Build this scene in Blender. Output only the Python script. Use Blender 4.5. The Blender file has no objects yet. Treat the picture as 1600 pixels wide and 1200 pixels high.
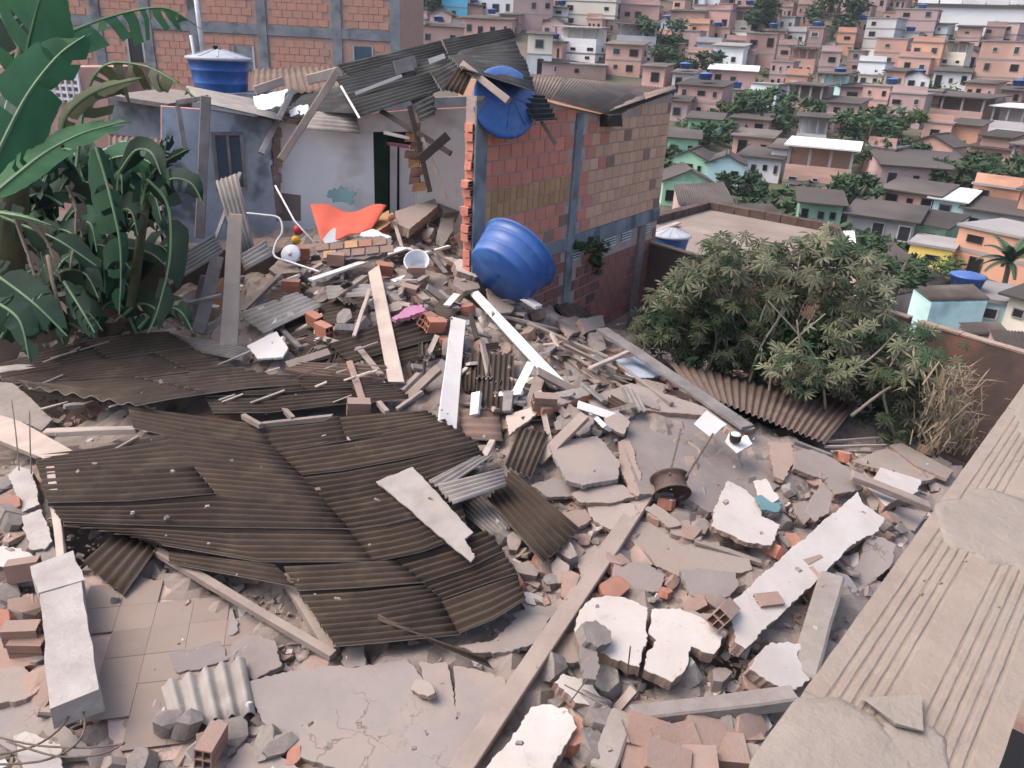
import bpy, bmesh, math, random
import numpy as np
from mathutils import Vector, Matrix, Euler, noise
random.seed(11)
R_ = math.radians
sc = bpy.context.scene
# ---------------------------------------------------------------- camera
CAMZ = 5.5
PITCH, ROLL, F = 23.6, 3.0, 1200.0
cam = bpy.data.objects.new('camera', bpy.data.cameras.new('camera'))
sc.collection.objects.link(cam)
CM = Matrix.Translation((0, 0, CAMZ)) @ Matrix.Rotation(R_(90 - PITCH), 4, 'X') @ Matrix.Rotation(R_(ROLL), 4, 'Z')
cam.matrix_world = CM
cam.data.sensor_width = 36
cam.data.lens = F / 1600 * 36
cam.data.clip_start = 0.05
cam.data.clip_end = 3000
sc.camera = cam
# ---------------------------------------------------------------- sky, sun, exposure
SUN_EL, SUN_AZ = R_(57), R_(-92)      # overcast: soft bright sky high up on the left
wd = bpy.data.worlds.new('World'); sc.world = wd; wd.use_nodes = True
nt = wd.node_tree; nt.nodes.clear()
o_ = nt.nodes.new('ShaderNodeOutputWorld'); b_ = nt.nodes.new('ShaderNodeBackground'); s_ = nt.nodes.new('ShaderNodeTexSky')
s_.sky_type = 'NISHITA'; s_.sun_disc = False; s_.sun_elevation = SUN_EL; s_.sun_rotation = SUN_AZ
s_.air_density = 1.0; s_.dust_density = 5.0; s_.ozone_density = 0.7
b_.inputs[1].default_value = 0.15
nt.links.new(s_.outputs[0], b_.inputs[0]); nt.links.new(b_.outputs[0], o_.inputs[0])
sl = bpy.data.lights.new('sun', 'SUN'); sl.energy = 0.95; sl.angle = R_(45); sl.color = (1.0, 0.93, 0.85)
so = bpy.data.objects.new('sun', sl); sc.collection.objects.link(so)
sd = Vector((math.sin(SUN_AZ) * math.cos(SUN_EL), math.cos(SUN_AZ) * math.cos(SUN_EL), math.sin(SUN_EL)))
so.rotation_euler = sd.to_track_quat('Z', 'Y').to_euler()
sc.view_settings.view_transform = 'Standard'; sc.view_settings.look = 'None'
sc.view_settings.exposure = 1.08; sc.view_settings.gamma = 1.0; sc.view_settings.use_curve_mapping = False
# ---------------------------------------------------------------- helpers
COL = sc.collection
C0 = Vector((0, 0, CAMZ)); CR = CM.to_3x3()
V = Vector
def ray(px, py): return CR @ V(((px - 800) / F, (600 - py) / F, -1))
def at(px, py, Y):
    d = ray(px, py); return C0 + d * (Y / d.y)
def onplane(px, py, p, n):
    d = ray(px, py); n = V(n); k = d.dot(n)
    return C0 + d * ((p - C0).dot(n) / k)
def zplane(px, py, z): return onplane(px, py, V((0, 0, z)), (0, 0, 1))
# the heap of debris: heights at a few places, joined by a smooth surface
CTRL = [(0,1200,1.25),(400,1200,1.3),(800,1200,1.4),(1200,1200,1.3),(1550,1200,1.0),(0,1000,1.3),(300,1000,1.3),(600,1030,1.4),
 (900,1000,1.55),(1200,950,1.6),(1400,900,1.3),(0,800,1.45),(250,800,1.5),(500,800,1.55),(750,800,1.75),(900,750,1.85),(1100,750,1.85),
 (1300,780,1.6),(1450,740,1.1),(0,650,1.2),(120,645,1.15),(250,640,1.55),(450,640,1.8),(700,640,2.0),(900,620,2.1),(1050,640,1.95),(1150,670,1.75),(1300,700,1.1),
 (0,580,1.2),(200,540,1.6),(400,520,2.05),(600,520,2.3),(800,540,2.15),(920,520,1.75),(1000,560,1.45),
 (350,430,2.3),(450,400,2.45),(600,400,2.6),(720,390,2.5),(820,470,1.9),(880,490,1.35),(500,360,2.55),(650,325,2.75),(1200,560,0.6),(1450,620,0.5)]
_cp = np.array([list(zplane(x, y, z)) for x, y, z in CTRL])
def _phi(r2): return np.where(r2 > 1e-12, 0.5 * r2 * np.log(np.maximum(r2, 1e-12)), 0)
_n = len(_cp); _K = _phi(((_cp[:, None, :2] - _cp[None, :, :2]) ** 2).sum(-1)) + np.eye(_n) * 0.05
_P = np.hstack([np.ones((_n, 1)), _cp[:, :2]])
_sol = np.linalg.solve(np.block([[_K, _P], [_P.T, np.zeros((3, 3))]]), np.concatenate([_cp[:, 2], np.zeros(3)]))
def mound(xy):
    xy = np.atleast_2d(np.asarray(xy, float))
    k = _phi(((xy[:, None, :] - _cp[None, :, :2]) ** 2).sum(-1))
    return np.clip(k @ _sol[:_n] + _sol[_n] + xy @ _sol[_n + 1:], 0.2, 2.9)
_tt = np.linspace(2.6, 22, 240)
def hit(px, py, lift=0.0):
    d = ray(px, py); dd = np.array(d)
    pts = np.array(C0)[None] + _tt[:, None] * dd[None]
    f = pts[:, 2] - mound(pts[:, :2]) - lift
    i = int(np.argmax(f < 0))
    if f[i] >= 0: i = len(_tt) - 1
    i = max(i, 1)
    a = f[i - 1] / (f[i - 1] - f[i] + 1e-9)
    return C0 + d * float(_tt[i - 1] + (_tt[i] - _tt[i - 1]) * max(0, min(1, a)))
def PT(p):
    """a point: Vector as is, (px,py) on the heap, (px,py,lift) above it"""
    if isinstance(p, Vector): return p
    return hit(p[0], p[1], p[2] if len(p) > 2 else 0.03)
# ---------------------------------------------------------------- objects and their properties
def T(o, label, cat, group=None):
    o['label'] = label; o['category'] = cat; o['kind'] = 'thing'
    if group: o['group'] = group
    return o
def ST(o): o['kind'] = 'structure'; return o
def STUFF(o, label=None, cat=None):
    o['kind'] = 'stuff'
    if label: o['label'] = label
    if cat: o['category'] = cat
    return o
def E(name, loc, rz=0.0, label=None, cat=None, group=None):
    o = bpy.data.objects.new(name, None); COL.objects.link(o); o.empty_display_size = .1
    o.location = loc; o.rotation_euler = (0, 0, rz)
    if label: T(o, label, cat, group)
    return o
def inst(name, mesh, parent, loc=(0, 0, 0), rot=(0, 0, 0), scale=(1, 1, 1)):
    o = bpy.data.objects.new(name, mesh); COL.objects.link(o)
    if parent: o.parent = parent
    o.location = loc; o.rotation_euler = rot; o.scale = scale
    return o
class MB:
    def __init__(s): s.v = []; s.f = []; s.m = []
    def add(s, vs, fs, mi=0):
        b = len(s.v); s.v += [tuple(v) for v in vs]
        s.f += [tuple(i + b for i in f) for f in fs]
        s.m += [mi] * len(fs) if isinstance(mi, int) else list(mi)
        return s
    def box(s, c, ax, ay, az, mi=0, j=0.0):
        c, ax, ay, az = V(c), V(ax), V(ay), V(az); vs = []
        for a in (-1, 1):
            for b in (-1, 1):
                for d in (-1, 1):
                    p = c + ax * a + ay * b + az * d
                    if j: p += V((random.uniform(-j, j), random.uniform(-j, j), random.uniform(-j, j)))
                    vs.append(p)
        return s.add(vs, [(0, 1, 3, 2), (4, 6, 7, 5), (0, 4, 5, 1), (2, 3, 7, 6), (0, 2, 6, 4), (1, 5, 7, 3)], mi)
    def bx(s, x0, x1, y0, y1, z0, z1, mi=0, j=0.0):
        return s.box(((x0 + x1) / 2, (y0 + y1) / 2, (z0 + z1) / 2), ((x1 - x0) / 2, 0, 0), (0, (y1 - y0) / 2, 0), (0, 0, (z1 - z0) / 2), mi, j)
    def tube(s, pts, rad, n=6, mi=0, cap=True):
        pts = [V(p) for p in pts]; b = len(s.v); k = len(pts)
        rad = rad if isinstance(rad, (list, tuple)) else [rad] * k
        ref = None
        for i, p in enumerate(pts):
            t = (pts[min(i + 1, k - 1)] - pts[max(i - 1, 0)]).normalized()
            if ref is None: ref = V((0, 0, 1)) if abs(t.z) < .9 else V((1, 0, 0))
            a = (ref - t * ref.dot(t)).normalized(); ref = a; c = t.cross(a)
            for q in range(n):
                g = 2 * math.pi * q / n
                s.v.append(tuple(p + (a * math.cos(g) + c * math.sin(g)) * rad[i]))
        for i in range(k - 1):
            for q in range(n):
                s.f.append((b + i * n + q, b + i * n + (q + 1) % n, b + (i + 1) * n + (q + 1) % n, b + (i + 1) * n + q)); s.m.append(mi)
        if cap:
            s.f.append(tuple(b + q for q in range(n))[::-1]); s.f.append(tuple(b + (k - 1) * n + q for q in range(n))); s.m += [mi, mi]
        return s
    def lathe(s, prof, M=Matrix(), n=28, mi=0):
        b = len(s.v); k = len(prof)
        for r, z in prof:
            for q in range(n):
                g = 2 * math.pi * q / n
                s.v.append(tuple(M @ V((r * math.cos(g), r * math.sin(g), z))))
        for i in range(k - 1):
            for q in range(n):
                s.f.append((b + i * n + q, b + i * n + (q + 1) % n, b + (i + 1) * n + (q + 1) % n, b + (i + 1) * n + q)); s.m.append(mi)
        return s
    def mesh(s, name, mats, smooth=False, org=None, recalc=True):
        me = bpy.data.meshes.new(name)
        vs = s.v if org is None else [(v[0] - org[0], v[1] - org[1], v[2] - org[2]) for v in s.v]
        me.from_pydata(vs, [], s.f)
        for m in (mats if isinstance(mats, (list, tuple)) else [mats]): me.materials.append(M_[m] if isinstance(m, str) else m)
        me.polygons.foreach_set('material_index', s.m)
        if smooth: me.polygons.foreach_set('use_smooth', [True] * len(s.f))
        if recalc:
            bm = bmesh.new(); bm.from_mesh(me); bmesh.ops.recalc_face_normals(bm, faces=bm.faces); bm.to_mesh(me); bm.free()
        me.update(); return me
    def build(s, name, mats, parent=None, smooth=False, org=None, recalc=True):
        """one object; at top level its origin is put at its base"""
        if parent is None and org is None:
            a = np.array(s.v); org = (a[:, 0].mean(), a[:, 1].mean(), a[:, 2].min())
        elif parent is not None and org is None:
            org = PORG.get(parent.name, (0, 0, 0))
        me = s.mesh(name, mats, smooth, org, recalc)
        o = bpy.data.objects.new(name, me); COL.objects.link(o)
        if parent is None: o.location = org
        else: o.parent = parent
        return o
PORG = {}
def EW(name, loc, label, cat, group=None):
    """an Empty whose parts are given in world coordinates"""
    o = E(name, loc, 0, label, cat, group); PORG[o.name] = tuple(loc); return o
# ---------------------------------------------------------------- materials
M_ = {}
def mk(name, c1, c2=None, sc_=4.0, rough=.85, bump=.25, bs=40.0, dust=0.0, dc=(.27, .222, .196), rnd=.12, c3=None, s3=1.5, spec=.3, stretch=None, crack=0.0, trans=0.0):
    m = bpy.data.materials.new(name); m.use_nodes = True; M_[name] = m
    n = m.node_tree.nodes; L = m.node_tree.links; p = n['Principled BSDF']
    p.inputs['Roughness'].default_value = rough; p.inputs['Specular IOR Level'].default_value = spec
    tc = n.new('ShaderNodeTexCoord'); oi = n.new('ShaderNodeObjectInfo')
    ad = n.new('ShaderNodeVectorMath'); ad.operation = 'MULTIPLY_ADD'
    L.new(oi.outputs['Random'], ad.inputs[0]); ad.inputs[1].default_value = (17, 31, 11); L.new(tc.outputs['Object'], ad.inputs[2])
    vec = ad.outputs[0]
    if stretch:
        mp = n.new('ShaderNodeMapping'); mp.inputs['Scale'].default_value = stretch; L.new(vec, mp.inputs[0]); vec = mp.outputs[0]
    def nz(s, d=5, r=.6):
        t = n.new('ShaderNodeTexNoise'); t.inputs['Scale'].default_value = s; t.inputs['Detail'].default_value = d; t.inputs['Roughness'].default_value = r
        L.new(vec, t.inputs['Vector']); return t.outputs[0]
    def ramp(f, a, b):
        r = n.new('ShaderNodeMapRange'); r.inputs[1].default_value = a; r.inputs[2].default_value = b; L.new(f, r.inputs[0]); return r.outputs[0]
    def mix(f, a, b, mode='MIX'):
        x = n.new('ShaderNodeMix'); x.data_type = 'RGBA'; x.blend_type = mode
        for sck, val in ((x.inputs[0], f), (x.inputs[6], a), (x.inputs[7], b)):
            if hasattr(val, 'links'): L.new(val, sck)
            elif isinstance(val, (int, float)): sck.default_value = val
            else: sck.default_value = tuple(val) + (1,)
        return x.outputs[2]
    c2 = c2 or tuple(x * .7 for x in c1)
    col = mix(ramp(nz(sc_), .35, .68), c1, c2)
    if c3: col = mix(ramp(nz(s3, 3), .54, .66), col, c3)
    if rnd:
        mr = n.new('ShaderNodeMapRange'); mr.inputs[3].default_value = 1 - rnd; mr.inputs[4].default_value = 1 + rnd; L.new(oi.outputs['Random'], mr.inputs[0])
        cb = n.new('ShaderNodeVectorMath'); cb.operation = 'SCALE'; L.new(col, cb.inputs[0]); L.new(mr.outputs[0], cb.inputs['Scale']); col = cb.outputs[0]
    if dust:
        g = n.new('ShaderNodeNewGeometry'); sx = n.new('ShaderNodeSeparateXYZ'); L.new(g.outputs['Normal'], sx.inputs[0])
        up = ramp(sx.outputs[2], -.1, .8)
        mu = n.new('ShaderNodeMath'); mu.operation = 'MULTIPLY'; L.new(up, mu.inputs[0]); L.new(ramp(nz(2.2, 6, .7), .25, .62), mu.inputs[1])
        m2 = n.new('ShaderNodeMath'); m2.operation = 'MULTIPLY'; L.new(mu.outputs[0], m2.inputs[0]); m2.inputs[1].default_value = dust
        col = mix(m2.outputs[0], col, dc)
    if crack:
        vo = n.new('ShaderNodeTexVoronoi'); vo.feature = 'DISTANCE_TO_EDGE'; vo.inputs['Scale'].default_value = 3.2
        wv = n.new('ShaderNodeVectorMath'); wv.operation = 'MULTIPLY_ADD'; nn_ = n.new('ShaderNodeTexNoise'); nn_.inputs['Scale'].default_value = 6; nn_.inputs['Detail'].default_value = 6; L.new(vec, nn_.inputs['Vector'])
        L.new(nn_.outputs[1], wv.inputs[0]); wv.inputs[1].default_value = (.35, .35, .35); L.new(vec, wv.inputs[2]); L.new(wv.outputs[0], vo.inputs['Vector'])
        k1 = ramp(vo.outputs['Distance'], .018, .006); mu_ = n.new('ShaderNodeMath'); mu_.operation = 'MULTIPLY'; L.new(k1, mu_.inputs[0]); L.new(ramp(nz(1.1, 2), .60, .68), mu_.inputs[1])
        m3 = n.new('ShaderNodeMath'); m3.operation = 'MULTIPLY'; L.new(mu_.outputs[0], m3.inputs[0]); m3.inputs[1].default_value = crack
        col = mix(m3.outputs[0], col, (.09, .07, .06))
        col = mix(ramp(nz(26, 3), .66, .74), col, (.30, .24, .21))
    L.new(col, p.inputs['Base Color'])
    if bump:
        bp = n.new('ShaderNodeBump'); bp.inputs['Strength'].default_value = bump; bp.inputs['Distance'].default_value = .02
        L.new(nz(bs, 6, .65), bp.inputs['Height']); L.new(bp.outputs[0], p.inputs['Normal'])
    if trans:
        p.inputs['Subsurface Weight'].default_value = 0
        out = n['Material Output']; tr = n.new('ShaderNodeBsdfTranslucent'); ms = n.new('ShaderNodeMixShader'); ms.inputs[0].default_value = trans
        L.new(col, tr.inputs[0]); L.new(p.outputs[0], ms.inputs[1]); L.new(tr.outputs[0], ms.inputs[2]); L.new(ms.outputs[0], out.inputs[0])
    return m
attr_c2 = {}
DUST = (.27, .222, .196)
mk('heap', (.265, .218, .193), (.195, .158, .138), 3, .95, .6, 30, c3=(.26, .15, .11), s3=.8, rnd=0)
mk('sheet_dark', (.062, .044, .033), (.038, .027, .021), 3, .9, .35, 60, dust=.07, dc=(.17, .13, .10), rnd=.2, c3=(.078, .058, .043), s3=2)
mk('sheet_black', (.042, .042, .043), (.026, .026, .027), 3, .9, .3, 60, rnd=.15, c3=(.085, .085, .085), s3=1.2)
mk('sheet_brown', (.16, .105, .083), (.10, .068, .055), 3, .9, .35, 60, dust=.2, rnd=.12)
mk('sheet_grey', (.31, .285, .265), (.21, .19, .178), 3, .9, .35, 50, dust=.25, rnd=.12, c3=(.20, .18, .16), s3=1.6)
mk('sheet_edge', (.34, .31, .29), (.25, .22, .2), 8, .9, .3, 60)
mk('plaster_white', (.48, .445, .42), (.405, .365, .34), 2.2, .85, .25, 30, dust=.4, dc=(.42, .36, .325), rnd=.05, crack=.35)
mk('plaster_dusty', (.28, .235, .212), (.21, .175, .157), 2.0, .92, .4, 25, dust=.5, dc=DUST, rnd=.14, c3=(.26, .19, .155), s3=1.6, crack=.7)
mk('plaster_grey', (.215, .19, .182), (.165, .145, .138), 1.6, .92, .3, 25, dust=.55, dc=(.255, .215, .195), rnd=.16, c3=(.25, .195, .168), s3=1.3, crack=.7)
mk('plaster_pink', (.30, .215, .178), (.235, .17, .14), 2.5, .92, .35, 25, dust=.3, dc=DUST, rnd=.1)
mk('concrete', (.26, .23, .213), (.185, .163, .15), 5, .95, .55, 22, dust=.3, dc=DUST, rnd=.12)
mk('concrete_old', (.27, .285, .31), (.15, .165, .185), 2.2, .95, .5, 25, rnd=.05, c3=(.10, .11, .12), s3=1.1)
mk('column_pale', (.40, .365, .345), (.29, .262, .245), 4, .95, .6, 24, dust=.2, dc=(.36, .31, .285), rnd=.06)
mk('core', (.32, .215, .168), (.21, .16, .14), 9, .95, .8, 30, dust=.25, dc=DUST)
mk('mortar', (.44, .33, .29), (.33, .24, .21), 6, .95, .6, 40)
mk('mortar_dark', (.27, .225, .21), (.19, .16, .15), 6, .95, .6, 40)
mk('brick', (.44, .175, .11), (.34, .14, .095), 5, .9, .4, 45, dust=.4, dc=DUST, rnd=.22)
mk('brick_dusty', (.31, .185, .14), (.25, .155, .125), 4, .92, .4, 40, dust=.65, dc=DUST, rnd=.15)
mk('brick_red', (.64, .245, .18), (.56, .21, .155), 2.2, .9, .35, 40, rnd=.09, c3=(.52, .22, .155), s3=.7)
mk('brick_tan', (.66, .385, .26), (.58, .335, .225), 2.2, .9, .35, 40, rnd=.09, c3=(.52, .33, .25), s3=.9)
mk('brick_ochre', (.50, .29, .15), (.42, .23, .12), 5, .9, .3, 40, rnd=.15)
mk('brick_old', (.34, .145, .11), (.22, .10, .085), 1.6, .92, .4, 40, rnd=.2, c3=(.11, .075, .07), s3=.7)
mk('brick_far', (.56, .30, .225), (.49, .25, .19), 2, .9, .2, 30, rnd=0, c3=(.44, .27, .20), s3=.6)
mk('wood', (.27, .215, .185), (.19, .15, .128), 3, .85, .4, 30, dust=.4, dc=DUST, rnd=.15, stretch=(1, 1, 1))
mk('wood_pale', (.46, .375, .325), (.36, .29, .25), 3, .8, .3, 25, dust=.2, dc=DUST, rnd=.08)
mk('wood_grey', (.24, .22, .215), (.15, .135, .13), 4, .88, .5, 30, rnd=.15)
mk('wood_dark', (.06, .048, .042), (.035, .03, .028), 4, .85, .4, 30, rnd=.15)
mk('white_paint', (.62, .59, .575), (.55, .51, .49), 3, .6, .1, 20, dust=.12, dc=(.55, .48, .44), rnd=.03)
mk('ledge_block', (.29, .232, .192), (.238, .19, .158), 16, .94, .3, 90, rnd=.03, c3=(.26, .218, .185), s3=5)
mk('ledge_mortar', (.262, .224, .194), (.225, .192, .166), 14, .95, .35, 50, rnd=0)
mk('blue_plastic', (.022, .105, .36), (.016, .075, .27), 2.5, .42, .05, 10, rnd=.05, spec=.5, c3=(.05, .15, .40), s3=2, dust=.22, dc=(.30, .30, .34))
mk('lid', (.40, .42, .46), (.32, .34, .38), 3, .5, .05, 10)
mk('house_white', (.86, .87, .89), (.78, .79, .81), 1.4, .8, .12, 20, rnd=0, c3=(.60, .58, .56), s3=.9)
mk('house_blue', (.44, .49, .56), (.27, .31, .36), 2.0, .9, .3, 20, rnd=0, c3=(.15, .17, .2), s3=1.3)
mk('unlit_black', (.012, .012, .014), (.008, .008, .009), 3, .9, 0)  # near-black that paints the lack of light in rooms and openings
mk('rust', (.085, .05, .04), (.045, .03, .026), 8, .7, .4, 40, dust=.3, dc=(.2, .15, .13))
mk('rebar', (.17, .13, .11), (.1, .075, .065), 20, .7, .4, 60)
mk('iron_white', (.62, .62, .64), (.5, .5, .5), 6, .5, .05, 10)
mk('orange_cloth', (.55, .115, .075), (.46, .09, .06), 2, .9, .2, 60, rnd=0)
mk('pink_plastic', (.42, .19, .29), (.34, .15, .23), 4, .6, .1, 20)
mk('yellow_plastic', (.70, .42, .05), (.6, .35, .04), 4, .5, .05, 10)
mk('red_plastic', (.45, .04, .04), (.35, .03, .03), 4, .5, .05, 10)
mk('pale_plastic', (.52, .54, .60), (.45, .46, .5), 4, .5, .05, 10)
mk('teal_cloth', (.13, .24, .26), (.10, .18, .20), 3, .8, .1, 20)
mk('blue_glass', (.06, .10, .15), (.04, .07, .11), 2, .2, 0, 10, rnd=.2, spec=.6)
mk('pane', (.03, .033, .038), (.02, .02, .024), 2, .35, 0, 10, rnd=.4, spec=.5)
mk('leaf_banana', (.030, .108, .050), (.02, .075, .036), 3, .62, .15, 25, rnd=.25, trans=.25, spec=.2)
mk('leaf_bright', (.075, .19, .085), (.05, .14, .065), 3, .62, .15, 25, rnd=.1, trans=.3, spec=.2)
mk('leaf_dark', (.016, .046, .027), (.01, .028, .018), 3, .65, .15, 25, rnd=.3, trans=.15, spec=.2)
mk('leaf_olive', (.11, .125, .062), (.075, .088, .045), 3, .7, .15, 25, rnd=.2, trans=.15)
mk('leaf_dry', (.20, .155, .12), (.12, .09, .07), 4, .9, .3, 20, rnd=.3)
mk('midrib', (.13, .22, .11), (.09, .16, .08), 5, .5, .1, 20)
mk('pseudostem', (.09, .10, .055), (.05, .055, .032), 5, .7, .3, 15)
mk('leaf_dust', (.20, .20, .13), (.12, .125, .078), 3, .85, .2, 30, rnd=.35, trans=.1)
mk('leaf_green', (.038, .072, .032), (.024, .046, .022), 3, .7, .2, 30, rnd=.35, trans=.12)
mk('stem', (.33, .29, .22), (.22, .19, .145), 6, .9, .3, 20, rnd=.15)
mk('dry_grass', (.30, .24, .165), (.2, .155, .11), 5, .9, .1, 20, rnd=.2)
mk('earth', (.10, .075, .06), (.06, .045, .036), 2, .95, .6, 12, rnd=0, c3=(.05, .06, .03), s3=.6)
mk('hill', (.13, .10, .08), (.05, .07, .038), .12, .95, .3, 1, rnd=0, c3=(.13, .095, .075), s3=.08)
mk('foliage', (.055, .10, .045), (.03, .06, .028), .9, .75, 0, 10, rnd=.25, trans=.1)
mk('foliage_light', (.085, .135, .045), (.05, .09, .032), .9, .75, 0, 10, rnd=.2, trans=.15)
mk('bark', (.16, .13, .1), (.09, .075, .06), 5, .9, .4, 20)
for nm, c in dict(f_pink=(.40, .245, .215), f_salmon=(.43, .265, .215), f_orange=(.43, .235, .165), f_rose=(.36, .255, .245), f_brown=(.27, .18, .16), f_grey=(.38, .37, .38), f_cream=(.60, .54, .46), f_white=(.82, .82, .82),
                  f_mint=(.30, .50, .36), f_blue=(.42, .60, .76), f_yellow=(.56, .42, .12), f_lgrey=(.50, .52, .55), f_cyan=(.10, .42, .60)).items():
    c = tuple(min(.84, x * 1.42) for x in c)
    mk(nm, c, tuple(x * .78 for x in c), .9, .92, .1, 5, rnd=.14, c3=tuple(x * .55 for x in c), s3=.35)
mk('f_roof', (.085, .072, .066), (.055, .047, .044), .5, .92, .1, 4, rnd=.3, c3=(.13, .11, .10), s3=.3)
mk('f_roof_brown', (.16, .12, .10), (.1, .075, .065), .5, .92, .1, 4, rnd=.25)
mk('f_roof_white', (.70, .70, .72), (.6, .6, .6), .5, .8, .05, 4, rnd=.05)
mk('f_slab', (.30, .28, .275), (.2, .19, .185), .8, .95, .1, 4, rnd=.15)
mk('roof_flat', (.27, .215, .185), (.20, .155, .135), .7, .9, .2, 8, rnd=0, c3=(.33, .28, .25), s3=.35)
mk('f_frame', (.42, .41, .41), None, 2, .8, 0, 4, rnd=.5)
# ---------------------------------------------------------------- shape helpers
BOARDS = []
BIG = []          # pixel outlines of large pieces: small fragments keep off them
def inside(poly, x, y):
    c = False; j = len(poly) - 1
    for i in range(len(poly)):
        xi, yi = poly[i][0], poly[i][1]; xj, yj = poly[j][0], poly[j][1]
        if (yi > y) != (yj > y) and x < (xj - xi) * (y - yi) / (yj - yi) + xi: c = not c
        j = i
    return c
def fitplane(pts):
    a = np.array([list(p) for p in pts]); c = a.mean(0)
    u, s, vt = np.linalg.svd(a - c); n = V(vt[2]).normalized()
    if n.dot(C0 - V(c)) < 0: n = -n
    return V(c), n
def slab_mb(poly, th, lift=.04, n=None, p=None, jag=.006, steps=7, mb=None, mi=(0, 1), tilt=0.0):
    """a flat broken piece whose outline is seen at these pixels, lying on the heap (or on plane p, n), with thickness th"""
    if n is None:
        c, n = fitplane([hit(x, y, lift) for x, y in poly])
        if tilt:
            n2 = (n + V((random.gauss(0, tilt), random.gauss(0, tilt), 0))).normalized()
            if n2.dot((C0 - c).normalized()) > .3 and all((onplane(x, y, c, n2) - onplane(x, y, c, n)).length < .25 for x, y in poly): n = n2
    else:
        n = V(n).normalized(); cx = sum(q[0] for q in poly) / len(poly); cy = sum(q[1] for q in poly) / len(poly)
        c = p if p is not None else hit(cx, cy, lift)
    pts = [onplane(x, y, c, n) for x, y in poly]
    out = []; k = len(pts)
    for i in range(k):
        a, b = pts[i], pts[(i + 1) % k]; out.append(a)
        m = steps if jag and (b - a).length > .08 else 0
        e = (b - a); side = n.cross(e).normalized() if e.length > 1e-6 else V((0, 0, 0))
        if m: m = max(2, min(22, int((b - a).length / .028)))
        w1, w2 = random.uniform(-1.6, 1.6), random.uniform(0, 6)
        for q in range(1, m + 1):
            f = q / (m + 1); out.append(a.lerp(b, f + random.uniform(-.25, .25) / (m + 1)) + side * (random.uniform(-jag, jag) * 1.3 + jag * w1 * math.sin(f * 3.14) * math.sin(f * 7 + w2)))
    mb = mb or MB(); k = len(out); b = len(mb.v)
    lo = [q - n * th * random.uniform(.85, 1.1) + (c - q) * random.uniform(-.01, .02) for q in out] if jag else [q - n * th for q in out]
    mb.add(out + lo, [tuple(range(k)), tuple(range(2 * k - 1, k - 1, -1))] + [(i, (i + 1) % k, k + (i + 1) % k, k + i) for i in range(k)], [mi[0], mi[0]] + [mi[1]] * k)
    return mb, c, n
def slab(name, poly, th, mats, label, cat, lift=.04, n=None, p=None, jag=.006, steps=7, big=True):
    ext_ = max(max(q[i] for q in poly) - min(q[i] for q in poly) for i in (0, 1))
    mb, c, nn = slab_mb(poly, th, lift, n, p, jag, steps, tilt=.16 if ext_ < 60 else (.09 if ext_ < 120 else .03))
    o = mb.build(name, mats if isinstance(mats, (list, tuple)) else [mats, 'core'], recalc=True)
    if big: BIG.append(poly)
    bv = o.modifiers.new('b', 'BEVEL'); bv.width = .003; bv.segments = 1; bv.limit_method = 'ANGLE'; bv.angle_limit = R_(50)
    return T(o, label, cat)
def beam_mb(a, b, w, t, face='up', mb=None, j=.0, mi=0, segs=1, sag=0):
    a, b = PT(a), PT(b); ax = (b - a); d = ax.normalized()
    ref = V((0, 0, 1)) if face == 'up' else ((C0 - (a + b) / 2).normalized() if face == 'cam' else V(face))
    nn = (ref - d * ref.dot(d)).normalized(); s = d.cross(nn)
    mb = mb or MB(); base = len(mb.v); vs = []
    for i in range(segs + 1):
        f = i / segs; c = a.lerp(b, f) - nn * sag * 4 * f * (1 - f)
        for x, y in ((-1, -1), (1, -1), (1, 1), (-1, 1)):
            e = V((random.uniform(-j, j), random.uniform(-j, j), random.uniform(-j, j))) if j else V((0, 0, 0))
            vs.append(c + s * (w / 2 * x) + nn * (t / 2 * y) + e)
    fs = [(0, 1, 2, 3), tuple(4 * segs + q for q in (3, 2, 1, 0))]
    for i in range(segs):
        for q in range(4): fs.append((4 * i + q, 4 * i + (q + 1) % 4, 4 * i + 4 + (q + 1) % 4, 4 * i + 4 + q))
    mb.add(vs, fs, mi); return mb
def beam(name, a, b, w, t, mat, label, cat, face='up', j=.004, segs=3, sag=0, group=None):
    if not isinstance(a, Vector) and not isinstance(b, Vector):
        d_ = math.hypot(b[0] - a[0], b[1] - a[1]) or 1; k_ = 3 + w * 70; ox, oy = -(b[1] - a[1]) / d_ * k_, (b[0] - a[0]) / d_ * k_
        BIG.append([(a[0] + ox, a[1] + oy), (b[0] + ox, b[1] + oy), (b[0] - ox, b[1] - oy), (a[0] - ox, a[1] - oy)])
    o = beam_mb(a, b, w, t, face, None, j, 0, segs, sag).build(name, mat)
    bv = o.modifiers.new('b', 'BEVEL'); bv.width = min(w, t) * .12; bv.segments = 1
    return T(o, label, cat, group)
def board(name, quad, Ys, th, mat, label, cat):
    """a stiff board seen at four pixels; Ys = distance at the first two and the last two corners"""
    a = [at(quad[i][0], quad[i][1], Ys[0 if i < 2 else 1]) for i in range(4)]
    mb = MB(); c, n = fitplane(a); dn = n * th; m = 4; vs = []
    for i in range(m + 1):
        f = i / m; l = a[0].lerp(a[3], f); r = a[1].lerp(a[2], f)
        for q in (l, r, r - dn, l - dn): vs.append(q + V((random.uniform(-1, 1), random.uniform(-1, 1), random.uniform(-1, 1))) * .004)
    fs = [(0, 1, 2, 3), tuple(4 * m + q for q in (3, 2, 1, 0))]
    for i in range(m):
        for q in range(4): fs.append((4 * i + q, 4 * i + (q + 1) % 4, 4 * i + 4 + (q + 1) % 4, 4 * i + 4 + q))
    mb.add(vs, fs)
    BIG.append(quad); BOARDS.append(quad)
    o = mb.build(name, mat); bv = o.modifiers.new('b', 'BEVEL'); bv.width = .004; bv.segments = 1
    return T(o, label, cat)
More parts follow.
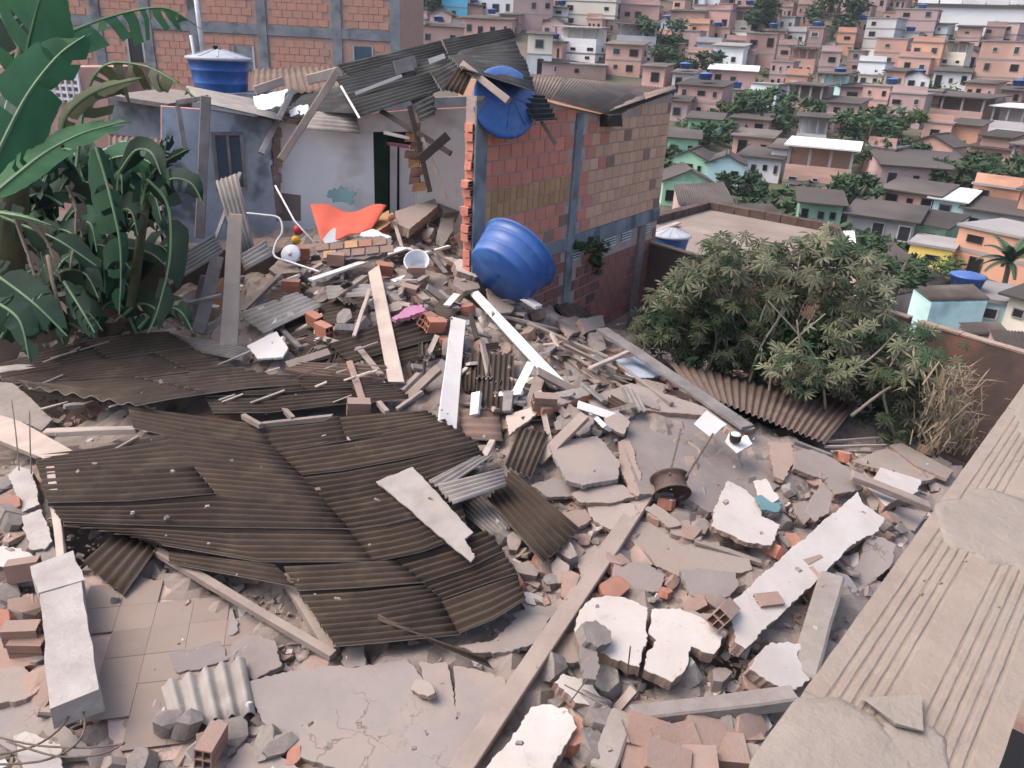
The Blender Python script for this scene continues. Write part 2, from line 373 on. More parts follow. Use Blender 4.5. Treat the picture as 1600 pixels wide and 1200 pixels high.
def sheet_mb(st, nw, amp=.018, th=.008, jag=(0, 0), sub=2, mb=None):
    """corrugated sheet: st = cross lines (A,B) from one end to the other, corrugations run along"""
    S = []
    for i in range(len(st) - 1):
        for q in range(sub): S.append((st[i][0].lerp(st[i + 1][0], q / sub), st[i][1].lerp(st[i + 1][1], q / sub)))
    S.append(st[-1]); K = len(S); ns = 8; nu = max(2, int(nw * ns)) + 1
    top = []; bot = []
    ja = [random.uniform(0, 1) for _ in range(nu)]; jb = [random.uniform(0, 1) for _ in range(nu)]
    for k in range(2):
        J = (ja, jb)[k]
        for i in range(1, nu): J[i] = .6 * J[i - 1] + .4 * J[i]
    ph = random.uniform(0, 6.28)
    for i, (A, B) in enumerate(S):
        A2, B2 = S[min(i + 1, K - 1)]; A1, B1 = S[max(i - 1, 0)]
        al = ((A2 + B2) - (A1 + B1)).normalized(); n = al.cross(B - A).normalized()
        if n.dot(C0 - A) < 0: n = -n
        for u in range(nu):
            f = u / (nu - 1); p = A.lerp(B, f)
            if i == 0: p = p + al * jag[0] * ja[u]
            if i == K - 1: p = p - al * jag[1] * jb[u]
            q = math.sin(2 * math.pi * nw * f + ph)
            top.append(p + n * (amp * q)); bot.append(p + n * (amp * q - th))
    mb = mb or MB(); o = len(top); fs = []; ms = []
    g = lambda i, u: i * nu + u
    for i in range(K - 1):
        for u in range(nu - 1):
            fs.append((g(i, u), g(i, u + 1), g(i + 1, u + 1), g(i + 1, u))); ms.append(0)
            fs.append((o + g(i, u), o + g(i + 1, u), o + g(i + 1, u + 1), o + g(i, u + 1))); ms.append(0)
        for u in (0, nu - 1): fs.append((g(i, u), g(i + 1, u), o + g(i + 1, u), o + g(i, u))); ms.append(1)
    for i in (0, K - 1):
        for u in range(nu - 1): fs.append((g(i, u), g(i, u + 1), o + g(i, u + 1), o + g(i, u))); ms.append(1)
    mb.add(top + bot, fs, ms); return mb
def smooth_sheet(o):
    for f in o.data.polygons: f.use_smooth = (f.material_index == 0)
    return o
def csheet(name, quad, mat, label, nw=6, lift=.08, amp=.018, jag=(.03, .03), Ys=None, parent=None, twist=0.0, bend=0.0):
    """quad A,B,C,D: corrugations run from edge A-B to edge D-C"""
    if Ys is None: q = [PT((x[0], x[1], x[2] if len(x) > 2 else lift)) for x in quad]
    else: q = [at(quad[i][0], quad[i][1], Ys[i]) for i in range(4)]
    st = [(q[0], q[1]), (q[3], q[2])]
    if bend or twist:
        m = ((q[0] + q[3]) / 2 + V((0, 0, bend)), (q[1] + q[2]) / 2 + V((0, 0, bend + twist))); st = [st[0], m, st[1]]
    o = sheet_mb(st, nw, amp, .008, jag, 3).build(name, [mat, 'sheet_edge'], parent, recalc=True)
    smooth_sheet(o)
    if parent is None:
        T(o, label, 'roofing sheet'); BIG.append([x[:2] for x in quad])
    return o
def foliage_mb(mb, clumps, nleaf, size, mi=0, fold=.25, rnd=random):
    for c, r in clumps:
        for _ in range(nleaf):
            d = V((rnd.gauss(0, 1), rnd.gauss(0, 1), rnd.gauss(0, 1))).normalized()
            p = V(c) + V((d.x * r[0], d.y * r[1], d.z * r[2])) * (rnd.random() ** .4)
            a = V((rnd.gauss(0, 1), rnd.gauss(0, 1), rnd.gauss(0, .6))).normalized(); b = a.cross(d + V((0, 0, .4))).normalized()
            s = size * rnd.uniform(.6, 1.4); n = a.cross(b)
            mb.add([p - a * s, p - b * s * .45 + n * s * fold, p + a * s, p + b * s * .45 + n * s * fold], [(0, 1, 2), (0, 2, 3)], mi)
def tree(name, base, h, rx, rz, label, leaf=.5, mat='foliage', clumps=16, nleaf=70, cat='tree', trunk=True):
    t = E(name, base, 0, label, cat); mb = MB(); cl = []
    for _ in range(clumps):
        g = random.uniform(0, 6.28); r = math.sqrt(random.random()) * rx * .8; z = h - rz + random.uniform(-.75, .8) * rz
        k = random.uniform(.25, .45) * min(rx, rz * 1.3)
        cl.append(((r * math.cos(g), r * math.sin(g), z), (k * 1.2, k * 1.2, k * .8)))
    foliage_mb(mb, cl, nleaf, leaf); mb.build('crown', mat, t, recalc=False)
    tb = MB(); tb.tube([(0, 0, -1), (0, 0, h * .4), (.1 * rx, 0, h * .75)], [.05 * h + .04, .035 * h + .03, .02 * h], 7)
    for c, r in cl[:6]: tb.tube([(0, 0, h * .45), V(c)], [.02 * h, .008 * h], 5)
    tb.build('trunk', 'bark', t); return t
# ---------------------------------------------------------------- the hillside across the valley
TP = [(-20, -1.0), (14, -1.0), (18, -3.5), (26, -5.2), (36, -6.2), (46, -6.2), (58, -4.6), (90, -1.4), (140, 6.5), (190, 23), (240, 42), (300, 66), (420, 96), (900, 110)]
def terr(Y):
    for (a, za), (b, zb) in zip(TP, TP[1:]):
        if Y <= b: return za + (zb - za) * (Y - a) / (b - a)
    return TP[-1][1]
def thit(px, py):
    d = ray(px, py); y = 19.0
    while y < 420:
        p = C0 + d * (y / d.y)
        if p.z <= terr(y): return p
        y += .25
    return C0 + d * (300 / d.y)
mb = MB(); ys = [-20, 0, 14, 18, 22, 26, 31, 36, 41, 46, 52, 58, 66, 74, 82, 90, 100, 110, 120, 130, 140, 150, 160, 170, 180, 190, 200, 215, 230, 240, 260, 280, 300, 420, 900]; xs = list(range(-600, 601, 12))
g = lambda i, j: i * len(xs) + j
mb.add([(x * (.3 if y < 60 else 1) * (1 if y < 300 else 2), y, terr(y) + (0 if y < 20 else .8 * noise.noise(V((x * .05, y * .05, 3))))) for y in ys for x in xs],
       [(g(i, j), g(i, j + 1), g(i + 1, j + 1), g(i + 1, j)) for i in range(len(ys) - 1) for j in range(len(xs) - 1)])
ST(mb.build('terrain', 'hill', smooth=True, org=(0, 0, 0)))
# shared pieces of far houses
wm = MB()
for x0, x1, z0, z1 in ((-.5, .5, .42, .5), (-.5, .5, -.5, -.42), (-.5, -.4, -.42, .42), (.4, .5, -.42, .42)): wm.bx(x0, x1, -.05, .05, z0, z1, 0)
wm.bx(-.4, .4, -.015, .05, -.42, .42, 1)
WIN = wm.mesh('window', ['f_frame', 'pane'])
WIN2 = wm.mesh('window_dark', ['pane', 'unlit_black'])
def unit_box(name, mat):
    return MB().bx(-.5, .5, -.5, .5, 0, 1).mesh(name, mat)
UB = {}
def ub(mat):
    if mat not in UB: UB[mat] = unit_box('block_' + mat, mat)
    return UB[mat]
WG = {}
def wedge(mat):
    if mat not in WG: WG[mat] = MB().add([(-.5, -.5, 0), (.5, -.5, 0), (-.5, .5, 0), (.5, .5, 0), (-.5, .5, 1), (.5, .5, 1)], [(0, 2, 3, 1), (0, 1, 5, 4), (2, 4, 5, 3), (0, 4, 2), (1, 3, 5)]).mesh('gable_' + mat, mat)
    return WG[mat]
tk = MB(); tk.lathe([(.01, 0), (.62, 0), (.76, .6), (.8, .6), (.8, .66), (.7, .70), (.01, .86)], n=14)
TANK = tk.mesh('far_tank', ['blue_plastic'], True)
HB = []           # boxes already taken on the hillside
COLN = dict(f_pink='pink brick', f_salmon='salmon brick', f_orange='orange brick', f_rose='dull rose brick', f_brown='brown brick', f_grey='grey cement', f_cream='cream', f_white='white', f_mint='mint green', f_blue='sky blue', f_yellow='yellow', f_lgrey='pale grey', f_cyan='bright cyan')
def house(x0, x1, yt, yb, col, roof='flat', nc=2, nr=1, label=None, yaw=None, low=None, deep=None, name='hillside_house', rc='f_roof', tank=False, group=None, base=None):
    xc = (x0 + x1) / 2; p = base or thit(xc, yb); Y = p.y
    az = math.atan2(p.x, p.y); k = (at(xc, yb, Y) - C0).dot(CR @ V((0, 0, -1))) / F
    w = (x1 - x0) * k; h = max(1.2, at(xc, yt, Y).z - p.z); d = deep or min(max(w * .9, 3.5), 11)
    a = az + (random.uniform(-.05, .38) if yaw is None else yaw)
    if roof == 'terrace': h = max(1.1, h - 2.3)
    w = w / (math.cos(a - az) + .25 * abs(math.sin(a - az)))
    fr = V((math.sin(a), math.cos(a), 0)); c = p + fr * d / 2
    t = E(name, (c.x, c.y, p.z), -a, label, 'house', group); HB.append((x0, x1, yt, yb))
    inst('wall', ub(col), t, (0, 0, -2.5), (0, 0, 0), (w, d, h + 2.5))
    ns = max(1, nr); sh = h / ns
    for r in range(1, ns):
        inst('floor_band', ub('f_slab'), t, (0, 0, r * sh - .12), (0, 0, 0), (w + .06, d + .06, .24))
    if low: inst('lower_storey', ub(low), t, (0, 0, -2.4), (0, 0, 0), (w + .1, d + .1, 2.4 + sh * .95))
    for r in range(ns):
        for q in range(nc):
            if random.random() < .12: continue
            ww = min(1.2, w / nc * .5) * random.uniform(.5, 1.1); hh = min(1.3, sh * .46) * random.uniform(.55, 1.1); dz = random.uniform(-.05, .06) * sh
            if r == 0 and random.random() < .22: ww, hh, dz = .85, min(2.0, sh * .8), -sh * .52 + min(2.0, sh * .8) / 2
            x = (q + .5 + random.uniform(-.12, .12)) / nc * w - w / 2
            inst('window', WIN if random.random() < .4 else WIN2, t, (x, -d / 2 - (.055 if low and r == 0 else .0) - .035, sh * r + sh * .52 + dz), (0, 0, 0), (ww, 1, hh))
        if d > 4.5 and random.random() < .7:
            inst('window', WIN2, t, (w / 2 + .035 + (.055 if low and r == 0 else 0), random.uniform(-.2, .2) * d, sh * r + sh * .52), (0, 0, math.pi / 2), (.9, 1, min(1.1, sh * .4)))
    if roof == 'flat':
        inst('roof', ub('f_slab'), t, (0, 0, h), (0, 0, 0), (w + .3, d + .3, .16))
        if random.random() < .4:
            inst('parapet', ub(col), t, (0, -d / 2 + .08, h + .16), (0, 0, 0), (w, .14, .7))
    elif roof == 'mono':
        q = math.atan2(.10 * d, d)
        inst('roof', ub(rc), t, (0, -.05, h + .03 + .05 * d), (q, 0, 0), (w + .6, d + .9, .1))
        inst('gable_wall', wedge(col), t, (0, 0, h - .01), (0, 0, 0), (w - .02, d - .02, .10 * d))
    elif roof == 'gable':
        g_ = MB(); r = .22 * w
        g_.add([(-w / 2, -d / 2, 0), (w / 2, -d / 2, 0), (0, -d / 2, r), (-w / 2, d / 2, 0), (w / 2, d / 2, 0), (0, d / 2, r)], [(0, 1, 2), (3, 5, 4), (0, 3, 4, 1)], 0)
        o = g_.build('gable_wall', col, t, org=(0, 0, 0)); o.location = (0, 0, h)
        for s in (-1, 1):
            inst('roof', ub(rc), t, (s * w / 4, 0, h + r / 2 + .0), (0, s * math.atan2(r, w / 2), 0), (math.hypot(r, w / 2) + .35, d + .5, .09))
    elif roof == 'terrace':
        for s in (-1, -.33, .33, 1): inst('post', ub('f_slab'), t, (s * (w / 2 - .15), -d / 2 + .15, h), (0, 0, 0), (.22, .22, 2.3))
        inst('back_wall', ub(col), t, (0, d / 4, h), (0, 0, 0), (w * .96, d / 2, 2.2))
        inst('roof', ub(rc), t, (0, 0, h + 2.36), (.05, 0, 0), (w + .7, d + .7, .12))
        inst('parapet', ub(col), t, (0, -d / 2 + .07, h), (0, 0, 0), (w, .12, .8))
    if tank: inst('water_tank', TANK, t, (random.uniform(-.25, .25) * w, -d * .2, h + .17 + (.1 * d if roof == 'mono' else 0)), (0, 0, 0), (1, 1, 1))
    return t
HS = [ # x0 x1 ytop ybase wall roof cols rows label extras
(877,960,-40,44,'f_cream','flat',3,4,'tall cream apartment block above the white house with zigzag parapet',{}),
(861,931,42,97,'f_white','terrace',3,2,'white two-storey house with balconies and zigzag top, below cream apartment block',{'rc':'f_slab'}),
(822,860,54,116,'f_cream','mono',1,2,'narrow house, cream above and pale blue below, left of white balcony house',{'low':'f_lgrey'}),
(960,1021,38,100,'f_grey','terrace',2,2,'grey cement house with open balconies right of the white balcony house',{}),
(942,1000,70,118,'f_salmon','mono',2,2,'salmon brick house with dark flat roof just behind the tan roof',{}),
(966,1028,8,40,'f_pink','flat',3,1,'pink brick house above the grey balcony house',{'tank':True}),
(1044,1098,18,50,'f_salmon','mono',2,1,'salmon house right of the tall dark tree',{}),
(1050,1090,48,88,'f_rose','flat',1,1,'rose grey house directly right of the tall dark tree, above bushes',{}),
(1098,1137,16,54,'f_pink','flat',2,1,'pink brick house left of cream house with long balcony',{}),
(1132,1172,18,50,'f_cream','terrace',2,1,'cream house with long balcony beside the dark tree at top',{}),
(1108,1157,72,114,'f_white','mono',2,1,'small white house with two windows under a grey storey',{'rc':'f_slab'}),
(1158,1205,52,112,'f_pink','flat',2,2,'pink two-storey block right of the small white two-window house',{}),
(1105,1176,110,142,'f_pink','mono',3,1,'pink house with a pale sloping roof over its terrace',{'rc':'f_roof_white'}),
(1052,1124,134,184,'f_pink','mono',3,2,'broad pink house with dark stained corner beside the red brick wall top',{'tank':True}),
(1122,1164,140,168,'f_rose','flat',2,1,'rose house with blue tank joined to broad pink house',{'tank':True}),
(1072,1122,186,218,'f_mint','mono',2,1,'uppermost of the three mint green houses',{}),
(1040,1087,216,250,'f_mint','mono',2,1,'middle mint green house hugging the red brick building corner',{}),
(1043,1101,248,284,'f_mint','gable',3,1,'lowest mint green house with three openings',{}),
(1138,1198,186,214,'f_pink','mono',2,1,'pink house with turquoise shutter above the pink verandah house',{}),
(1142,1202,214,242,'f_salmon','mono',2,1,'pink house with shaded verandah above the white house',{}),
(1100,1158,256,292,'f_blue','gable',2,1,'sky blue house with brown door beside lowest mint house',{}),
(1150,1216,246,280,'f_white','mono',4,1,'white house with grey roof right of the sky blue house',{}),
(1000,1037,104,137,'f_pink','mono',1,1,'small pink house with dark hat-like roof behind the tan roof ridge',{}),
(1285,1321,31,56,'f_cream','flat',3,1,'cream house with three windows right of palm-like tree',{}),
(1342,1388,28,92,'f_grey','flat',2,4,'tall grey cement tower house with white lowest storey',{'low':'f_white'}),
(1362,1408,60,104,'f_salmon','flat',1,2,'blank salmon block in front of the grey tower house',{}),
(1392,1452,14,66,'f_rose','flat',2,3,'rose house left of the long white factory wall',{'tank':True}),
(1416,1461,66,116,'f_orange','flat',2,2,'orange brick house with two upper windows below the white factory',{}),
(1462,1500,64,116,'f_cream','terrace',2,2,'narrow house with a yellow balcony band under the white factory',{}),
(1456,1509,112,140,'f_white','mono',3,1,'low white house with three small windows',{}),
(1517,1586,64,148,'f_salmon','flat',2,3,'large salmon three-storey house with grey lower floor at right',{}),
(1586,1620,64,104,'f_rose','flat',1,2,'rose house cut by the right edge near the top',{}),
(1576,1615,104,140,'f_pink','mono',2,2,'pink house with small windows at the right edge',{}),
(1337,1379,97,120,'f_lgrey','flat',2,1,'pale grey house with turquoise shutters',{}),
(1340,1374,118,133,'f_cream','flat',2,1,'cream low house with two windows under the turquoise-shuttered one',{}),
(1400,1446,90,120,'f_salmon','flat',2,1,'salmon house below the orange brick house',{}),
(1222,1256,118,152,'f_orange','flat',1,1,'blank orange wall house left of sky blue verandah',{}),
(1268,1309,134,160,'f_blue','terrace',3,1,'sky blue verandah house in mid hillside',{}),
(1308,1342,136,166,'f_rose','mono',1,1,'rose house with sagging roof right of sky blue verandah',{}),
(1340,1382,134,178,'f_pink','flat',2,2,'pink house with stair posts left of the yellow box room',{}),
(1380,1406,134,152,'f_yellow','flat',1,1,'little bright yellow rooftop room',{'tank':True}),
(1382,1434,146,198,'f_rose','flat',2,2,'tall rose and white tower house under the yellow room',{}),
(1475,1526,150,176,'f_salmon','flat',2,1,'blank salmon house above the column-fronted house',{}),
(1430,1526,174,198,'f_brown','terrace',4,1,'brown house with a row of pale columns',{}),
(1528,1605,164,190,'f_pink','mono',4,1,'long pink house with windows in a row at right',{}),
(1540,1610,188,218,'f_grey','terrace',2,1,'grey house with white awnings near right edge',{'rc':'f_roof_white'}),
(1438,1479,192,224,'f_salmon','flat',1,1,'salmon block between bushes and the orange house',{}),
(1480,1522,195,228,'f_orange','mono',1,1,'orange house with dark eave below brown column house',{}),
(1268,1336,160,190,'f_rose','mono',3,1,'pink house with curved balcony under a dark roof',{}),
(1255,1301,187,206,'f_pink','flat',1,1,'low pink house behind the white-canopied house',{}),
(1222,1320,240,298,'f_salmon','terrace',3,2,'big salmon house with bright white canopy over its terrace',{'rc':'f_roof_white','yaw':.05}),
(1345,1389,230,272,'f_pink','flat',1,1,'pink turret house with a single dark window among trees',{}),
(1372,1506,262,304,'f_rose','mono',4,1,'long rose house under a dark roof with white edge',{'yaw':-.25}),
(1412,1479,226,264,'f_salmon','gable',2,1,'salmon house with patched pale roof',{}),
(1512,1606,234,254,'f_salmon','mono',3,1,'low salmon house at right edge with dark roof',{}),
(1198,1223,232,280,'f_white','mono',1,1,'slim white house left of the white canopy',{}),
(1245,1309,318,354,'f_mint','mono',3,1,'pale green house with dark roof beyond the flat tan roof',{'yaw':-.1}),
(1375,1458,300,332,'f_salmon','mono',3,1,'salmon house with two white windows in valley',{}),
(1450,1498,312,346,'f_blue','mono',1,1,'light blue blank wall house in valley',{'rc':'f_roof_white'}),
(1510,1578,292,340,'f_orange','flat',2,2,'two-storey orange pink house with two black windows in the valley',{}),
(1578,1640,300,372,'f_orange','mono',2,2,'orange house cut by right edge above coconut palm',{}),
(1030,1110,284,330,'f_mint','gable',3,1,'mint house with white framed windows behind the brick wall corner',{'yaw':-.2}),
(1320,1420,340,372,'f_grey','mono',3,1,'grey house with small white window in the valley',{}),
(1395,1470,350,380,'f_mint','mono',2,1,'small green fronted house beside the grey house in valley',{}),
(868,946,101,121,'f_brown','flat',1,1,'low dark brick wall house below the white balcony house',{}),
(846,885,98,118,'f_rose','mono',1,1,'small rose house tucked left of the low dark brick wall',{}),
(628,656,-8,30,'f_lgrey','flat',2,2,'pale grey house just right of the tall brick building',{}),
(628,664,30,74,'f_cream','mono',1,1,'cream wall house beside tall brick building edge',{}),
(690,730,-10,32,'f_cyan','flat',1,2,'bright cyan blue house near the top',{}),
(655,725,42,76,'f_salmon','mono',2,1,'salmon house with blue tank below the cyan house',{'tank':True}),
(722,800,30,62,'f_pink','mono',4,1,'pink house with several blue tanks right of the cyan house',{'tank':True}),
(742,806,-6,30,'f_lgrey','flat',3,1,'pale house above pink house with tanks',{}),
(800,862,-4,48,'f_rose','flat',3,2,'rose house left of the cream apartment block',{}),
]
for s in HS:
    ex = dict(s[9]); house(*s[:8], label=s[8], **ex)
# a long white factory shed on the skyline
p = thit(1530, 54); k_ = p.y / 1100
t = E('factory_shed', p, -.42, 'long white factory wall with dark roof line on the skyline at right', 'factory')
inst('wall', ub('f_white'), t, (0, 6, -3), (0, 0, 0), (165 * k_, 12, 3 + 31 * k_)); inst('roof', ub('f_roof'), t, (0, 6, 31 * k_), (0, 0, 0), (168 * k_, 13, .5))
for i in range(6): inst('clerestory', ub('f_white'), t, ((-68 + i * 27) * k_, 7, 31 * k_ + .5), (0, 0, 0), (25 * k_, 8, 8 * k_))
HB.append((1452, 1600, 10, 54))
TREES = [(1025,98,22,42,'foliage','tall dark tree between grey balcony house and rose house',.55),(1088,118,34,26,'foliage','round green bushes under the rose grey house',.5),(1215,205,46,40,'foliage','large dark tree mass left of the sky blue verandah',.45),
 (1185,52,14,36,'foliage','dark slim tree beside cream balcony house at top',.6),(1298,62,26,48,'foliage','grey green feathery tree left of cream house',.6),(1132,196,24,22,'foliage_light','light green bush above the pink house with turquoise shutter',.35),
 (1108,228,24,26,'foliage','dark bush between the mint houses and pink verandah',.35),(1345,262,28,60,'foliage','dense tree beside the white canopy house',.35),(1340,328,30,36,'foliage','deep green tree below pink turret house',.3),
 (1395,222,46,34,'foliage_light','broad green thicket below the tall rose tower',.35),(1490,300,40,40,'foliage','feathery palm-like tree below patched pale roof',.32),(1565,302,48,44,'foliage','broad leafy tree at right in valley',.32),
 (1045,276,14,30,'foliage','dark shrub against the brick building corner',.3),(1180,180,18,30,'foliage','leafy tree right of the rose house with tank',.4),(668,30,14,34,'foliage','dark tree left of the cyan house',.6),
 (1425,258,20,24,'foliage','green bush left of the patched pale roof',.35),(1590,150,20,22,'foliage_light','green bush at the right edge under the pink house',.45),(1520,18,60,20,'foliage','tree line on the skyline above the factory',.8),(1155,312,26,28,'foliage','small tree left of slim white house',.3)]
for x, y, rx, hh, m, lb, lf in TREES:
    p = thit(x, y); k = p.y / 1100; tree('hillside_tree', p, hh * k * 1.3, rx * k * 1.55, hh * k * .6, lb, lf, m, 16, 60); HB.append((x - rx * .7, x + rx * .7, y - hh * .8, y))
# more houses fill the hillside between those
ANCH = [(910, 20, 'cream apartment block'), (1020, 60, 'tall dark tree'), (1085, 150, 'broad pink house'), (1060, 240, 'mint green houses'), (1130, 270, 'sky blue house'), (1215, 165, 'dark tree mass'), (1290, 145, 'sky blue verandah'), (1270, 260, 'white canopy house'), (1365, 50, 'grey tower house'),
 (1392, 142, 'yellow rooftop room'), (1525, 40, 'white factory'), (1550, 110, 'large salmon house'), (1480, 180, 'pale column house'), (1440, 280, 'long rose house'), (1545, 320, 'two-storey orange house'), (1275, 335, 'pale green house'), (710, 10, 'cyan house'), (1295, 40, 'feathery tree'), (1150, 40, 'cream balcony house')]
used = {}; rr = random.Random(5); n_auto = 0
cand = []
for y in range(-46, 385, 9):
    for x in range(632, 1640, 15):
        cand.append((x + rr.uniform(-9, 9), y + rr.uniform(-5, 5)))
for x, y in cand:
    if x < 1040 and y > 112: continue
    if x < 860 and y > 60 or y > 318 and x < 1325: continue
    Y = thit(x, y).y; k = 1100 / Y
    w = rr.uniform(2.8, 5.2) * k; h = rr.uniform(2.6, 6.8) * k
    if w > 75: continue
    bx_ = (x - w / 2, x + w / 2, y - h, y)
    ov = 0
    for q in HB:
        ix = min(bx_[1], q[1]) - max(bx_[0], q[0]); iy = min(bx_[3], q[3]) - max(bx_[2], q[2])
        if ix > 0 and iy > 0: ov = max(ov, ix * iy / (w * h))
        if ix > 0 and iy > 0 and y > q[3] and ix * iy > .22 * (q[1] - q[0]) * (q[3] - q[2]): ov = 1
        if ix > 0 and iy > 0 and q[3] < y - 1 and y - h < q[3] - .62 * (q[3] - q[2]): ov = 1
    if ov > .55: continue
    col = rr.choice(['f_pink'] * 5 + ['f_salmon'] * 5 + ['f_rose'] * 4 + ['f_orange'] * 2 + ['f_brown'] * 2 + ['f_grey'] * 3 + ['f_cream', 'f_white', 'f_lgrey', 'f_white'])
    rf = rr.choice(['flat', 'flat', 'flat', 'flat', 'mono', 'mono', 'gable', 'terrace']); nr = 1 if h / k < 3.6 else 2; nc = rr.choice([1, 2, 2, 3])
    an = min(ANCH, key=lambda a: (a[0] - x) ** 2 + (a[1] - y) ** 2); dx, dy = x - an[0], y - an[1]
    dr = ('right of' if dx > 0 else 'left of') if abs(dx) > abs(dy) else ('below' if dy > 0 else 'above')
    rn = {'flat': 'flat roof', 'mono': 'sloping dark roof', 'gable': 'dark gable roof', 'terrace': 'roofed terrace'}[rf]
    lb = f"{'two-storey' if nr == 2 else 'low'} {COLN[col]} house with {rn}, {dr} the {an[2]}"
    used.setdefault(lb, []).append(house(*bx_, col, rf, nc, nr, lb, group='houses packed on the hillside', tank=rr.random() < .28)); n_auto += 1
for lb, hs in used.items():
    if len(hs) > 1:
        hs.sort(key=lambda o: o.location.x / o.location.y)
        wd_ = ['leftmost', 'next from left', 'third from left', 'fourth from left', 'fifth from left', 'sixth from left', 'seventh from left']
        for i, o in enumerate(hs):
            if len(lb.split()) > 13: lb = lb.split(' with ')[0] + ', ' + lb.split(', ', 1)[1]
            o['label'] = lb + ', ' + (('left one' if i == 0 else 'right one') if len(hs) == 2 else wd_[min(i, 6)])
print('houses', len(HS), n_auto)
gm = MB(); rr = random.Random(31); cl = []
for i in range(420):
    x, y = rr.uniform(1040, 1620), rr.uniform(60, 400) ** 1.0
    p = thit(x, y); k = p.y / 1100; r = rr.uniform(6, 18) * k; cl.append((p + V((0, 0, r * .3)), (r * 1.3, r, r * .8)))
foliage_mb(gm, cl, 26, .5, 0, .25, rr); STUFF(gm.build('hillside_undergrowth', 'foliage', recalc=False), 'green undergrowth and weeds between the hillside houses', 'undergrowth')
# ---------------------------------------------------------------- ground near the heap
mb = MB(); xs = [-14 + .5 * i for i in range(57)]; ys = [1 + .5 * i for i in range(28)]
def yardz(x, y): return float(0.12 + .12 * noise.noise(V((x * .6, y * .6, 1))) - max(0, -x - 4.5) * .35 * (1 if y < 11 else .5))
g = lambda i, j: i * len(xs) + j
mb.add([(x, y, max(-1.2, yardz(x, y))) for y in ys for x in xs], [(g(i, j), g(i, j + 1), g(i + 1, j + 1), g(i + 1, j)) for i in range(len(ys) - 1) for j in range(len(xs) - 1)])
ST(mb.build('ground', 'earth', smooth=True, org=(0, 0, 0)))
# the heap itself
mb = MB(); xs = np.arange(-6.2, 6.3, .1); ys = np.arange(2.4, 13.2, .1); X, Yg = np.meshgrid(xs, ys)
Z = mound(np.stack([X.ravel(), Yg.ravel()], 1)).reshape(X.shape)
PITS = [(hit(110, 640), .75, .9), (hit(140, 850), .4, .7), (hit(1330, 860), .35, .6), (hit(1160, 1045), .25, .5), (hit(30, 930), .3, .5), (hit(330, 470), .5, .6), (hit(770, 890), .25, .4), (hit(1250, 815), .2, .4)]
def hcell(x, y, z):
    n = noise.noise(V((x * 3, y * 3, 0))) * .07 + noise.cell(V((x * 6, y * 6, 1))) * .05 + noise.noise(V((x * 9, y * 9, 5))) * .03
    e = max(abs(x) - 5.6, 0) + max(2.9 - y, 0) + max(y - 12.9, 0)
    for c, r, dp in PITS:
        q = math.hypot(x - c.x, y - c.y) / r
        if q < 1: n -= dp * min(1, (1 - q) * 2.2)
    return max(-.3, z + n + .015 - e * 2)
nx = len(xs)
mb.add([(X[i, j], Yg[i, j], hcell(X[i, j], Yg[i, j], Z[i, j])) for i in range(len(ys)) for j in range(nx)],
       [(i * nx + j, i * nx + j + 1, i * nx + nx + j + 1, i * nx + nx + j) for i in range(len(ys) - 1) for j in range(nx - 1)])
ST(mb.build('rubble_ground', 'heap', org=(0, 0, 0)))
# ---------------------------------------------------------------- tall brick building at the back left
class Wall:
    """a vertical wall plane: local x along the wall, y out of it towards the viewer, z up"""
    def __init__(s, p, d):
        s.p = V(p); d = V((d[0], d[1], 0)).normalized(); s.d = d
        n = V((d.y, -d.x, 0)); s.n = n if n.dot(C0 - s.p) > 0 else -n
        s.rz = math.atan2(d.y, d.x); s.flip = 1 if V((-d.y, d.x, 0)).dot(s.n) > 0 else -1
    def uz(s, px, py):
        q = onplane(px, py, s.p, s.n) - s.p; return q.dot(s.d), q.z + s.p.z
def wbox(mb, u0, u1, z0, z1, y0, y1, W_, mi=0, j=0):
    f = W_.flip; return mb.bx(u0, u1, min(f * y0, f * y1), max(f * y0, f * y1), z0, z1, mi, j)
mk('mortar_pink', (.46, .30, .245), (.38, .245, .20), 6, .95, .4, 40)
W1 = Wall(at(400, 60, 25), (1, .0))
# align so that its courses run a little down to the right
t = E('tall_brick_building', (W1.p.x, W1.p.y, 0), W1.rz, 'tall pink brick building with grey concrete frame, behind banana plants', 'building')
u0, _ = W1.uz(-60, 60); u1, _ = W1.uz(622, 60); zt = 9.5; z_b = 1.0
mb = MB(); wbox(mb, u0, u1, z_b, zt, -6, 0, W1); mb.build('wall', 'mortar_pink', t, org=(0, 0, 0))
colpx = [155, 232, 306, 411, 527, 618]; cols = [W1.uz(c, 60)[0] for c in colpx]
for c in cols:
    mb = MB(); wbox(mb, c - .14, c + .14, z_b, zt, .001, .05, W1, 0, .006); mb.build('column', 'concrete_old', t, org=(0, 0, 0))
zb1 = W1.uz(400, 38)[1]; zb0 = W1.uz(400, 54)[1]
edges = [u0] + cols + [u1]
for i in range(len(edges) - 1):
    a = edges[i] + (.14 if i else 0); b = edges[i + 1] - (.14 if i < len(edges) - 2 else 0)
    if b - a < .1: continue
    mb = MB(); wbox(mb, a + .002, b - .002, zb0, zb1, .001, .036, W1, 0, .004); mb.build('beam', 'concrete_old', t, org=(0, 0, 0))
wins = [(196, 229, 50, 98, 'pane'), (331, 345, 71, 87, 'unlit_black'), (364, 400, 71, 112, 'concrete_old'), (551, 584, 72, 96, 'blue_glass')]
holes = []
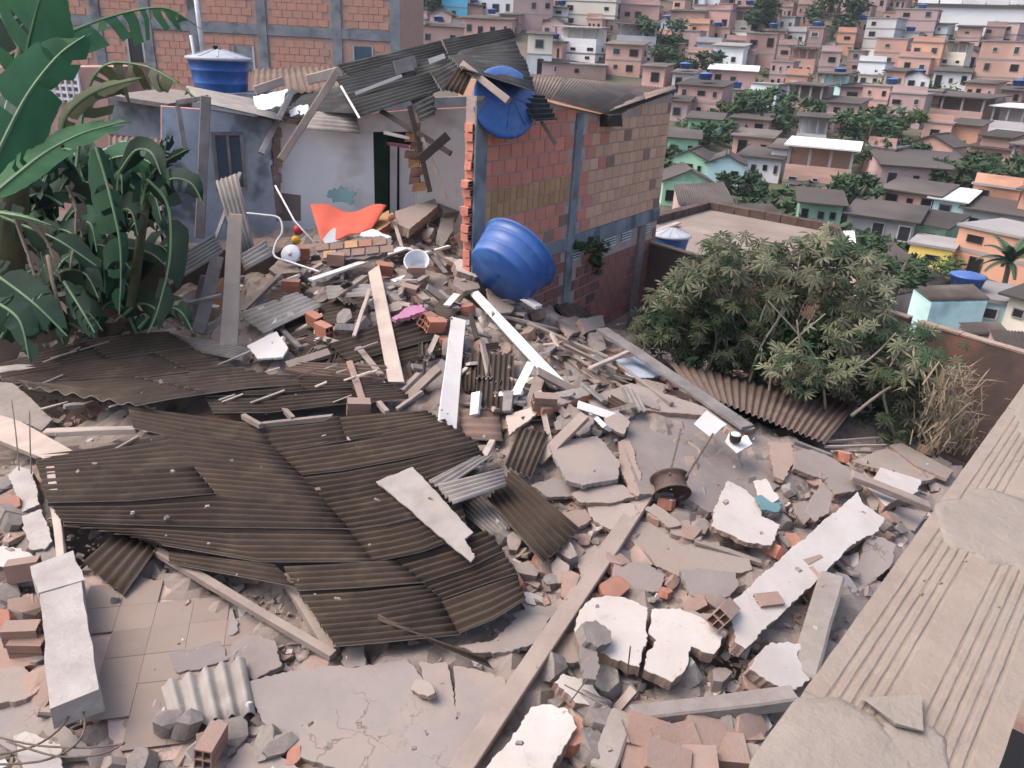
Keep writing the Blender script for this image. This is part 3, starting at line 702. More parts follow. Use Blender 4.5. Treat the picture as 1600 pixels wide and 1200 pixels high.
for a, b, c, d, m in wins:
    ua, zc = W1.uz(a, c); ub_, zd = W1.uz(b, d); holes.append((ua, ub_, zd, zc))
    w_ = MB(); wbox(w_, ua, ub_, zd, zc, .002, .012, W1); w = w_.build('window', m, t, org=(0, 0, 0))
    for q in ((ua, ua + .05), (ub_ - .05, ub_)):
        f_ = MB(); wbox(f_, q[0], q[1], zd, zc, .013, .035, W1); f_.build('frame', 'f_frame', w, org=(0, 0, 0))
mk('brick_far2', (.53, .31, .24), (.47, .26, .20), 2, .9, .2, 30, rnd=0)
rr = random.Random(3); mbs = [MB(), MB(), MB()]; z = z_b
while z < zt:
    u = u0 + (0 if int(z * 5) % 2 else .15)
    while u < u1:
        a, b = u + .008, u + .292
        ok = not (z + .19 > zb0 and z < zb1) and all(b < c - .14 or a > c + .14 for c in cols) and not any(b > h[0] and a < h[1] and z + .19 > h[2] and z < h[3] for h in holes) and b < u1
        if ok: wbox(mbs[rr.choice([0, 0, 1, 2])], a, b, z + .008, z + .192, .001, .012 + rr.uniform(0, .006), W1)
        u += .3
    z += .2
for m, mat in zip(mbs, ('brick_far', 'brick_far2', 'brick_far')): STUFF(m.build('brick', mat, t, org=(0, 0, 0)))
# white pipes in front of the building
for a, b, y, lb, r in (((304, -20), (318, 92), 17.5, 'thick white pipe rising out of the lidded blue tank', .05), ((298, 55), (311, 131), 16.2, 'thin white pipe beside the lidded blue tank', .03)):
    T(MB().tube([at(*a, y), at(*b, y)], r, 8).build('pipe', 'iron_white', smooth=True), lb, 'pipe')
def tank(name, M, label, R=.62, h=.72, lid='lid', closed=True):
    t = E(name, (0, 0, 0), 0, label, 'water tank'); t.matrix_world = M
    k = R / .76
    prof = [(.02, 0), (.60 * k, 0), (.63 * k, .03), (.655 * k, h * .3), (.665 * k, h * .31), (.665 * k, h * .34), (.66 * k, h * .36), (.70 * k, h * .66), (.712 * k, h * .67), (.712 * k, h * .70), (.705 * k, h * .72), (.74 * k, h * .94), (.77 * k, h * .95), (.775 * k, h)]
    if not closed: prof += [(.755 * k, h), (.73 * k, h * .93), (.60 * k, .05), (.02, .04)]
    MB().lathe(prof, n=40).build('body', 'blue_plastic', t, True, org=(0, 0, 0))
    if closed:
        MB().lathe([(.80 * k, h - .02), (.815 * k, h), (.80 * k, h + .03), (.70 * k, h + .05), (.25 * k, h + .15), (.18 * k, h + .16), (.01, h + .165)], n=40).build('lid', lid, t, True, org=(0, 0, 0))
        for i in range(10):
            g = i * .628; MB().box((.45 * k * math.cos(g), .45 * k * math.sin(g), h + .105), (.27 * k * math.cos(g), .27 * k * math.sin(g), -.06), (-.02 * math.sin(g), .02 * math.cos(g), 0), (0, 0, .012)).build('lid_rib', lid, t, org=(0, 0, 0))
    return t
pt = at(347, 147, 16.5)
tank('water_tank', Matrix.Translation(pt), 'upright blue water tank with pale lid in front of tall brick building', R=.60, h=.66)
# roofs and walls between that building and the ruin
def wbox_px(name, quad, Y, depth, mat, label, cat, dY=0):
    """block whose front face is seen at four pixels (top-left, top-right, bottom-right, bottom-left)"""
    a = [at(quad[0][0], quad[0][1], Y), at(quad[1][0], quad[1][1], Y + dY), at(quad[2][0], quad[2][1], Y + dY), at(quad[3][0], quad[3][1], Y)]
    n = V((0, 1, 0)); mb = MB(); b = [q + V((0, depth, 0)) for q in a]
    mb.add(a + b, [(0, 1, 2, 3), (7, 6, 5, 4), (0, 4, 5, 1), (1, 5, 6, 2), (2, 6, 7, 3), (3, 7, 4, 0)])
    o = mb.build(name, mat); return T(o, label, cat)
csheet('roofing_sheet', [(395, 108), (525, 104), (548, 140), (390, 150)], 'sheet_brown', 'grey brown sheet roof right of the lidded blue tank', nw=14, Ys=[20, 19.5, 17, 17.5], jag=(0, .02))
wbox_px('rear_wall', [(388, 148), (560, 138), (560, 240), (388, 240)], 17.6, .15, 'concrete_old', 'shadowy wall under the grey brown sheet roof', 'wall')
wbox_px('tank_stand', [(300, 146), (398, 146), (398, 260), (300, 260)], 15.9, 1.2, 'concrete_old', 'grey masonry stand under the lidded blue tank', 'tank stand')
wbox_px('grey_wall', [(172, 152), (258, 166), (258, 216), (172, 210)], 15.5, 2.0, 'concrete_old', 'grey plastered wall under pale slab edge behind the bananas', 'wall')
wbox_px('slab_roof', [(168, 148), (262, 162), (262, 169), (168, 155)], 15.2, 2.6, 'concrete', 'pale slab edge on top of the grey plastered wall', 'roof')
csheet('roofing_sheet', [(170, 212), (262, 218), (262, 255), (170, 250)], 'sheet_brown', 'brown sheet roof glimpsed behind the banana leaves', nw=10, Ys=[14.6, 14.6, 12.6, 12.6], jag=(0, 0))
wbox_px('brick_house', [(-30, 105), (168, 105), (172, 330), (-30, 330)], 16.8, 2.0, 'f_pink', 'pink brick house wall with vent block, behind the banana plants', 'house')
vb = E('vent_panel', at(100, 132, 16.75), 0, 'white pierced vent block panel in the pink wall behind bananas', 'vent')
for i in range(5):
    for j in range(5): inst('vent_block', ub('f_white'), vb, (-.26 + i * .13, -.03, -.3 + j * .13), (0, 0, 0), (.09, .05, .05))
for i in range(6): inst('vent_rib', ub('f_white'), vb, (-.325 + i * .13, -.03, -.36), (0, 0, 0), (.035, .06, .7))
# second tank with pale lid low behind bananas
tank('water_tank', Matrix.Translation(at(215, 292, 11.8)), 'dark tank with pale lid low behind the banana leaves', R=.42, h=.5)
# ---------------------------------------------------------------- the half-collapsed house: grey-blue wall, white room, roof
W2 = Wall(at(255, 200, 12.2), (at(425, 220, 12.9) - at(255, 200, 12.2)))
t = E('blue_grey_house', (W2.p.x, W2.p.y, 0), W2.rz, 'weathered grey blue house wall with one window, left of the white room', 'house')
def wall_poly(W_, px, th, t, name, mat, off=0.0, core='brick_red'):
    q = [W_.uz(*p) for p in px]; k = len(q); f = W_.flip
    vs = [(u, f * off, z) for u, z in q] + [(u, f * (off - th), z) for u, z in q]
    mb = MB(); mb.add(vs, [tuple(range(k)), tuple(range(2 * k - 1, k - 1, -1))] + [(i, (i + 1) % k, k + (i + 1) % k, k + i) for i in range(k)], [0, 0] + [1] * k)
    return mb.build(name, [mat, core], t, org=(0, 0, 0))
wall_poly(W2, [(252, 166), (326, 172), (425, 188), (426, 215), (422, 250), (428, 300), (432, 345), (428, 460), (330, 460), (252, 460)], .18, t, 'wall', 'house_blue')
ua, zc = W2.uz(335, 211); ub_, zd = W2.uz(381, 292)
w_ = MB(); wbox(w_, ua, ub_, zd, zc, .004, .02, W2); w = w_.build('window', 'blue_glass', t, org=(0, 0, 0))
um = (ua + ub_) / 2
for a, b, c, d in ((ua - .05, ua, zd, zc), (ub_, ub_ + .05, zd, zc), (um - .02, um + .02, zd, zc), (ua - .05, ub_ + .05, zc, zc + .05), (ua - .05, ub_ + .05, zd - .05, zd)):
    f_ = MB(); wbox(f_, a, b, c, d, .004, .05, W2); f_.build('window_frame', 'wood_grey', w, org=(0, 0, 0))
# broken end showing hollow brick ends
for i in range(13):
    u, z = W2.uz(427 + (i % 3) * 1.5, 195 + i * 12); hb_ = MB(); wbox(hb_, u - .02, u + .09 + .03 * (i % 2), z - .08, z + .07, -.15, -.02, W2, 0, .008); hb_.build('brick', 'mortar_dark' if i % 3 else 'brick_dusty', t, org=(0, 0, 0))
W3 = Wall(at(430, 250, 13.1), (at(740, 250, 13.7) - at(430, 250, 13.1)))
t = E('white_room', (W3.p.x, W3.p.y, 0), W3.rz, 'white plastered room of the collapsed house, with dark doorway', 'house')
wall_poly(W3, [(428, 186), (500, 192), (575, 178), (640, 172), (640, 206), (583, 206), (586, 345), (570, 400), (420, 400), (424, 300)], .14, t, 'wall', 'house_white')
wall_poly(W3, [(650, 172), (735, 168), (735, 400), (652, 400)], .14, t, 'wall', 'house_white')
wall_poly(W3, [(583, 203), (652, 203), (652, 400), (570, 400), (586, 345)], .1, t, 'doorway', 'unlit_black', off=-.9, core='unlit_black')  # black panel painted as the unlit space beyond the opening
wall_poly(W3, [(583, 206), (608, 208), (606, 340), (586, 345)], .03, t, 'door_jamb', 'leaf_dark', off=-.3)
wall_poly(W3, [(610, 232), (650, 232), (650, 340), (610, 340)], .04, t, 'door', 'house_white', off=-.45)
wall_poly(W3, [(622, 234), (625, 234), (625, 338), (621, 338)], .02, t, 'door_gap_shade', 'unlit_black', off=-.42)  # thin black strip on the door, painted as shade in a gap
wall_poly(W3, [(604, 225), (640, 230), (640, 236), (604, 230)], .04, t, 'curtain_rail', 'pink_plastic', off=-.3)
wall_poly(W3, [(428, 300), (470, 305), (470, 345), (428, 345)], .03, t, 'stained_patch', 'plaster_dusty', off=.004)
wbox_px('back_wall', [(505, 160), (745, 150), (745, 300), (505, 300)], 16.0, .15, 'concrete_old', 'back wall in shadow behind the white room', 'wall')
# hanging stub of brick in the doorway
st = EW('hanging_brick_stub', at(645, 250, 13.0), 'column of broken orange bricks hanging beside the doorway', 'brick stub')
for i, (x, y) in enumerate([(648, 200), (645, 215), (650, 228), (643, 242), (647, 255), (652, 268), (648, 281), (655, 292)]):
    c = at(x, y, 13.0); MB().box(c, V((.085 + .02 * (i % 2), .02, 0)), V((0, .06, 0)), V((.01, 0, .065)), 0, .02).build('brick', ['brick_dusty', 'brick_ochre'][i % 3 == 1], st)
# roof sheets over the room; one collapsed roof, each sheet a part
rf = EW('roof_wreck', at(690, 120, 12.8), 'black corrugated roof collapsed over the white room', 'roof')
def rsheet(q, Ys, nw=6, jag=(.02, .04), mat='sheet_black', bend=0, parent=None):
    return csheet('roof_sheet', q, mat, None, nw, Ys=Ys, jag=jag, parent=parent or rf, bend=bend)
rsheet([(525, 101), (545, 120), (700, 82), (690, 62)], [14.6, 14.2, 14.4, 14.8], 5)
rsheet([(690, 62), (700, 84), (808, 58), (800, 44)], [14.8, 14.4, 14.8, 15.2], 5)
rsheet([(520, 122), (538, 148), (660, 118), (650, 92)], [14.3, 13.6, 13.9, 14.4], 6, (.05, .1))
rsheet([(640, 96), (652, 122), (812, 76), (805, 60)], [14.3, 13.8, 14.3, 14.7], 5)
rsheet([(535, 146), (560, 182), (690, 140), (672, 112)], [13.5, 12.7, 12.9, 13.5], 7)
rsheet([(672, 112), (690, 142), (730, 116), (712, 92)], [13.5, 12.9, 13.2, 13.8], 5)
rsheet([(640, 160), (655, 192), (688, 178), (682, 140)], [12.9, 12.4, 12.6, 12.9], 5, (.05, .12))
rsheet([(700, 88), (722, 108), (842, 146), (822, 90)], [12.4, 10.2, 10.6, 12.4], 8, (.02, .05))
rsheet([(718, 80), (706, 94), (828, 108), (806, 62)], [13.4, 12.8, 12.5, 13.7], 6, (.02, .05))
rsheet([(690, 140), (722, 148), (738, 112), (715, 104)], [11.2, 11.0, 11.1, 11.4], 4, (.02, .02), 'sheet_dark')
rsheet([(812, 148), (836, 190), (872, 187), (852, 150)], [11.0, 10.8, 11.1, 11.3], 5, (.0, .02))
rsheet([(445, 170), (470, 150), (590, 118), (560, 175)], [13.6, 14.4, 14.4, 13.0], 5, (.1, .1))
for a, b, ya, yb, w, m in (((555, 146), (628, 118), 13.3, 13.4, .05, 'white_paint'), ((670, 96), (695, 87), 14, 14, .08, 'white_paint'), ((617, 106), (650, 97), 14, 14.2, .22, 'sheet_grey'), ((618, 112), (646, 104), 13.9, 14.0, .1, 'sheet_grey'), ((533, 135), (562, 185), 13.2, 12.6, .035, 'white_paint')):
    beam_mb(at(*a, ya - .05), at(*b, yb - .05), w, .03, 'cam').build('batten', m, rf)
for a, b, ya, yb, w, m, lb in (((527, 112), (438, 250), 13.0, 12.0, .11, 'wood', 'long broken pole hanging from roof edge over the white wall'), ((458, 140), (408, 240), 13.4, 12.3, .09, 'wood_grey', 'grey pole leaning left of the white room'),
    ((722, 100), (795, 158), 10.6, 9.9, .09, 'wood', 'broken pole end jutting over the hanging blue tank'), ((846, 190), (868, 225), 11.2, 11.3, .05, 'wood', 'short stick hanging on the red brick wall'),
    ((595, 173), (705, 240), 12.9, 12.4, .08, 'wood_dark', 'dark roof beam fallen across the doorway'), ((640, 165), (672, 300), 12.7, 12.5, .08, 'wood_dark', 'dark post standing in the doorway'), ((656, 250), (700, 211), 12.1, 12.2, .14, 'wood_dark', 'dark board jammed crosswise by the doorway'),
    ((600, 207), (640, 216), 12.8, 12.8, .05, 'white_paint', 'white lintel strip over the doorway'), ((660, 215), (700, 310), 12.5, 12.2, .04, 'wood', 'thin stick leaning right of the doorway'),
    ((322, 150), (312, 372), 11.6, 11.2, .14, 'wood_grey', 'upright grey post before the grey blue wall'), ((277, 165), (290, 240), 11.9, 11.8, .07, 'wood_grey', 'thin upright of the frame left of grey post'), ((276, 160), (325, 152), 11.9, 11.7, .07, 'wood_grey', 'cross bar on top of the grey post'),
    ((482, 120), (512, 118), 16, 16, .06, 'white_paint', 'white stick on the grey brown roof'), ((398, 142), (443, 126), 15.5, 15.8, .16, 'wood_pale', 'pale plank on roof beside the lidded blue tank'), ((480, 125), (528, 113), 15.0, 15.0, .18, 'wood_pale', 'pale plank at the black roof corner')):
    beam('timber', at(*a, ya), at(*b, yb), w, w * .6, m, lb, 'timber', 'cam')
for q, Ys, m, nw, lb in (([(290, 135), (310, 160), (445, 190), (420, 160)], [13.8, 12.4, 12.6, 13.8], 'sheet_grey', 6, 'grey sheet roof edge above grey blue wall'), ([(412, 172), (400, 184), (470, 196), (492, 178)], [13.4, 12.8, 12.9, 13.4], 'sheet_dark', 4, 'mossy sheet end above the white wall'),
                     ([(490, 172), (478, 200), (565, 208), (560, 176)], [13.4, 12.7, 12.9, 13.4], 'sheet_grey', 5, 'pale corrugated sheet lying on top of the white wall')):
    o = csheet('roofing_sheet', q, m, lb, nw, Ys=Ys, jag=(.02, .05))
for q, lb in (([(451, 172), (463, 167), (467, 178), (454, 182)], 'white broken block on top of the white wall, left one'), ([(463, 165), (481, 163), (482, 178), (470, 180)], 'white broken block on top of the white wall, right one'), ([(395, 150), (450, 139), (440, 165), (402, 175)], 'pale plaster piece between tank and white wall')):
    slab('plaster_block', q, .12, ['house_white', 'house_white'], lb, 'plaster block', n=(0, -.8, .6), p=at(q[0][0], q[0][1], 13.2), jag=.01)
# ---------------------------------------------------------------- red brick building on the right
dv = ray(1660, 112); W4 = Wall(at(890, 250, 12.5), (dv.x, dv.y))
t = E('red_brick_building', (W4.p.x, W4.p.y, 0), W4.rz, 'red and tan hollow-brick building with concrete columns, tan roof behind', 'building')
uz = W4.uz; f4 = W4.flip
uL = uz(742, 250)[0]; uR = uz(1042, 220)[0]; ucol = uz(900, 250)[0]
zband1 = uz(1000, 333)[1]; zband0 = uz(960, 366)[1]
topl = [uz(*p) for p in ((735, 150), (835, 152), (870, 163), (955, 182), (1000, 164), (1050, 146))]
def ztop(u):
    for (a, za), (b, zb) in zip(topl, topl[1:]):
        if u <= b: return za + (zb - za) * (u - a) / (b - a)
    return topl[-1][1]
zlow = .2
us = sorted([uL] + [q[0] for q in topl if uL < q[0] < uR] + [uR]); k = len(us)
pf = [(u, ztop(u)) for u in us] + [(uR, zlow), (uL, zlow)]; n_ = len(pf)
mb = MB(); mb.add([(u, 0, z) for u, z in pf] + [(u, -f4 * .16, z) for u, z in pf], [tuple(range(n_)), tuple(range(2 * n_ - 1, n_ - 1, -1))] + [(i, (i + 1) % n_, n_ + (i + 1) % n_, n_ + i) for i in range(n_)])
wl = mb.build('wall', 'mortar', t, org=(0, 0, 0))
# side return at the far end
mb = MB(); wbox(mb, uR - .16, uR, zlow, ztop(uR) - .02, -5, -.161, W4); mb.build('end_wall', 'brick_tan', t, org=(0, 0, 0))
cw = .15
for c, w_, z0 in ((uL + .10, .13, zlow), (ucol, .115, zlow)):
    zz = z0; 
    mb = MB(); wbox(mb, c - w_, c + w_, z0, ztop(c) - .05, .002, .03, W4, 0, .004); mb.build('column', 'concrete_old', t, org=(0, 0, 0))
mb = MB(); wbox(mb, ucol + .12, uR, zband0, zband1, .002, .035, W4, 0, .003); mb.build('concrete_band', 'concrete_old', t, org=(0, 0, 0))
# vent blocks under the band
vents = []
for a, b, c, d in ((890, 905, 385, 398), (944, 962, 363, 380), (972, 986, 356, 368), (1001, 1016, 343, 356)):
    u_a = uz(a, c)[0]; u_b = uz(b, c)[0]; zc_ = zband0 - .03; zd_ = zc_ - .17; vents.append((u_a, u_b))
    vm = MB(); wbox(vm, u_a, u_b, zd_, zc_, .002, .008, W4); v = vm.build('vent', 'pane', t, org=(0, 0, 0))
    for i in range(4):
        vm = MB(); wbox(vm, u_a, u_b, zd_ + i * .05, zd_ + i * .05 + .02, .0085, .02, W4); vm.build('vent_rib', 'f_lgrey', v, org=(0, 0, 0))
BM = {}
def brickmesh(mat, L):
    if (mat, L) not in BM:
        b = MB(); h = .182; e = .006
        b.add([(0, 0, 0), (L, 0, 0), (L, 0, h), (0, 0, h), (e, f4 * .014, e), (L - e, f4 * .014, e), (L - e, f4 * .014, h - e), (e, f4 * .014, h - e)],
              [(4, 5, 6, 7), (0, 1, 5, 4), (1, 2, 6, 5), (2, 3, 7, 6), (3, 0, 4, 7), (3, 2, 1, 0)])
        BM[(mat, L)] = b.mesh('brick', [mat])
    return BM[(mat, L)]
rr = random.Random(8); items = []; z = zband1 - 10 * .2; row = 0
och = uz(820, 310)[1]
while z < 5.2:
    u = uL + .24 + (0 if row % 2 else -.15)
    ochre = abs(z + .1 - och) < .21
    while u < uR - .05:
        L = .142 if (ochre and u < ucol - .2) else .284
        a, b = max(u, uL + .235), min(u + L, uR - .02)
        ok = b - a > .05 and z + .19 < min(ztop(a), ztop(b)) and not (b > ucol - .12 and a < ucol + .12) and not (z + .19 > zband0 - .02 and z < zband1 and a > ucol)
        if ok and any(b > v0 and a < v1 and z + .19 > zband0 - .22 and z < zband0 for v0, v1 in vents): ok = False
        if ok and b < ucol and z + .1 < zband1 - .0 and z + .1 > zband1 - .25: ok = False     # dark ledge left of the column
        if ok:
            if ochre and u < ucol - .2: m = 'brick_ochre'
            elif z < zband0: m = 'brick_old'
            elif a > ucol + 1.0: m = rr.choice(['brick_tan'] * 24 + ['brick_dusty'])
            elif a > ucol: m = ('brick_red' if rr.random() < 1.05 - (a - ucol) else 'brick_tan')
            else: m = 'brick_red' if rr.random() < .98 else 'brick_dusty'
            items.append((a, b, z, m))
        u += L + .014
    z += .2; row += 1
items.sort(key=lambda q: (q[3] == 'brick_old', q[0]))
rest = {}
for i, (a, b, z, m) in enumerate(items):
    if rr.random() < .012: continue
    if i < 300:
        o = inst('brick', brickmesh(m, round(b - a, 3) if abs(b - a - .284) > .002 and abs(b - a - .142) > .002 else (.284 if b - a > .2 else .142)), wl, (a, f4 * .001, z + .009))
    else:
        r_ = rest.setdefault(0, (MB(), []))[0]; wbox(r_, a, b, z + .009, z + .191, .001, .015, W4, {'brick_tan': 0, 'brick_dusty': 1, 'brick_old': 2, 'brick_red': 0, 'brick_ochre': 0}[m])
if rest: STUFF(rest[0][0].build('brick_courses', ['brick_tan', 'brick_dusty', 'brick_old'], wl, org=(0, 0, 0)))
print('wall bricks', len(items), 'u', uL, ucol, uR, 'z', zband0, zband1)
mb = MB(); wbox(mb, uL + .24, ucol - .12, zband1 - .22, zband1 - .02, .002, .03, W4, 0, .006); mb.build('ledge', 'concrete_old', t, org=(0, 0, 0))
# broken left edge of the wall: hollow brick ends
for i in range(17):
    zz = 2.6 + i * .118
    if zz > ztop(uL) - .1: break
    L = random.uniform(.03, .13); hb_ = MB(); wbox(hb_, uL - L, uL - .002, zz, zz + .10, -.13, -.01, W4, 0, .008)
    o = hb_.build('broken_brick', 'brick_red', t, org=(0, 0, 0))
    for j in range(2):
        h2 = MB(); wbox(h2, uL - L + .01, uL - .03, zz + .02 + .04 * j, zz + .045 + .04 * j, -.009, .001, W4); h2.build('brick_hole_shade', 'unlit_black', o, org=(0, 0, 0))  # near-black plates painted as the shade inside the brick cells
# the corner pillar and boundary wall
up_ = uz(997, 400)[0]
mb = MB(); wbox(mb, up_ - .14, up_ + .1, .1, zband0 - .02, .016, .06, W4, 0, .01); mb.build('corner_pillar', 'mortar_dark', t, org=(0, 0, 0))
# tan roof: two pitches meeting in a valley
def roofquad(name, q4, parent, mat, nw, jag=(0, 0)):
    o = sheet_mb([(q4[0], q4[1]), (q4[3], q4[2])], nw, .011, .01, jag, 2).build(name, [mat, 'sheet_edge'], parent); return smooth_sheet(o)
rt = EW('roof_covering', at(940, 150, 13), 'tan and grey corrugated roof on top of the red brick building', 'roof')
Pw = lambda px, py, out=.12: onplane(px, py, W4.p + W4.n * out, W4.n)
bk = -W4.n * 4.2
mk('sheet_tan', (.22, .165, .135), (.17, .125, .105), 1.5, .9, .3, 40, rnd=.06, c3=(.12, .10, .09), s3=.45)
for f0, f1 in ((0, .25), (.25, .5), (.5, .75), (.75, 1)):
    e0, e1 = Pw(820, 144), Pw(960, 182); g0, g1 = at(820, 114, 15.2), at(1054, 139, 17.2)
    roofquad('roof_sheet', [e0.lerp(e1, f0), e0.lerp(e1, f1), g0.lerp(g1, f1), g0.lerp(g1, f0)], rt, 'sheet_tan', 11, (.03, 0))
for f0, f1 in ((0, .5), (.5, 1)):
    a0 = Pw(952, 178).lerp(Pw(1056, 141), f0); a1 = Pw(952, 178).lerp(Pw(1056, 141), f1)
    roofquad('roof_sheet', [a0 + V((0, 0, .04)), at(950, 168, 14.6).lerp(at(1052, 137, 17.1), f0) + V((0, 0, .05)), at(950, 168, 14.6).lerp(at(1052, 137, 17.1), f1) + V((0, 0, .05)), a1 + V((0, 0, .04))], rt, 'sheet_tan', 4, (.0, 0))
c = Pw(955, 181, .1); T(MB().box(c - V((0, 0, .06)), W4.d * .22, W4.n * .1, V((0, 0, .1)), 0, .03).build('gutter_end', 'wood_dark'), 'dark gutter end under the valley of the tan roof', 'gutter')
# hanging creeper on the lower wall
cr = EW('creeper', Pw(930, 400, .05), 'green creeper hanging from the concrete band of the brick wall', 'plant'); mb = MB()
cl = [(Pw(x, y, .12), (r, .07, r * .8)) for x, y, r in ((915, 386, .16), (928, 380, .18), (940, 385, .16), (905, 384, .1), (934, 400, .12), (936, 414, .08), (935, 425, .05), (926, 408, .07))]
foliage_mb(mb, cl, 60, .05); mb.build('leaves', 'foliage_light', cr, recalc=False)
MB().tube([Pw(935, 380, .05), Pw(936, 400, .06), Pw(935, 428, .05)], .008, 5).build('vine', 'stem', cr)
# boundary wall running towards the viewer on the right
A = zplane(1008, 378, 2.0); Bq = zplane(1640, 563, 2.0)
W5 = Wall(A, Bq - A); L5 = (Bq - A).length
mk('wall_dark', (.13, .085, .072), (.075, .055, .05), 1.2, .95, .4, 25, rnd=0, c3=(.20, .095, .075), s3=.9)
bw = E('boundary_wall', (A.x, A.y, 0), W5.rz, 'dark soot-stained red brick boundary wall behind the dusty shrubs', 'wall')
px_u = lambda px, py: W5.uz(px, py)[0]
segs = [(0, px_u(1342, 478), 2.0), (px_u(1342, 478), px_u(1420, 497), 2.0), (px_u(1434, 503), L5, 1.98)]
for a, b, zt_ in segs:
    mb = MB(); wbox(mb, a, b - .003, 0, zt_, -.13, 0, W5); w_ = mb.build('wall_length', 'wall_dark', bw, org=(0, 0, 0))
mk('coping', (.33, .25, .20), (.25, .18, .15), 6, .95, .5, 40, rnd=.1)
for a, b, zt_ in segs:
    u = a
    while u < b - .05:
        e = min(u + random.uniform(.5, .9), b); mb = MB(); wbox(mb, u + .004, e - .004, zt_ + .001, zt_ + .025 + random.uniform(0, .012), -.14, .012, W5, 0, .004); mb.build('coping_stone', 'coping', bw, org=(0, 0, 0)); u = e
# ---------------------------------------------------------------- near side of the valley: flat tan roof, dark roofs, houses
fr = EW('flat_roof_house', at(1150, 380, 20), 'flat tan cement roof with dark tiled rim beyond the boundary wall', 'house')
z0 = at(1150, 370, 22).z
rq = [zplane(1018, 350, z0), zplane(1105, 326, z0), zplane(1300, 362, z0), zplane(1330, 420, z0), zplane(1030, 420, z0)]
mb = MB(); k = len(rq); mb.add(rq + [q - V((0, 0, 3.5)) for q in rq], [tuple(range(k)), tuple(range(2 * k - 1, k - 1, -1))] + [(i, (i + 1) % k, k + (i + 1) % k, k + i) for i in range(k)], [0, 0] + [1] * k); mb.build('roof_slab', ['roof_flat', 'f_pink'], fr)
mk('rim', (.11, .07, .06), (.07, .05, .045), 3, .9, .4, 20)
for i in (0, 1, 2):
    a, b = rq[i], rq[i + 1]; m = max(2, int((b - a).length / .5))
    for j in range(m):
        p0, p1 = a.lerp(b, j / m), a.lerp(b, (j + .97) / m); beam_mb(p0 + V((0, 0, .12)), p1 + V((0, 0, .12)), .3, .24, mb=None, j=.012).build('rim_tile', 'rim', fr)
tank('water_tank', Matrix.Translation(at(1046, 392, 19)), 'blue tank with cracked pale lid on edge of the flat tan roof', R=.46, h=.4, lid='lid')
for q, lb in (((1022, 362, 1060, 348), 'loose plank on the flat tan roof, upper one'), ((1022, 372, 1052, 360), 'loose plank on the flat tan roof, lower one')):
    beam('plank', zplane(q[0], q[1], z0 + .1), zplane(q[2], q[3], z0 + .1), .18, .04, 'wood_pale', lb, 'plank')
def near_roof(q, z1, z2, mat, label, nw=20, wall=None, hwall=3.0):
    P = [zplane(q[0][0], q[0][1], z1), zplane(q[1][0], q[1][1], z1), zplane(q[2][0], q[2][1], z2), zplane(q[3][0], q[3][1], z2)]
    h = EW('valley_house', P[3] - V((0, 0, hwall)), label, 'house')
    o = sheet_mb([(P[0], P[1]), (P[3], P[2])], nw, .03, .02, (0, .05), 3).build('roof', [mat, 'sheet_edge'], h); smooth_sheet(o)
    c = sum(P, V((0, 0, 0))) / 4; B_ = [c + (p - c) * .94 - V((0, 0, .12)) for p in P]
    mb = MB(); mb.add(B_ + [V((b.x, b.y, c.z - hwall)) for b in B_], [(0, 1, 2, 3), (7, 6, 5, 4), (0, 4, 5, 1), (1, 5, 6, 2), (2, 6, 7, 3), (3, 7, 4, 0)]); mb.build('wall', wall or 'f_rose', h)
    return h
near_roof([(1325, 388), (1395, 378), (1462, 428), (1370, 440)], -2.6, -3.3, 'f_roof', 'dark sheet roof with a fallen plank just beyond the shrub tops', 26)
near_roof([(1380, 432), (1460, 428), (1500, 442), (1390, 462)], -3.4, -3.8, 'f_roof', 'lower dark roof in front of the yellow wall', 22)
near_roof([(1425, 447), (1520, 444), (1548, 468), (1455, 470)], -3.3, -3.7, 'f_roof', 'dark mossy roof of the light blue house', 22, 'f_blue', 2.6)
near_roof([(1498, 504), (1560, 502), (1580, 522), (1515, 524)], -3.6, -3.9, 'f_roof', 'small dark roof below the light blue house', 16)
near_roof([(1545, 515), (1640, 520), (1650, 560), (1560, 545)], -3.2, -3.6, 'f_roof', 'dark roof corner behind boundary wall at right edge', 18)
near_roof([(1145, 318), (1205, 318), (1230, 340), (1150, 345)], -2.9, -3.6, 'f_roof', 'dark roof left of the pale green house', 20)
near_roof([(1052, 288), (1130, 284), (1150, 322), (1060, 320)], -2.6, -3.4, 'f_roof', 'dark roof directly right of the brick building', 24)
near_roof([(1285, 362), (1335, 360), (1338, 385), (1290, 383)], -2.9, -3.0, 'f_roof_white', 'bright white roof slab between flat tan roof and dark roof', 12)
house(1417, 1478, 386, 416, 'f_yellow', 'flat', 1, 1, 'ochre yellow wall beyond the dark roofs', yaw=.1)
house(1455, 1562, 468, 508, 'f_blue', 'flat', 2, 1, 'light blue house with blue roof tank near coconut palm', yaw=-.05, tank=True, base=zplane(1508, 506, -5.2))
house(1478, 1615, 366, 436, 'f_orange', 'flat', 2, 2, 'large orange brick building behind coconut palm', yaw=.45)
house(1565, 1640, 470, 520, 'f_cream', 'mono', 2, 1, 'cream yellow house at right edge under the palm', yaw=.4, base=zplane(1600, 522, -5.0))
house(1500, 1600, 332, 366, 'f_grey', 'mono', 3, 1, 'grey house with white awning above orange brick building', yaw=.2)
for x, y in ((1545, 466), (1372, 402)):
    pass
b = at(1372, 405, 38)
tree('valley_tree', thit(1420, 500), 3.4, 2.2, 1.3, 'green tree behind the gap in the boundary wall', .16, 'foliage_light', 14, 90)
tree('valley_tree', zplane(1395, 470, -3), 2.2, 1.6, .9, 'green bush left of the light blue house roof', .14, 'foliage', 12, 90)
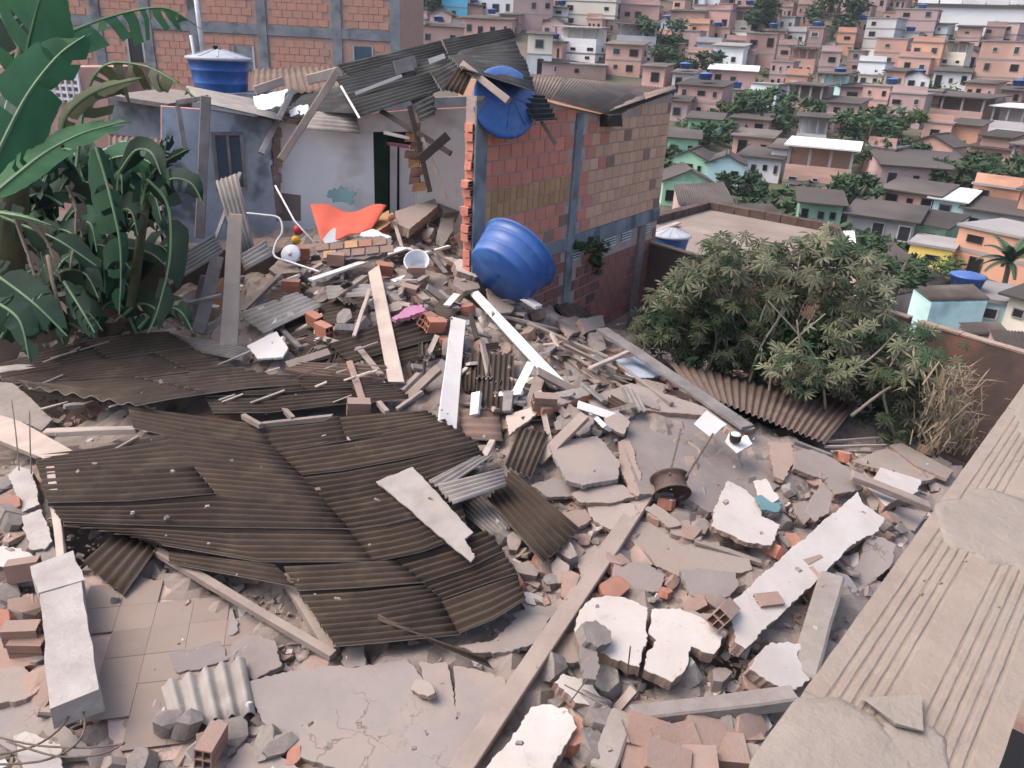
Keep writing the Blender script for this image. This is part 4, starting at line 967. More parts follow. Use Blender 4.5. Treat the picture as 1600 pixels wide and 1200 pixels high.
# coconut palm
pb = thit(1556, 478); pb = at(1556, 478, pb.y); k = pb.y / 1100
pm = E('coconut_palm', (pb.x, pb.y, pb.z - 1), 0, 'coconut palm with drooping fronds at right, below orange building', 'palm')
hc = 1 + 68 * k
MB().tube([(0, 0, 0), (.1, 0, hc * .6), (0, 0, hc)], [.2, .15, .12], 8).build('trunk', 'bark', pm)
mk('palm_leaf', (.075, .12, .065), (.045, .08, .045), 1, .6, 0, 10, rnd=.25, trans=.15)
for i in range(18):
    g = i * 2.4 + .3; el = random.uniform(-.1, 1.2); Lf = 48 * k * random.uniform(.8, 1.1); mb = MB(); p = V((0, 0, hc)); dvv = V((math.cos(g) * math.cos(el), math.sin(g) * math.cos(el), math.sin(el))); pts = [p.copy()]
    for s in range(9): p = p + dvv * Lf / 9; dvv = (dvv + V((0, 0, -.16))).normalized(); pts.append(p.copy())
    mb.tube(pts, [.04 - .003 * q for q in range(10)], 4)
    for s in range(1, 10):
        dd = (pts[s] - pts[s - 1]).normalized(); sd_ = dd.cross(V((0, 0, 1))).normalized()
        for q in range(3):
            c = pts[s - 1].lerp(pts[s], q / 3)
            for sg in (-1, 1):
                ll = Lf * .22 * (1 - abs(s / 9 - .45)); tip = c + (sd_ * sg + dd * .5 + V((0, 0, -.45))).normalized() * ll
                mb.add([c - dd * .05, c + dd * .07, tip], [(0, 1, 2)])
    mb.build('frond', 'palm_leaf', pm, org=(0, 0, 0), recalc=False)
# small far palm at the top right corner
pb = thit(1578, 52); k = pb.y / 1100; t2 = E('skyline_palm', pb, 0, 'grey green palm in front of the white factory at right', 'palm')
MB().tube([(0, 0, 0), (0, 0, 30 * k)], .2, 6).build('trunk', 'bark', t2); mb = MB()
for i in range(14):
    g = i * 2.4; d = V((math.cos(g), math.sin(g), .5)); p = V((0, 0, 30 * k)); s_ = d.cross(V((0, 0, 1))).normalized()
    for s in range(5):
        n2 = p + d * 4.5 * k; mb.add([p - s_ * 2.2 * k, p + s_ * 2.2 * k, n2 + s_ * 1.8 * k, n2 - s_ * 1.8 * k], [(0, 1, 2, 3)]); p = n2; d = (d + V((0, 0, -.35))).normalized()
mb.build('fronds', 'palm_leaf', t2, recalc=False)
# ---------------------------------------------------------------- the block wall top right under the camera
ZL = CAMZ - .49
A = zplane(1170, 1200, ZL); Bq = zplane(1600, 600, ZL); dL = (Bq - A).normalized(); nL = V((dL.y, -dL.x, 0))
lw = E('parapet', (A.x, A.y, ZL), math.atan2(dL.y, dL.x), 'dusty hollow-block parapet top with grooved blocks, close up at lower right', 'parapet')
WL = .142
def groove_prof():
    pr = [(0, 0)]
    for g0 in (.018, .086):
        for i in range(5):
            c = g0 + i * .0092; pr += [(c - .0026, 0), (c - .0008, -.0019), (c + .0008, -.0019), (c + .0026, 0)]
    pr += [(WL, 0)]; return pr
def ext(name, pr, u0, u1, mat, zo=0, base=-.19, nseg=14, jz=.0012, parent=None):
    mb = MB(); vs = []; k = len(pr)
    for i in range(nseg + 1):
        u = u0 + (u1 - u0) * i / nseg
        for v, z in pr: vs.append((u, -v + noise.noise(V((u * 40, v * 300, 4))) * .0006, z * (.75 + .45 * noise.noise(V((u * 25, v * 200, 9)))) + zo + noise.noise(V((u * 30, v * 40, 0))) * jz * .5))
        vs += [(u, -WL, base), (u, 0, base)]
    K = k + 2; fs = []
    for i in range(nseg):
        for q in range(K): fs.append((i * K + q, i * K + (q + 1) % K, (i + 1) * K + (q + 1) % K, (i + 1) * K + q))
    fs += [tuple(range(K)), tuple(range(nseg * K + K - 1, nseg * K - 1, -1))]
    mb.add(vs, fs); return mb.build(name, mat, parent or lw, org=(0, 0, 0))
pr = groove_prof(); joints = [-.30, .095, .505, .92, 1.33]
for i in range(4):
    ext('block', pr, joints[i] + .012, joints[i + 1] - .012, 'ledge_block', 0, nseg=40)
for i, j in enumerate(joints):
    ext('mortar_joint', [(0, 0), (.03, .001), (.07, .0015), (.11, 0), (WL, 0)], j - .012, j + .012, 'ledge_mortar', -.001)
def blob(name, uc, vc, ru, rv, h, seed, mat='ledge_mortar'):
    """smeared mortar, a thin raised patch with an uneven outline"""
    mb = MB(); n = 40; rings = [(1, -.004), (.97, h * .55), (.85, h), (.5, h * 1.1)]; vs = []
    for r, z in rings:
        for q in range(n):
            g = 2 * math.pi * q / n; k = 1 + .28 * noise.noise(V((math.cos(g) * 1.5 + seed, math.sin(g) * 1.5, 0))) + .07 * noise.noise(V((math.cos(g) * 6, math.sin(g) * 6, seed)))
            uu = uc + ru * k * r * math.cos(g); vv = vc + rv * k * r * math.sin(g); vs.append((uu, -min(max(vv, -.002), WL + .002), z + .0006 * noise.noise(V((uu * 60, vv * 60, 2)))))
    vs.append((uc, -vc, h * 1.1)); fs = []
    for i in range(3):
        for q in range(n): fs.append((i * n + q, i * n + (q + 1) % n, (i + 1) * n + (q + 1) % n, (i + 1) * n + q))
    for q in range(n): fs.append((3 * n + q, 3 * n + (q + 1) % n, 4 * n))
    mb.add(vs, fs); return mb.build(name, mat, lw, True, org=(0, 0, 0))
blob('mortar_smear', .52, .06, .10, .055, .0011, 1.0); blob('mortar_smear', .50, .11, .06, .04, .001, 7.0)
blob('mortar_smear', .045, .045, .085, .058, .0018, 3.0); blob('mortar_smear', .93, .07, .1, .06, .001, 5.0); blob('mortar_smear', .10, .085, .045, .03, .0014, 9.0)
for i in range(22): blob('mortar_crumb', random.uniform(-.05, .9), random.uniform(.01, .13), random.uniform(.0008, .003), random.uniform(.0008, .0025), random.uniform(.0006, .0015), i * 3.1)
# loose flake on the blocks
fl = [(1345, 1090), (1440, 1085), (1443, 1142), (1400, 1130)]
mb, _, _ = slab_mb(fl, .004, n=(0, 0, 1), p=V((0, 0, ZL + .008)), jag=.001); T(mb.build('mortar_flake', ['ledge_mortar', 'ledge_mortar']), 'thin mortar flake lying loose on the grooved parapet', 'mortar flake')
# parapet wall under the blocks, and the floor behind it, painted near-black as unlit
mb = MB(); mb.bx(-.5, 1.5, -WL + .004, -.004, -2.2, -.192); mb.build('lower_wall', 'mortar', lw, org=(0, 0, 0))
mb = MB(); mb.bx(-1.2, 2.0, -3.0, -WL - .002, -2.3, -1.4); o = mb.build('floor', 'unlit_black', org=(0, 0, 0)); o.location = lw.location; o.rotation_euler = lw.rotation_euler; ST(o)
# ---------------------------------------------------------------- banana plants
def bez(P, n):
    """smooth curve through points"""
    out = []; m = len(P) - 1
    for i in range(n + 1):
        t = i / n * m; k = min(int(t), m - 1); f = t - k
        p0 = P[max(k - 1, 0)]; p1 = P[k]; p2 = P[k + 1]; p3 = P[min(k + 2, m)]
        out.append(.5 * ((2 * p1) + (p2 - p0) * f + (2 * p0 - 5 * p1 + 4 * p2 - p3) * f * f + (3 * p1 - p0 - 3 * p2 + p3) * f ** 3))
    return out
def banana_leaf(parent, pts, w, mat='leaf_banana', tear=.15, face=None, droop=.25, n=30, sides=(1, 1)):
    C = bez([V(p) for p in pts], n); mb = MB(); rnd = random
    for sg, on in ((-1, sides[0]), (1, sides[1])):
        if not on: continue
        seg = []; shift = 0; drop = droop
        for i in range(n + 1):
            t = i / n; d = (C[min(i + 1, n)] - C[max(i - 1, 0)]).normalized()
            up = V(face) if face else (C0 - C[i]).normalized() * .6 + V((0, 0, .6))
            up = (up - d * up.dot(d)).normalized(); s = d.cross(up) * sg
            ww = w * on * (math.sin(math.pi * min(1, t * 1.0 + .06) ** .75) ** .6) * (1 if t < .97 else .6)
            ww = max(ww, .01)
            if rnd.random() < tear or i == 0:
                if len(seg) > 1: _emit(mb, seg)
                shift = rnd.uniform(-.09, .13); drop = droop * rnd.uniform(.5, 1.7)
                seg = [seg[-1]] if False else []
            e1 = C[i] + s * ww * .55 - up * ww * drop * .25 + d * ww * .12
            e2 = C[i] + s * ww * 1.0 - up * ww * drop * .9 + d * (ww * .28 + shift) + V((rnd.uniform(-.008, .008), 0, rnd.uniform(-.01, .01)))
            seg.append((C[i] + up * .004, e1, e2))
        if len(seg) > 1: _emit(mb, seg)
    lf = mb.build('leaf', mat, parent, recalc=False); lf.data.polygons.foreach_set('use_smooth', [True] * len(lf.data.polygons))
    rb = MB(); rb.tube(C, [.018 * (1 - .8 * i / n) + .003 for i in range(n + 1)], 5).build('midrib', 'midrib' if mat != 'leaf_dry' else 'leaf_dry', lf, org=PORG.get(parent.name))
    return lf
def _emit(mb, seg):
    vs = [p for s in seg for p in s]; fs = []
    for i in range(len(seg) - 1):
        for q in range(2): fs.append((3 * i + q, 3 * i + q + 1, 3 * i + q + 4, 3 * i + q + 3))
    # close the tear with a fresh strip edge
    mb.add(vs, fs)
bp = EW('banana_plant', at(30, 420, 8.0), 'tall banana plant with broad bright leaves at the left edge', 'banana plant')
L_ = lambda *a: [at(x, y, d) for x, y, d in a]
banana_leaf(bp, L_((34, 130, 7.6), (45, 65, 7.5), (62, 0, 7.4), (85, -70, 7.2)), .42, 'leaf_banana', .12, (-.2, -1, .2), .1)
banana_leaf(bp, L_((-25, 285, 6.6), (0, 232, 6.7), (42, 150, 6.9), (90, 88, 7.1), (133, 56, 7.2)), .26, 'leaf_banana', .1, (.35, -1, .35), .12)
banana_leaf(bp, L_((-20, 312, 6.4), (30, 270, 6.6), (75, 236, 6.8), (130, 208, 7.0), (195, 190, 7.2)), .145, 'leaf_bright', .08, (.1, -.8, .6), .1)
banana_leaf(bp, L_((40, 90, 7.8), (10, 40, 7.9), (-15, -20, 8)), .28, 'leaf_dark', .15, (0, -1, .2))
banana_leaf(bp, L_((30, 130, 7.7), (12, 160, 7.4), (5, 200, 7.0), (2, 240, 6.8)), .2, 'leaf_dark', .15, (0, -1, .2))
MB().tube([at(15, 430, 8.0), at(28, 250, 7.9), at(32, 120, 7.7), at(38, 70, 7.6)], [.14, .12, .09, .05], 10).build('pseudostem', 'pseudostem', bp, True)
bp2 = EW('banana_plant', at(140, 460, 8.6), 'dark banana plant with torn arching leaf in front of blue grey house', 'banana plant')
banana_leaf(bp2, L_((120, 260, 8.8), (135, 150, 8.9), (165, 102, 9.0), (220, 102, 9.0), (265, 122, 8.9), (305, 152, 8.8)), .2, 'leaf_olive', .55, (0, -.5, 1), 1.5, 36)
banana_leaf(bp2, L_((95, 230, 8.4), (105, 180, 8.3), (150, 143, 8.3), (220, 122, 8.4)), .11, 'leaf_olive', .1, (0, -.9, .6), .2)
banana_leaf(bp2, L_((150, 230, 8.8), (168, 290, 8.6), (186, 370, 8.3), (189, 430, 8.1), (186, 492, 7.9)), .20, 'leaf_banana', .3, (.5, -1, .1), .4, 34, (.45, 1))
banana_leaf(bp2, L_((230, 280, 8.9), (262, 320, 8.8), (266, 400, 8.5), (248, 480, 8.2), (232, 520, 8.0)), .17, 'leaf_dark', .2, (-.4, -1, .1), .4)
banana_leaf(bp2, L_((235, 280, 9.2), (255, 245, 9.2), (262, 210, 9.2)), .1, 'leaf_dark', .2, (0, -1, .1), .2)
banana_leaf(bp2, L_((225, 300, 9.0), (245, 262, 8.9), (290, 235, 8.8)), .09, 'leaf_dark', .2, (0, -1, .3), .2)
banana_leaf(bp2, L_((222, 320, 9.0), (228, 285, 9.0), (215, 250, 9.0)), .06, 'leaf_bright', .2, (0, -1, .1), .2)
banana_leaf(bp2, L_((40, 80, 8.3), (160, 30, 9.5), (250, 12, 9.8), (300, 35, 9.9)), .16, 'leaf_bright', .6, (0, -.5, 1), 1.4, 30)
MB().tube([at(205, 480, 8.8), at(226, 330, 9.2), at(232, 280, 9.2)], [.06, .05, .035], 10).build('pseudostem', 'pseudostem', bp2, True)
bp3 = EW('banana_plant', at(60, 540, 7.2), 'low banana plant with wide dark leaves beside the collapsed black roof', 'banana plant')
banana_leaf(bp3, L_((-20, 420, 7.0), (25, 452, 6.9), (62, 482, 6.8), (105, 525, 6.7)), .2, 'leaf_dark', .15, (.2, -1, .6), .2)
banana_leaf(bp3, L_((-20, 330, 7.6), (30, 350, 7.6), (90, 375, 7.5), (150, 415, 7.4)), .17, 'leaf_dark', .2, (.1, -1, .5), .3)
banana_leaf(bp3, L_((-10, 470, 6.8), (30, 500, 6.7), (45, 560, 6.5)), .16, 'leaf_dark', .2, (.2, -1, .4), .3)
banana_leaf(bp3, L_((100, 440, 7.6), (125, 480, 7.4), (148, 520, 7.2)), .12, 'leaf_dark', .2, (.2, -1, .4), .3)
banana_leaf(bp3, L_((0, 333, 7.2), (40, 340, 7.2), (80, 352, 7.2)), .03, 'midrib', 0, (0, -1, .4), .1)
for a in (((40, 340, 7.5), (75, 380, 7.5), (95, 440, 7.3)), ((20, 330, 7.6), (45, 400, 7.5), (60, 450, 7.4)), ((70, 400, 7.6), (85, 450, 7.5), (100, 500, 7.3)), ((120, 330, 8.4), (118, 370, 8.3), (110, 420, 8.2)), ((105, 290, 8.5), (122, 330, 8.5), (130, 380, 8.4))):
    banana_leaf(bp3, L_(*a), .07, 'leaf_dry', .4, (0, -1, .2), 1.0, 16)
MB().tube([at(75, 400, 7.4), at(82, 440, 7.2), at(100, 500, 7.0)], [.025, .02, .012], 6).build('dry_stalk', 'leaf_dry', bp3, True)
# thicket of further leaves behind
bp4 = EW('banana_thicket', at(120, 480, 9.5), 'dark thicket of banana leaves and dry stalks filling the left side', 'plant'); rr = random.Random(12)
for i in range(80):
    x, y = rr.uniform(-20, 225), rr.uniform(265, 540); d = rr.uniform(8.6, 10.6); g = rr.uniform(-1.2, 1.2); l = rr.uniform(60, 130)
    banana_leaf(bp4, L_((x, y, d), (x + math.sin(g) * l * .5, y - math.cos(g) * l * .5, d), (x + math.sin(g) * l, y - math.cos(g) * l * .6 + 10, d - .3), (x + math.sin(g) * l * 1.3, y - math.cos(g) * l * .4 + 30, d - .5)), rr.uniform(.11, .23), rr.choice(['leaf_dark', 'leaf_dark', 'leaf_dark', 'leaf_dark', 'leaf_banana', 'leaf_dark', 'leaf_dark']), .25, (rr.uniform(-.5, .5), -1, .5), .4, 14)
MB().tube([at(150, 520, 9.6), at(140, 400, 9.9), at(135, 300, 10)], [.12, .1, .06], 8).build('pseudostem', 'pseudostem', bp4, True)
T(MB().bx(-9.5, -3.4, 10.6, 10.9, -1.2, 2.7).build('shade_backdrop', 'earth'), 'added dark shade bank behind the banana thicket', 'backdrop')  # added box whose dark colour plays the shade behind the leaves
# ---------------------------------------------------------------- dusty shrubs in the yard at right
def palmate(lobes=7, L=1.0):
    mb = MB(); cen = V((0, 0, 0))
    for i in range(lobes):
        g = (i - (lobes - 1) / 2) * (4.5 / lobes); l = L * (1 - .10 * abs(i - (lobes - 1) / 2)); d = V((math.sin(g), math.cos(g), 0)); s = V((d.y, -d.x, 0)); wv = .115 * l
        dn = V((0, 0, -1))
        vs = [cen, d * l * .4 - s * wv * .8 + dn * l * .02, d * l * .4 + V((0, 0, .03)), d * l * .4 + s * wv * .8 + dn * l * .02, d * l * .68 - s * wv + dn * l * .12, d * l * .68 + s * wv + dn * l * .12, d * l * .7 + dn * l * .06, d * l + dn * l * .26]
        mb.add(vs, [(0, 1, 2), (0, 2, 3), (1, 4, 6, 2), (2, 6, 5, 3), (4, 7, 6), (6, 7, 5)])
    return mb
LEAF = [palmate(7).mesh('leaf', ['leaf_dust'], recalc=False), palmate(7).mesh('leaf_g', ['leaf_green'], recalc=False), palmate(5).mesh('leaf_d', ['leaf_dust'], recalc=False), palmate(7).mesh('leaf_y', ['leaf_olive'], recalc=False)]
def shrub(name, base, outline, n, Yr, size, label, mats, stems, loose=0, seed=1, up=.75):
    cen = None; t = EW(name, base, label, 'shrub'); rr = random.Random(seed); k = 0; xs = [p[0] for p in outline]; ys = [p[1] for p in outline]
    sm = MB()
    for s in stems: 
        pts = [at(*q) for q in s]; C = bez(pts, 8); sm2 = MB(); sm2.tube(C, [(.024 - .002 * i) * (.6 if name == 'hollow_shrub' else 1) for i in range(9)], 6); sm2.build('stem', 'stem', t, True)
    mass = MB()
    while k < n + loose:
        if k % 9 == 0 or not cen:
            x, y = rr.uniform(min(xs), max(xs)), rr.uniform(min(ys), max(ys))
            if not inside(outline, x, y): continue
            cen = (x, y, rr.uniform(*Yr))
        x, y = rr.gauss(cen[0], 13), rr.gauss(cen[1], 10); Y = rr.gauss(cen[2], .15); p = at(x, y, Y); sz = size * rr.uniform(.6, 1.25)
        tocam = (C0 - p).normalized(); nrm = (V((rr.gauss(0, .45), rr.gauss(0, .45), up)) + tocam * .55 + V((0, 0, .1))).normalized()
        q = nrm.to_track_quat('Z', 'Y') @ Euler((0, 0, rr.uniform(-3.1, 3.1))).to_quaternion()
        me = rr.choices(LEAF, mats)[0]
        if k < n:
            o = inst('leaf', me, t, p - V(base), q.to_euler(), (sz, sz, sz))
        else:
            Mx = Matrix.LocRotScale(p, q, V((sz, sz, sz))); mass.add([Mx @ v.co for v in me.vertices], [tuple(f.vertices) for f in me.polygons], {'leaf': 0, 'leaf_g': 1, 'leaf_d': 0, 'leaf_y': 2}[me.name.split('.')[0]])
        k += 1
    if loose: STUFF(mass.build('leaf_mass', ['leaf_dust', 'leaf_green', 'leaf_olive'], t, recalc=False))
    return t
b1 = zplane(1260, 640, .25)
shrub('dusty_shrub', tuple(b1), [(1052, 430), (1100, 405), (1120, 378), (1155, 395), (1185, 372), (1215, 392), (1262, 366), (1300, 385), (1345, 398), (1365, 430), (1392, 458), (1385, 490), (1330, 520), (1250, 470), (1180, 440), (1120, 470), (1060, 500), (1040, 470)], 300, (9.6, 11.4), .19,
      'tall dust-coated shrub with pale bare stems and hand-shaped leaves', (6, 2, 3, 1),
      [((1225, 620, 10.4), (1200, 540, 10.4), (1140, 470, 10.4), (1130, 420, 10.3)), ((1235, 620, 10.4), (1215, 520, 10.5), (1150, 440, 10.5), (1150, 400, 10.4)), ((1165, 580, 10.6), (1125, 520, 10.7), (1150, 430, 10.6), (1148, 395, 10.5)), ((1210, 620, 10.2), (1240, 520, 10.2), (1300, 450, 10.2), (1330, 420, 10.2)),
       ((1200, 560, 10.3), (1215, 500, 10.3), (1240, 450, 10.3), (1250, 400, 10.3)), ((1220, 600, 10.2), (1280, 530, 10.1), (1340, 480, 10.1), (1370, 460, 10)), ((1150, 560, 10.2), (1180, 520, 10.2), (1195, 480, 10.2), (1220, 430, 10.2)), ((1120, 570, 10.5), (1125, 500, 10.5), (1140, 460, 10.6), (1170, 400, 10.5))], 620, 2)
b2 = zplane(1100, 600, .25)
shrub('low_shrub', tuple(b2), [(985, 500), (1030, 480), (1090, 450), (1140, 480), (1190, 500), (1200, 560), (1205, 582), (1120, 568), (1060, 555), (1000, 530)], 240, (9.9, 11.2), .16, 'low green shrub between the brick wall corner and brown sheet', (2, 5, 1, 3), [((1060, 580, 10.4), (1040, 530, 10.4), (1010, 500, 10.5)), ((1100, 590, 10.3), (1120, 530, 10.3), (1100, 470, 10.4))], 420, 3)
b3 = zplane(1400, 660, .25)
shrub('leaning_shrub', tuple(b3), [(1210, 560), (1300, 520), (1380, 505), (1440, 520), (1475, 570), (1480, 640), (1470, 680), (1400, 690), (1350, 665), (1345, 622), (1220, 592)], 290, (9.0, 10.2), .16, 'lower dust-grey shrub spilling along the boundary wall', (4, 4, 2, 2), [((1400, 690, 9.2), (1380, 600, 9.2), (1420, 530, 9.3)), ((1330, 650, 9.0), (1400, 600, 9.1), (1470, 590, 9.2)), ((1300, 600, 9.3), (1360, 560, 9.3), (1400, 520, 9.4))], 460, 4)
b4 = zplane(1210, 610, .25)
shrub('hollow_shrub', tuple(b4), [(1060, 500), (1120, 455), (1250, 455), (1345, 510), (1330, 600), (1190, 590), (1080, 560)], 260, (10.6, 11.5), .17, 'dusty shaded leaves filling the middle of the shrubs before the wall', (3, 4, 2, 3),
      [((x0, 625, 10.3 + .1 * (i % 4)), (x0 + dx * .5, 560, 10.3), (x0 + dx, 500 - 8 * (i % 5), 10.2), (x0 + dx * 1.7, 445 - 6 * (i % 4), 10.2)) for i, (x0, dx) in enumerate([(1150, -20), (1170, 25), (1185, -45), (1200, 10), (1215, 50), (1225, -20), (1240, 35), (1250, 60), (1260, -40), (1270, 15), (1285, 45), (1300, -25), (1310, 30), (1130, 10), (1190, 70), (1235, -70)])], 300, 6)
# bare pale stalks inside
for i, (a, b_, c) in enumerate([((1290, 640, 9.4), (1275, 560, 9.6), (1200, 470, 9.7)), ((1200, 630, 9.6), (1215, 560, 9.6), (1290, 490, 9.6)), ((1170, 600, 9.9), (1190, 540, 9.9), (1230, 480, 9.9)), ((1240, 640, 9.5), (1250, 560, 9.5), (1245, 500, 9.6))]):
    lbs = ['bare pale stalk bending left among the tall shrub', 'bare pale stalk crossing to the upper right in the tall shrub', 'thin bare stalk left of the crossing stalks in shrub', 'upright bare stalk in the middle of the tall shrub']
    T(MB().tube(bez([at(*a), at(*b_), at(*c)], 8), [.022 - .0015 * q for q in range(9)], 6).build('stalk', 'stem', smooth=True), lbs[i], 'stalk')
# dry grass clump by the wall
mb = MB(); rr = random.Random(9)
for i in range(420):
    x = rr.gauss(1478, 22); y = rr.uniform(600, 712); p = at(x, y, rr.uniform(8.3, 9.1)); l = rr.uniform(.2, .55); d = V((rr.gauss(0, .35), rr.gauss(0, .3), 1)).normalized(); s = V((rr.gauss(0, 1), rr.gauss(0, 1), 0)).normalized() * .008
    m_ = p + d * l * .6; tip = m_ + (d + V((rr.gauss(0, .8), rr.gauss(0, .8), -.7))).normalized() * l * .5
    mb.add([p - s, p + s, m_ + s, m_ - s, tip], [(0, 1, 2, 3), (3, 2, 4)])
STUFF(mb.build('dry_grass', 'dry_grass', recalc=False), 'tangle of dry grass blades beside the boundary wall', 'grass')
# dark undergrowth that fills between the shrubs
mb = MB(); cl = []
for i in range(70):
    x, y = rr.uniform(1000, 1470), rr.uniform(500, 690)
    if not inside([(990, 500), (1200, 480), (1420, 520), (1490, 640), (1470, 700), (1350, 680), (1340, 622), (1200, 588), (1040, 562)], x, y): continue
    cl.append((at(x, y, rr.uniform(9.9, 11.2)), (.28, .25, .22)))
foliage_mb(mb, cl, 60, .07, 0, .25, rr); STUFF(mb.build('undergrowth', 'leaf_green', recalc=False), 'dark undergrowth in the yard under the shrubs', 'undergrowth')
# ---------------------------------------------------------------- the big fallen roof in front: every sheet a part
Yh = lambda x, y, l=0: hit(x, y, l).y
def roof_rows(parent, bnd, nw, lift, mat, splits, amp=.024, skirt=.016):
    """bnd = lines of pixels where rows of sheets overlap, from the back row to the front row"""
    nb = len(bnd[0])
    for r in range(len(bnd) - 1):
        top = [hit(x, y, lift + dz) for x, y, dz in bnd[r]]; bot = [hit(x, y, lift + dz) for x, y, dz in bnd[r + 1]]
        st = list(zip(top, bot)); cuts = [0] + splits[r % len(splits)] + [len(st) - 1]
        for c in range(len(cuts) - 1):
            part = st[cuts[c]:cuts[c + 1] + 1]
            ov = .006 * (c % 2) + .004
            part = [(a + V((0, 0, ov - .006)), b + (b - a) * .10 + V((0, 0, ov + skirt))) for a, b in part]
            m = sheet_mb(part, nw, amp, .008, (.03 if c == 0 else .0, .03 if c == len(cuts) - 2 else 0), 4)
            smooth_sheet(m.build('roof_sheet', [mat, 'sheet_edge'], parent))
R1 = EW('roof_wreck', hit(450, 800, .2), 'large dark brown corrugated roof lying collapsed across the foreground rubble', 'roof')
roof_rows(R1, [
 [(198, 634, .12), (300, 648, .08), (408, 662, .02), (470, 657, .05), (530, 651, .1), (600, 645, .1), (664, 641, .1)],
 [(205, 664, .10), (290, 682, .08), (425, 702, .0), (470, 697, .04), (540, 686, .1), (612, 675, .1), (697, 659, .1)]], 5, .16, 'sheet_dark', [[2, 4]])
roof_rows(R1, [
 [(54, 714, .06), (150, 702, .1), (262, 680, .1), (432, 703, .0), (500, 692, .06), (612, 676, .1), (697, 660, .1)],
 [(58, 738, .06), (162, 732, .1), (300, 727, .1), (467, 741, .0), (530, 734, .06), (625, 717, .1), (746, 692, .1)],
 [(72, 786, .06), (200, 783, .1), (335, 772, .1), (508, 785, .0), (560, 776, .06), (640, 760, .1), (762, 718, .1)],
 [(96, 818, .06), (207, 822, .1), (330, 824, .08), (545, 828, .0), (600, 820, .06), (650, 808, .1), (720, 775, .1)],
 [(225, 845, .06), (250, 852, .1), (400, 876, .06), (580, 876, .0), (625, 868, .06), (660, 860, .1), (735, 830, .1)]], 5.5, .16, 'sheet_dark', [[3], [2, 3], [3, 5], [3]])
roof_rows(R1, [
 [(440, 884, .10), (520, 880, .1), (617, 874, .04), (690, 855, .08), (760, 828, .1)],
 [(462, 925, .10), (560, 920, .1), (660, 912, .02), (730, 890, .08), (790, 862, .1)],
 [(492, 968, .10), (590, 960, .1), (690, 940, .02), (760, 915, .08), (810, 898, .1)],
 [(520, 1010, .10), (600, 1003, .1), (715, 990, .02), (770, 968, .08), (824, 936, .1)]], 4.5, .12, 'sheet_dark', [[2], [2], [2]])
BIG += [[(54, 714), (262, 680), (200, 634), (664, 641), (746, 692), (762, 720), (740, 830), (824, 936), (715, 990), (520, 1010), (440, 890), (225, 850), (96, 818)]]
beam_mb((245, 862, .12), (520, 1025, .12), .065, .05, 'up', None, .004, 0, 3).build('rafter', 'wood', R1)
beam_mb((448, 900, .1), (520, 1018, .1), .11, .07, 'up', None, .004, 0, 3).build('rafter', 'wood', R1)
for a, b in (((444, 640), (458, 655)), ((410, 664), (520, 652)), ((592, 630), (605, 645)), ((218, 622), (240, 640)), ((380, 650), (408, 666))):
    beam_mb((a[0], a[1], .22), (b[0], b[1], .26), .05, .05, 'up', None, .003, 0, 2).build('purlin', 'wood', R1)
o = csheet('roofing_sheet', [(190, 825, .12), (246, 856, .16), (192, 932, .1), (128, 880, .08)], 'sheet_dark', 'small dark corrugated sheet corner hanging below the left of the fallen roof', 5, jag=(.02, .02))
csheet('roofing_sheet', [(262, 862, .2), (262, 880, .2), (470, 918, .24), (440, 884, .24)], 'sheet_dark', 'narrow dark sheet strip under the fallen roof, beside the rafter', 3, jag=(.02, .1))
csheet('roofing_sheet', [(588, 962, .26), (600, 975, .22), (772, 1042, .12), (745, 1022, .14)], 'sheet_dark', 'narrow ridge piece lying over the front edge of fallen roof', 1, amp=.03, jag=(.0, .0))
# coiled wire along the sheet corner
pts = []
for i in range(120):
    f = i / 119; c = hit(195 + 110 * f, 822 + 66 * f, .2); g = i * .75; pts.append(c + V((math.cos(g) * .02, math.sin(g) * .02, .015 * math.sin(g * 1.3))))
T(MB().tube(pts, .0022, 4).build('wire_coil', 'rebar'), 'thin coiled wire along the small hanging sheet corner', 'wire')
# ---------------------------------------------------------------- second fallen roof, behind on the left
R2 = EW('roof_wreck', hit(250, 590, .1), 'dark splintered corrugated roof fallen beside the banana plants', 'roof')
roof_rows(R2, [
 [(-10, 572, .0), (60, 552, .05), (130, 535, .1), (200, 524, .1), (266, 520, .1)],
 [(0, 592, .0), (90, 576, .05), (170, 562, .1), (240, 552, .1), (300, 545, .08)],
 [(20, 600, .05), (120, 596, .1), (210, 590, .14), (290, 580, .12), (360, 572, .1)],
 [(190, 632, .2), (250, 622, .2), (310, 614, .18), (380, 605, .12), (470, 598, .08)]], 7, .14, 'sheet_dark', [[2], [3], [2]])
roof_rows(R2, [
 [(300, 596, .12), (380, 590, .1), (450, 588, .1), (520, 590, .1), (560, 594, .1)],
 [(320, 622, .12), (410, 618, .1), (480, 612, .1), (550, 608, .1), (612, 604, .08)],
 [(330, 646, .12), (420, 645, .1), (500, 636, .1), (570, 628, .1), (640, 622, .08)]], 5, .12, 'sheet_dark', [[2], [3]])
BIG += [[(0, 570), (266, 520), (360, 570), (640, 622), (330, 646), (190, 632), (20, 600)]]
rr = random.Random(21)
for i in range(26):
    x, y = rr.uniform(40, 560), rr.uniform(540, 640); l = rr.uniform(12, 55); s_ = -.35 + rr.uniform(-.1, .1)
    beam_mb((x, y, .27), (x + l, y + l * s_, .28), rr.uniform(.012, .035), .012, 'up', None, .004, 0, 1).build('splinter', rr.choice(['wood_pale', 'wood', 'sheet_grey']), R2)
csheet('roofing_sheet', [(130, 524, .25), (208, 486, .3), (216, 512, .15), (140, 545, .1)], 'sheet_dark', 'dark sheet standing up against the banana stems', 4)
csheet('roofing_sheet', [(200, 545, .25), (252, 520, .25), (272, 534, .15), (218, 560, .15)], 'sheet_dark', 'short dark sheet end poking up left of the tall pale plank', 4)
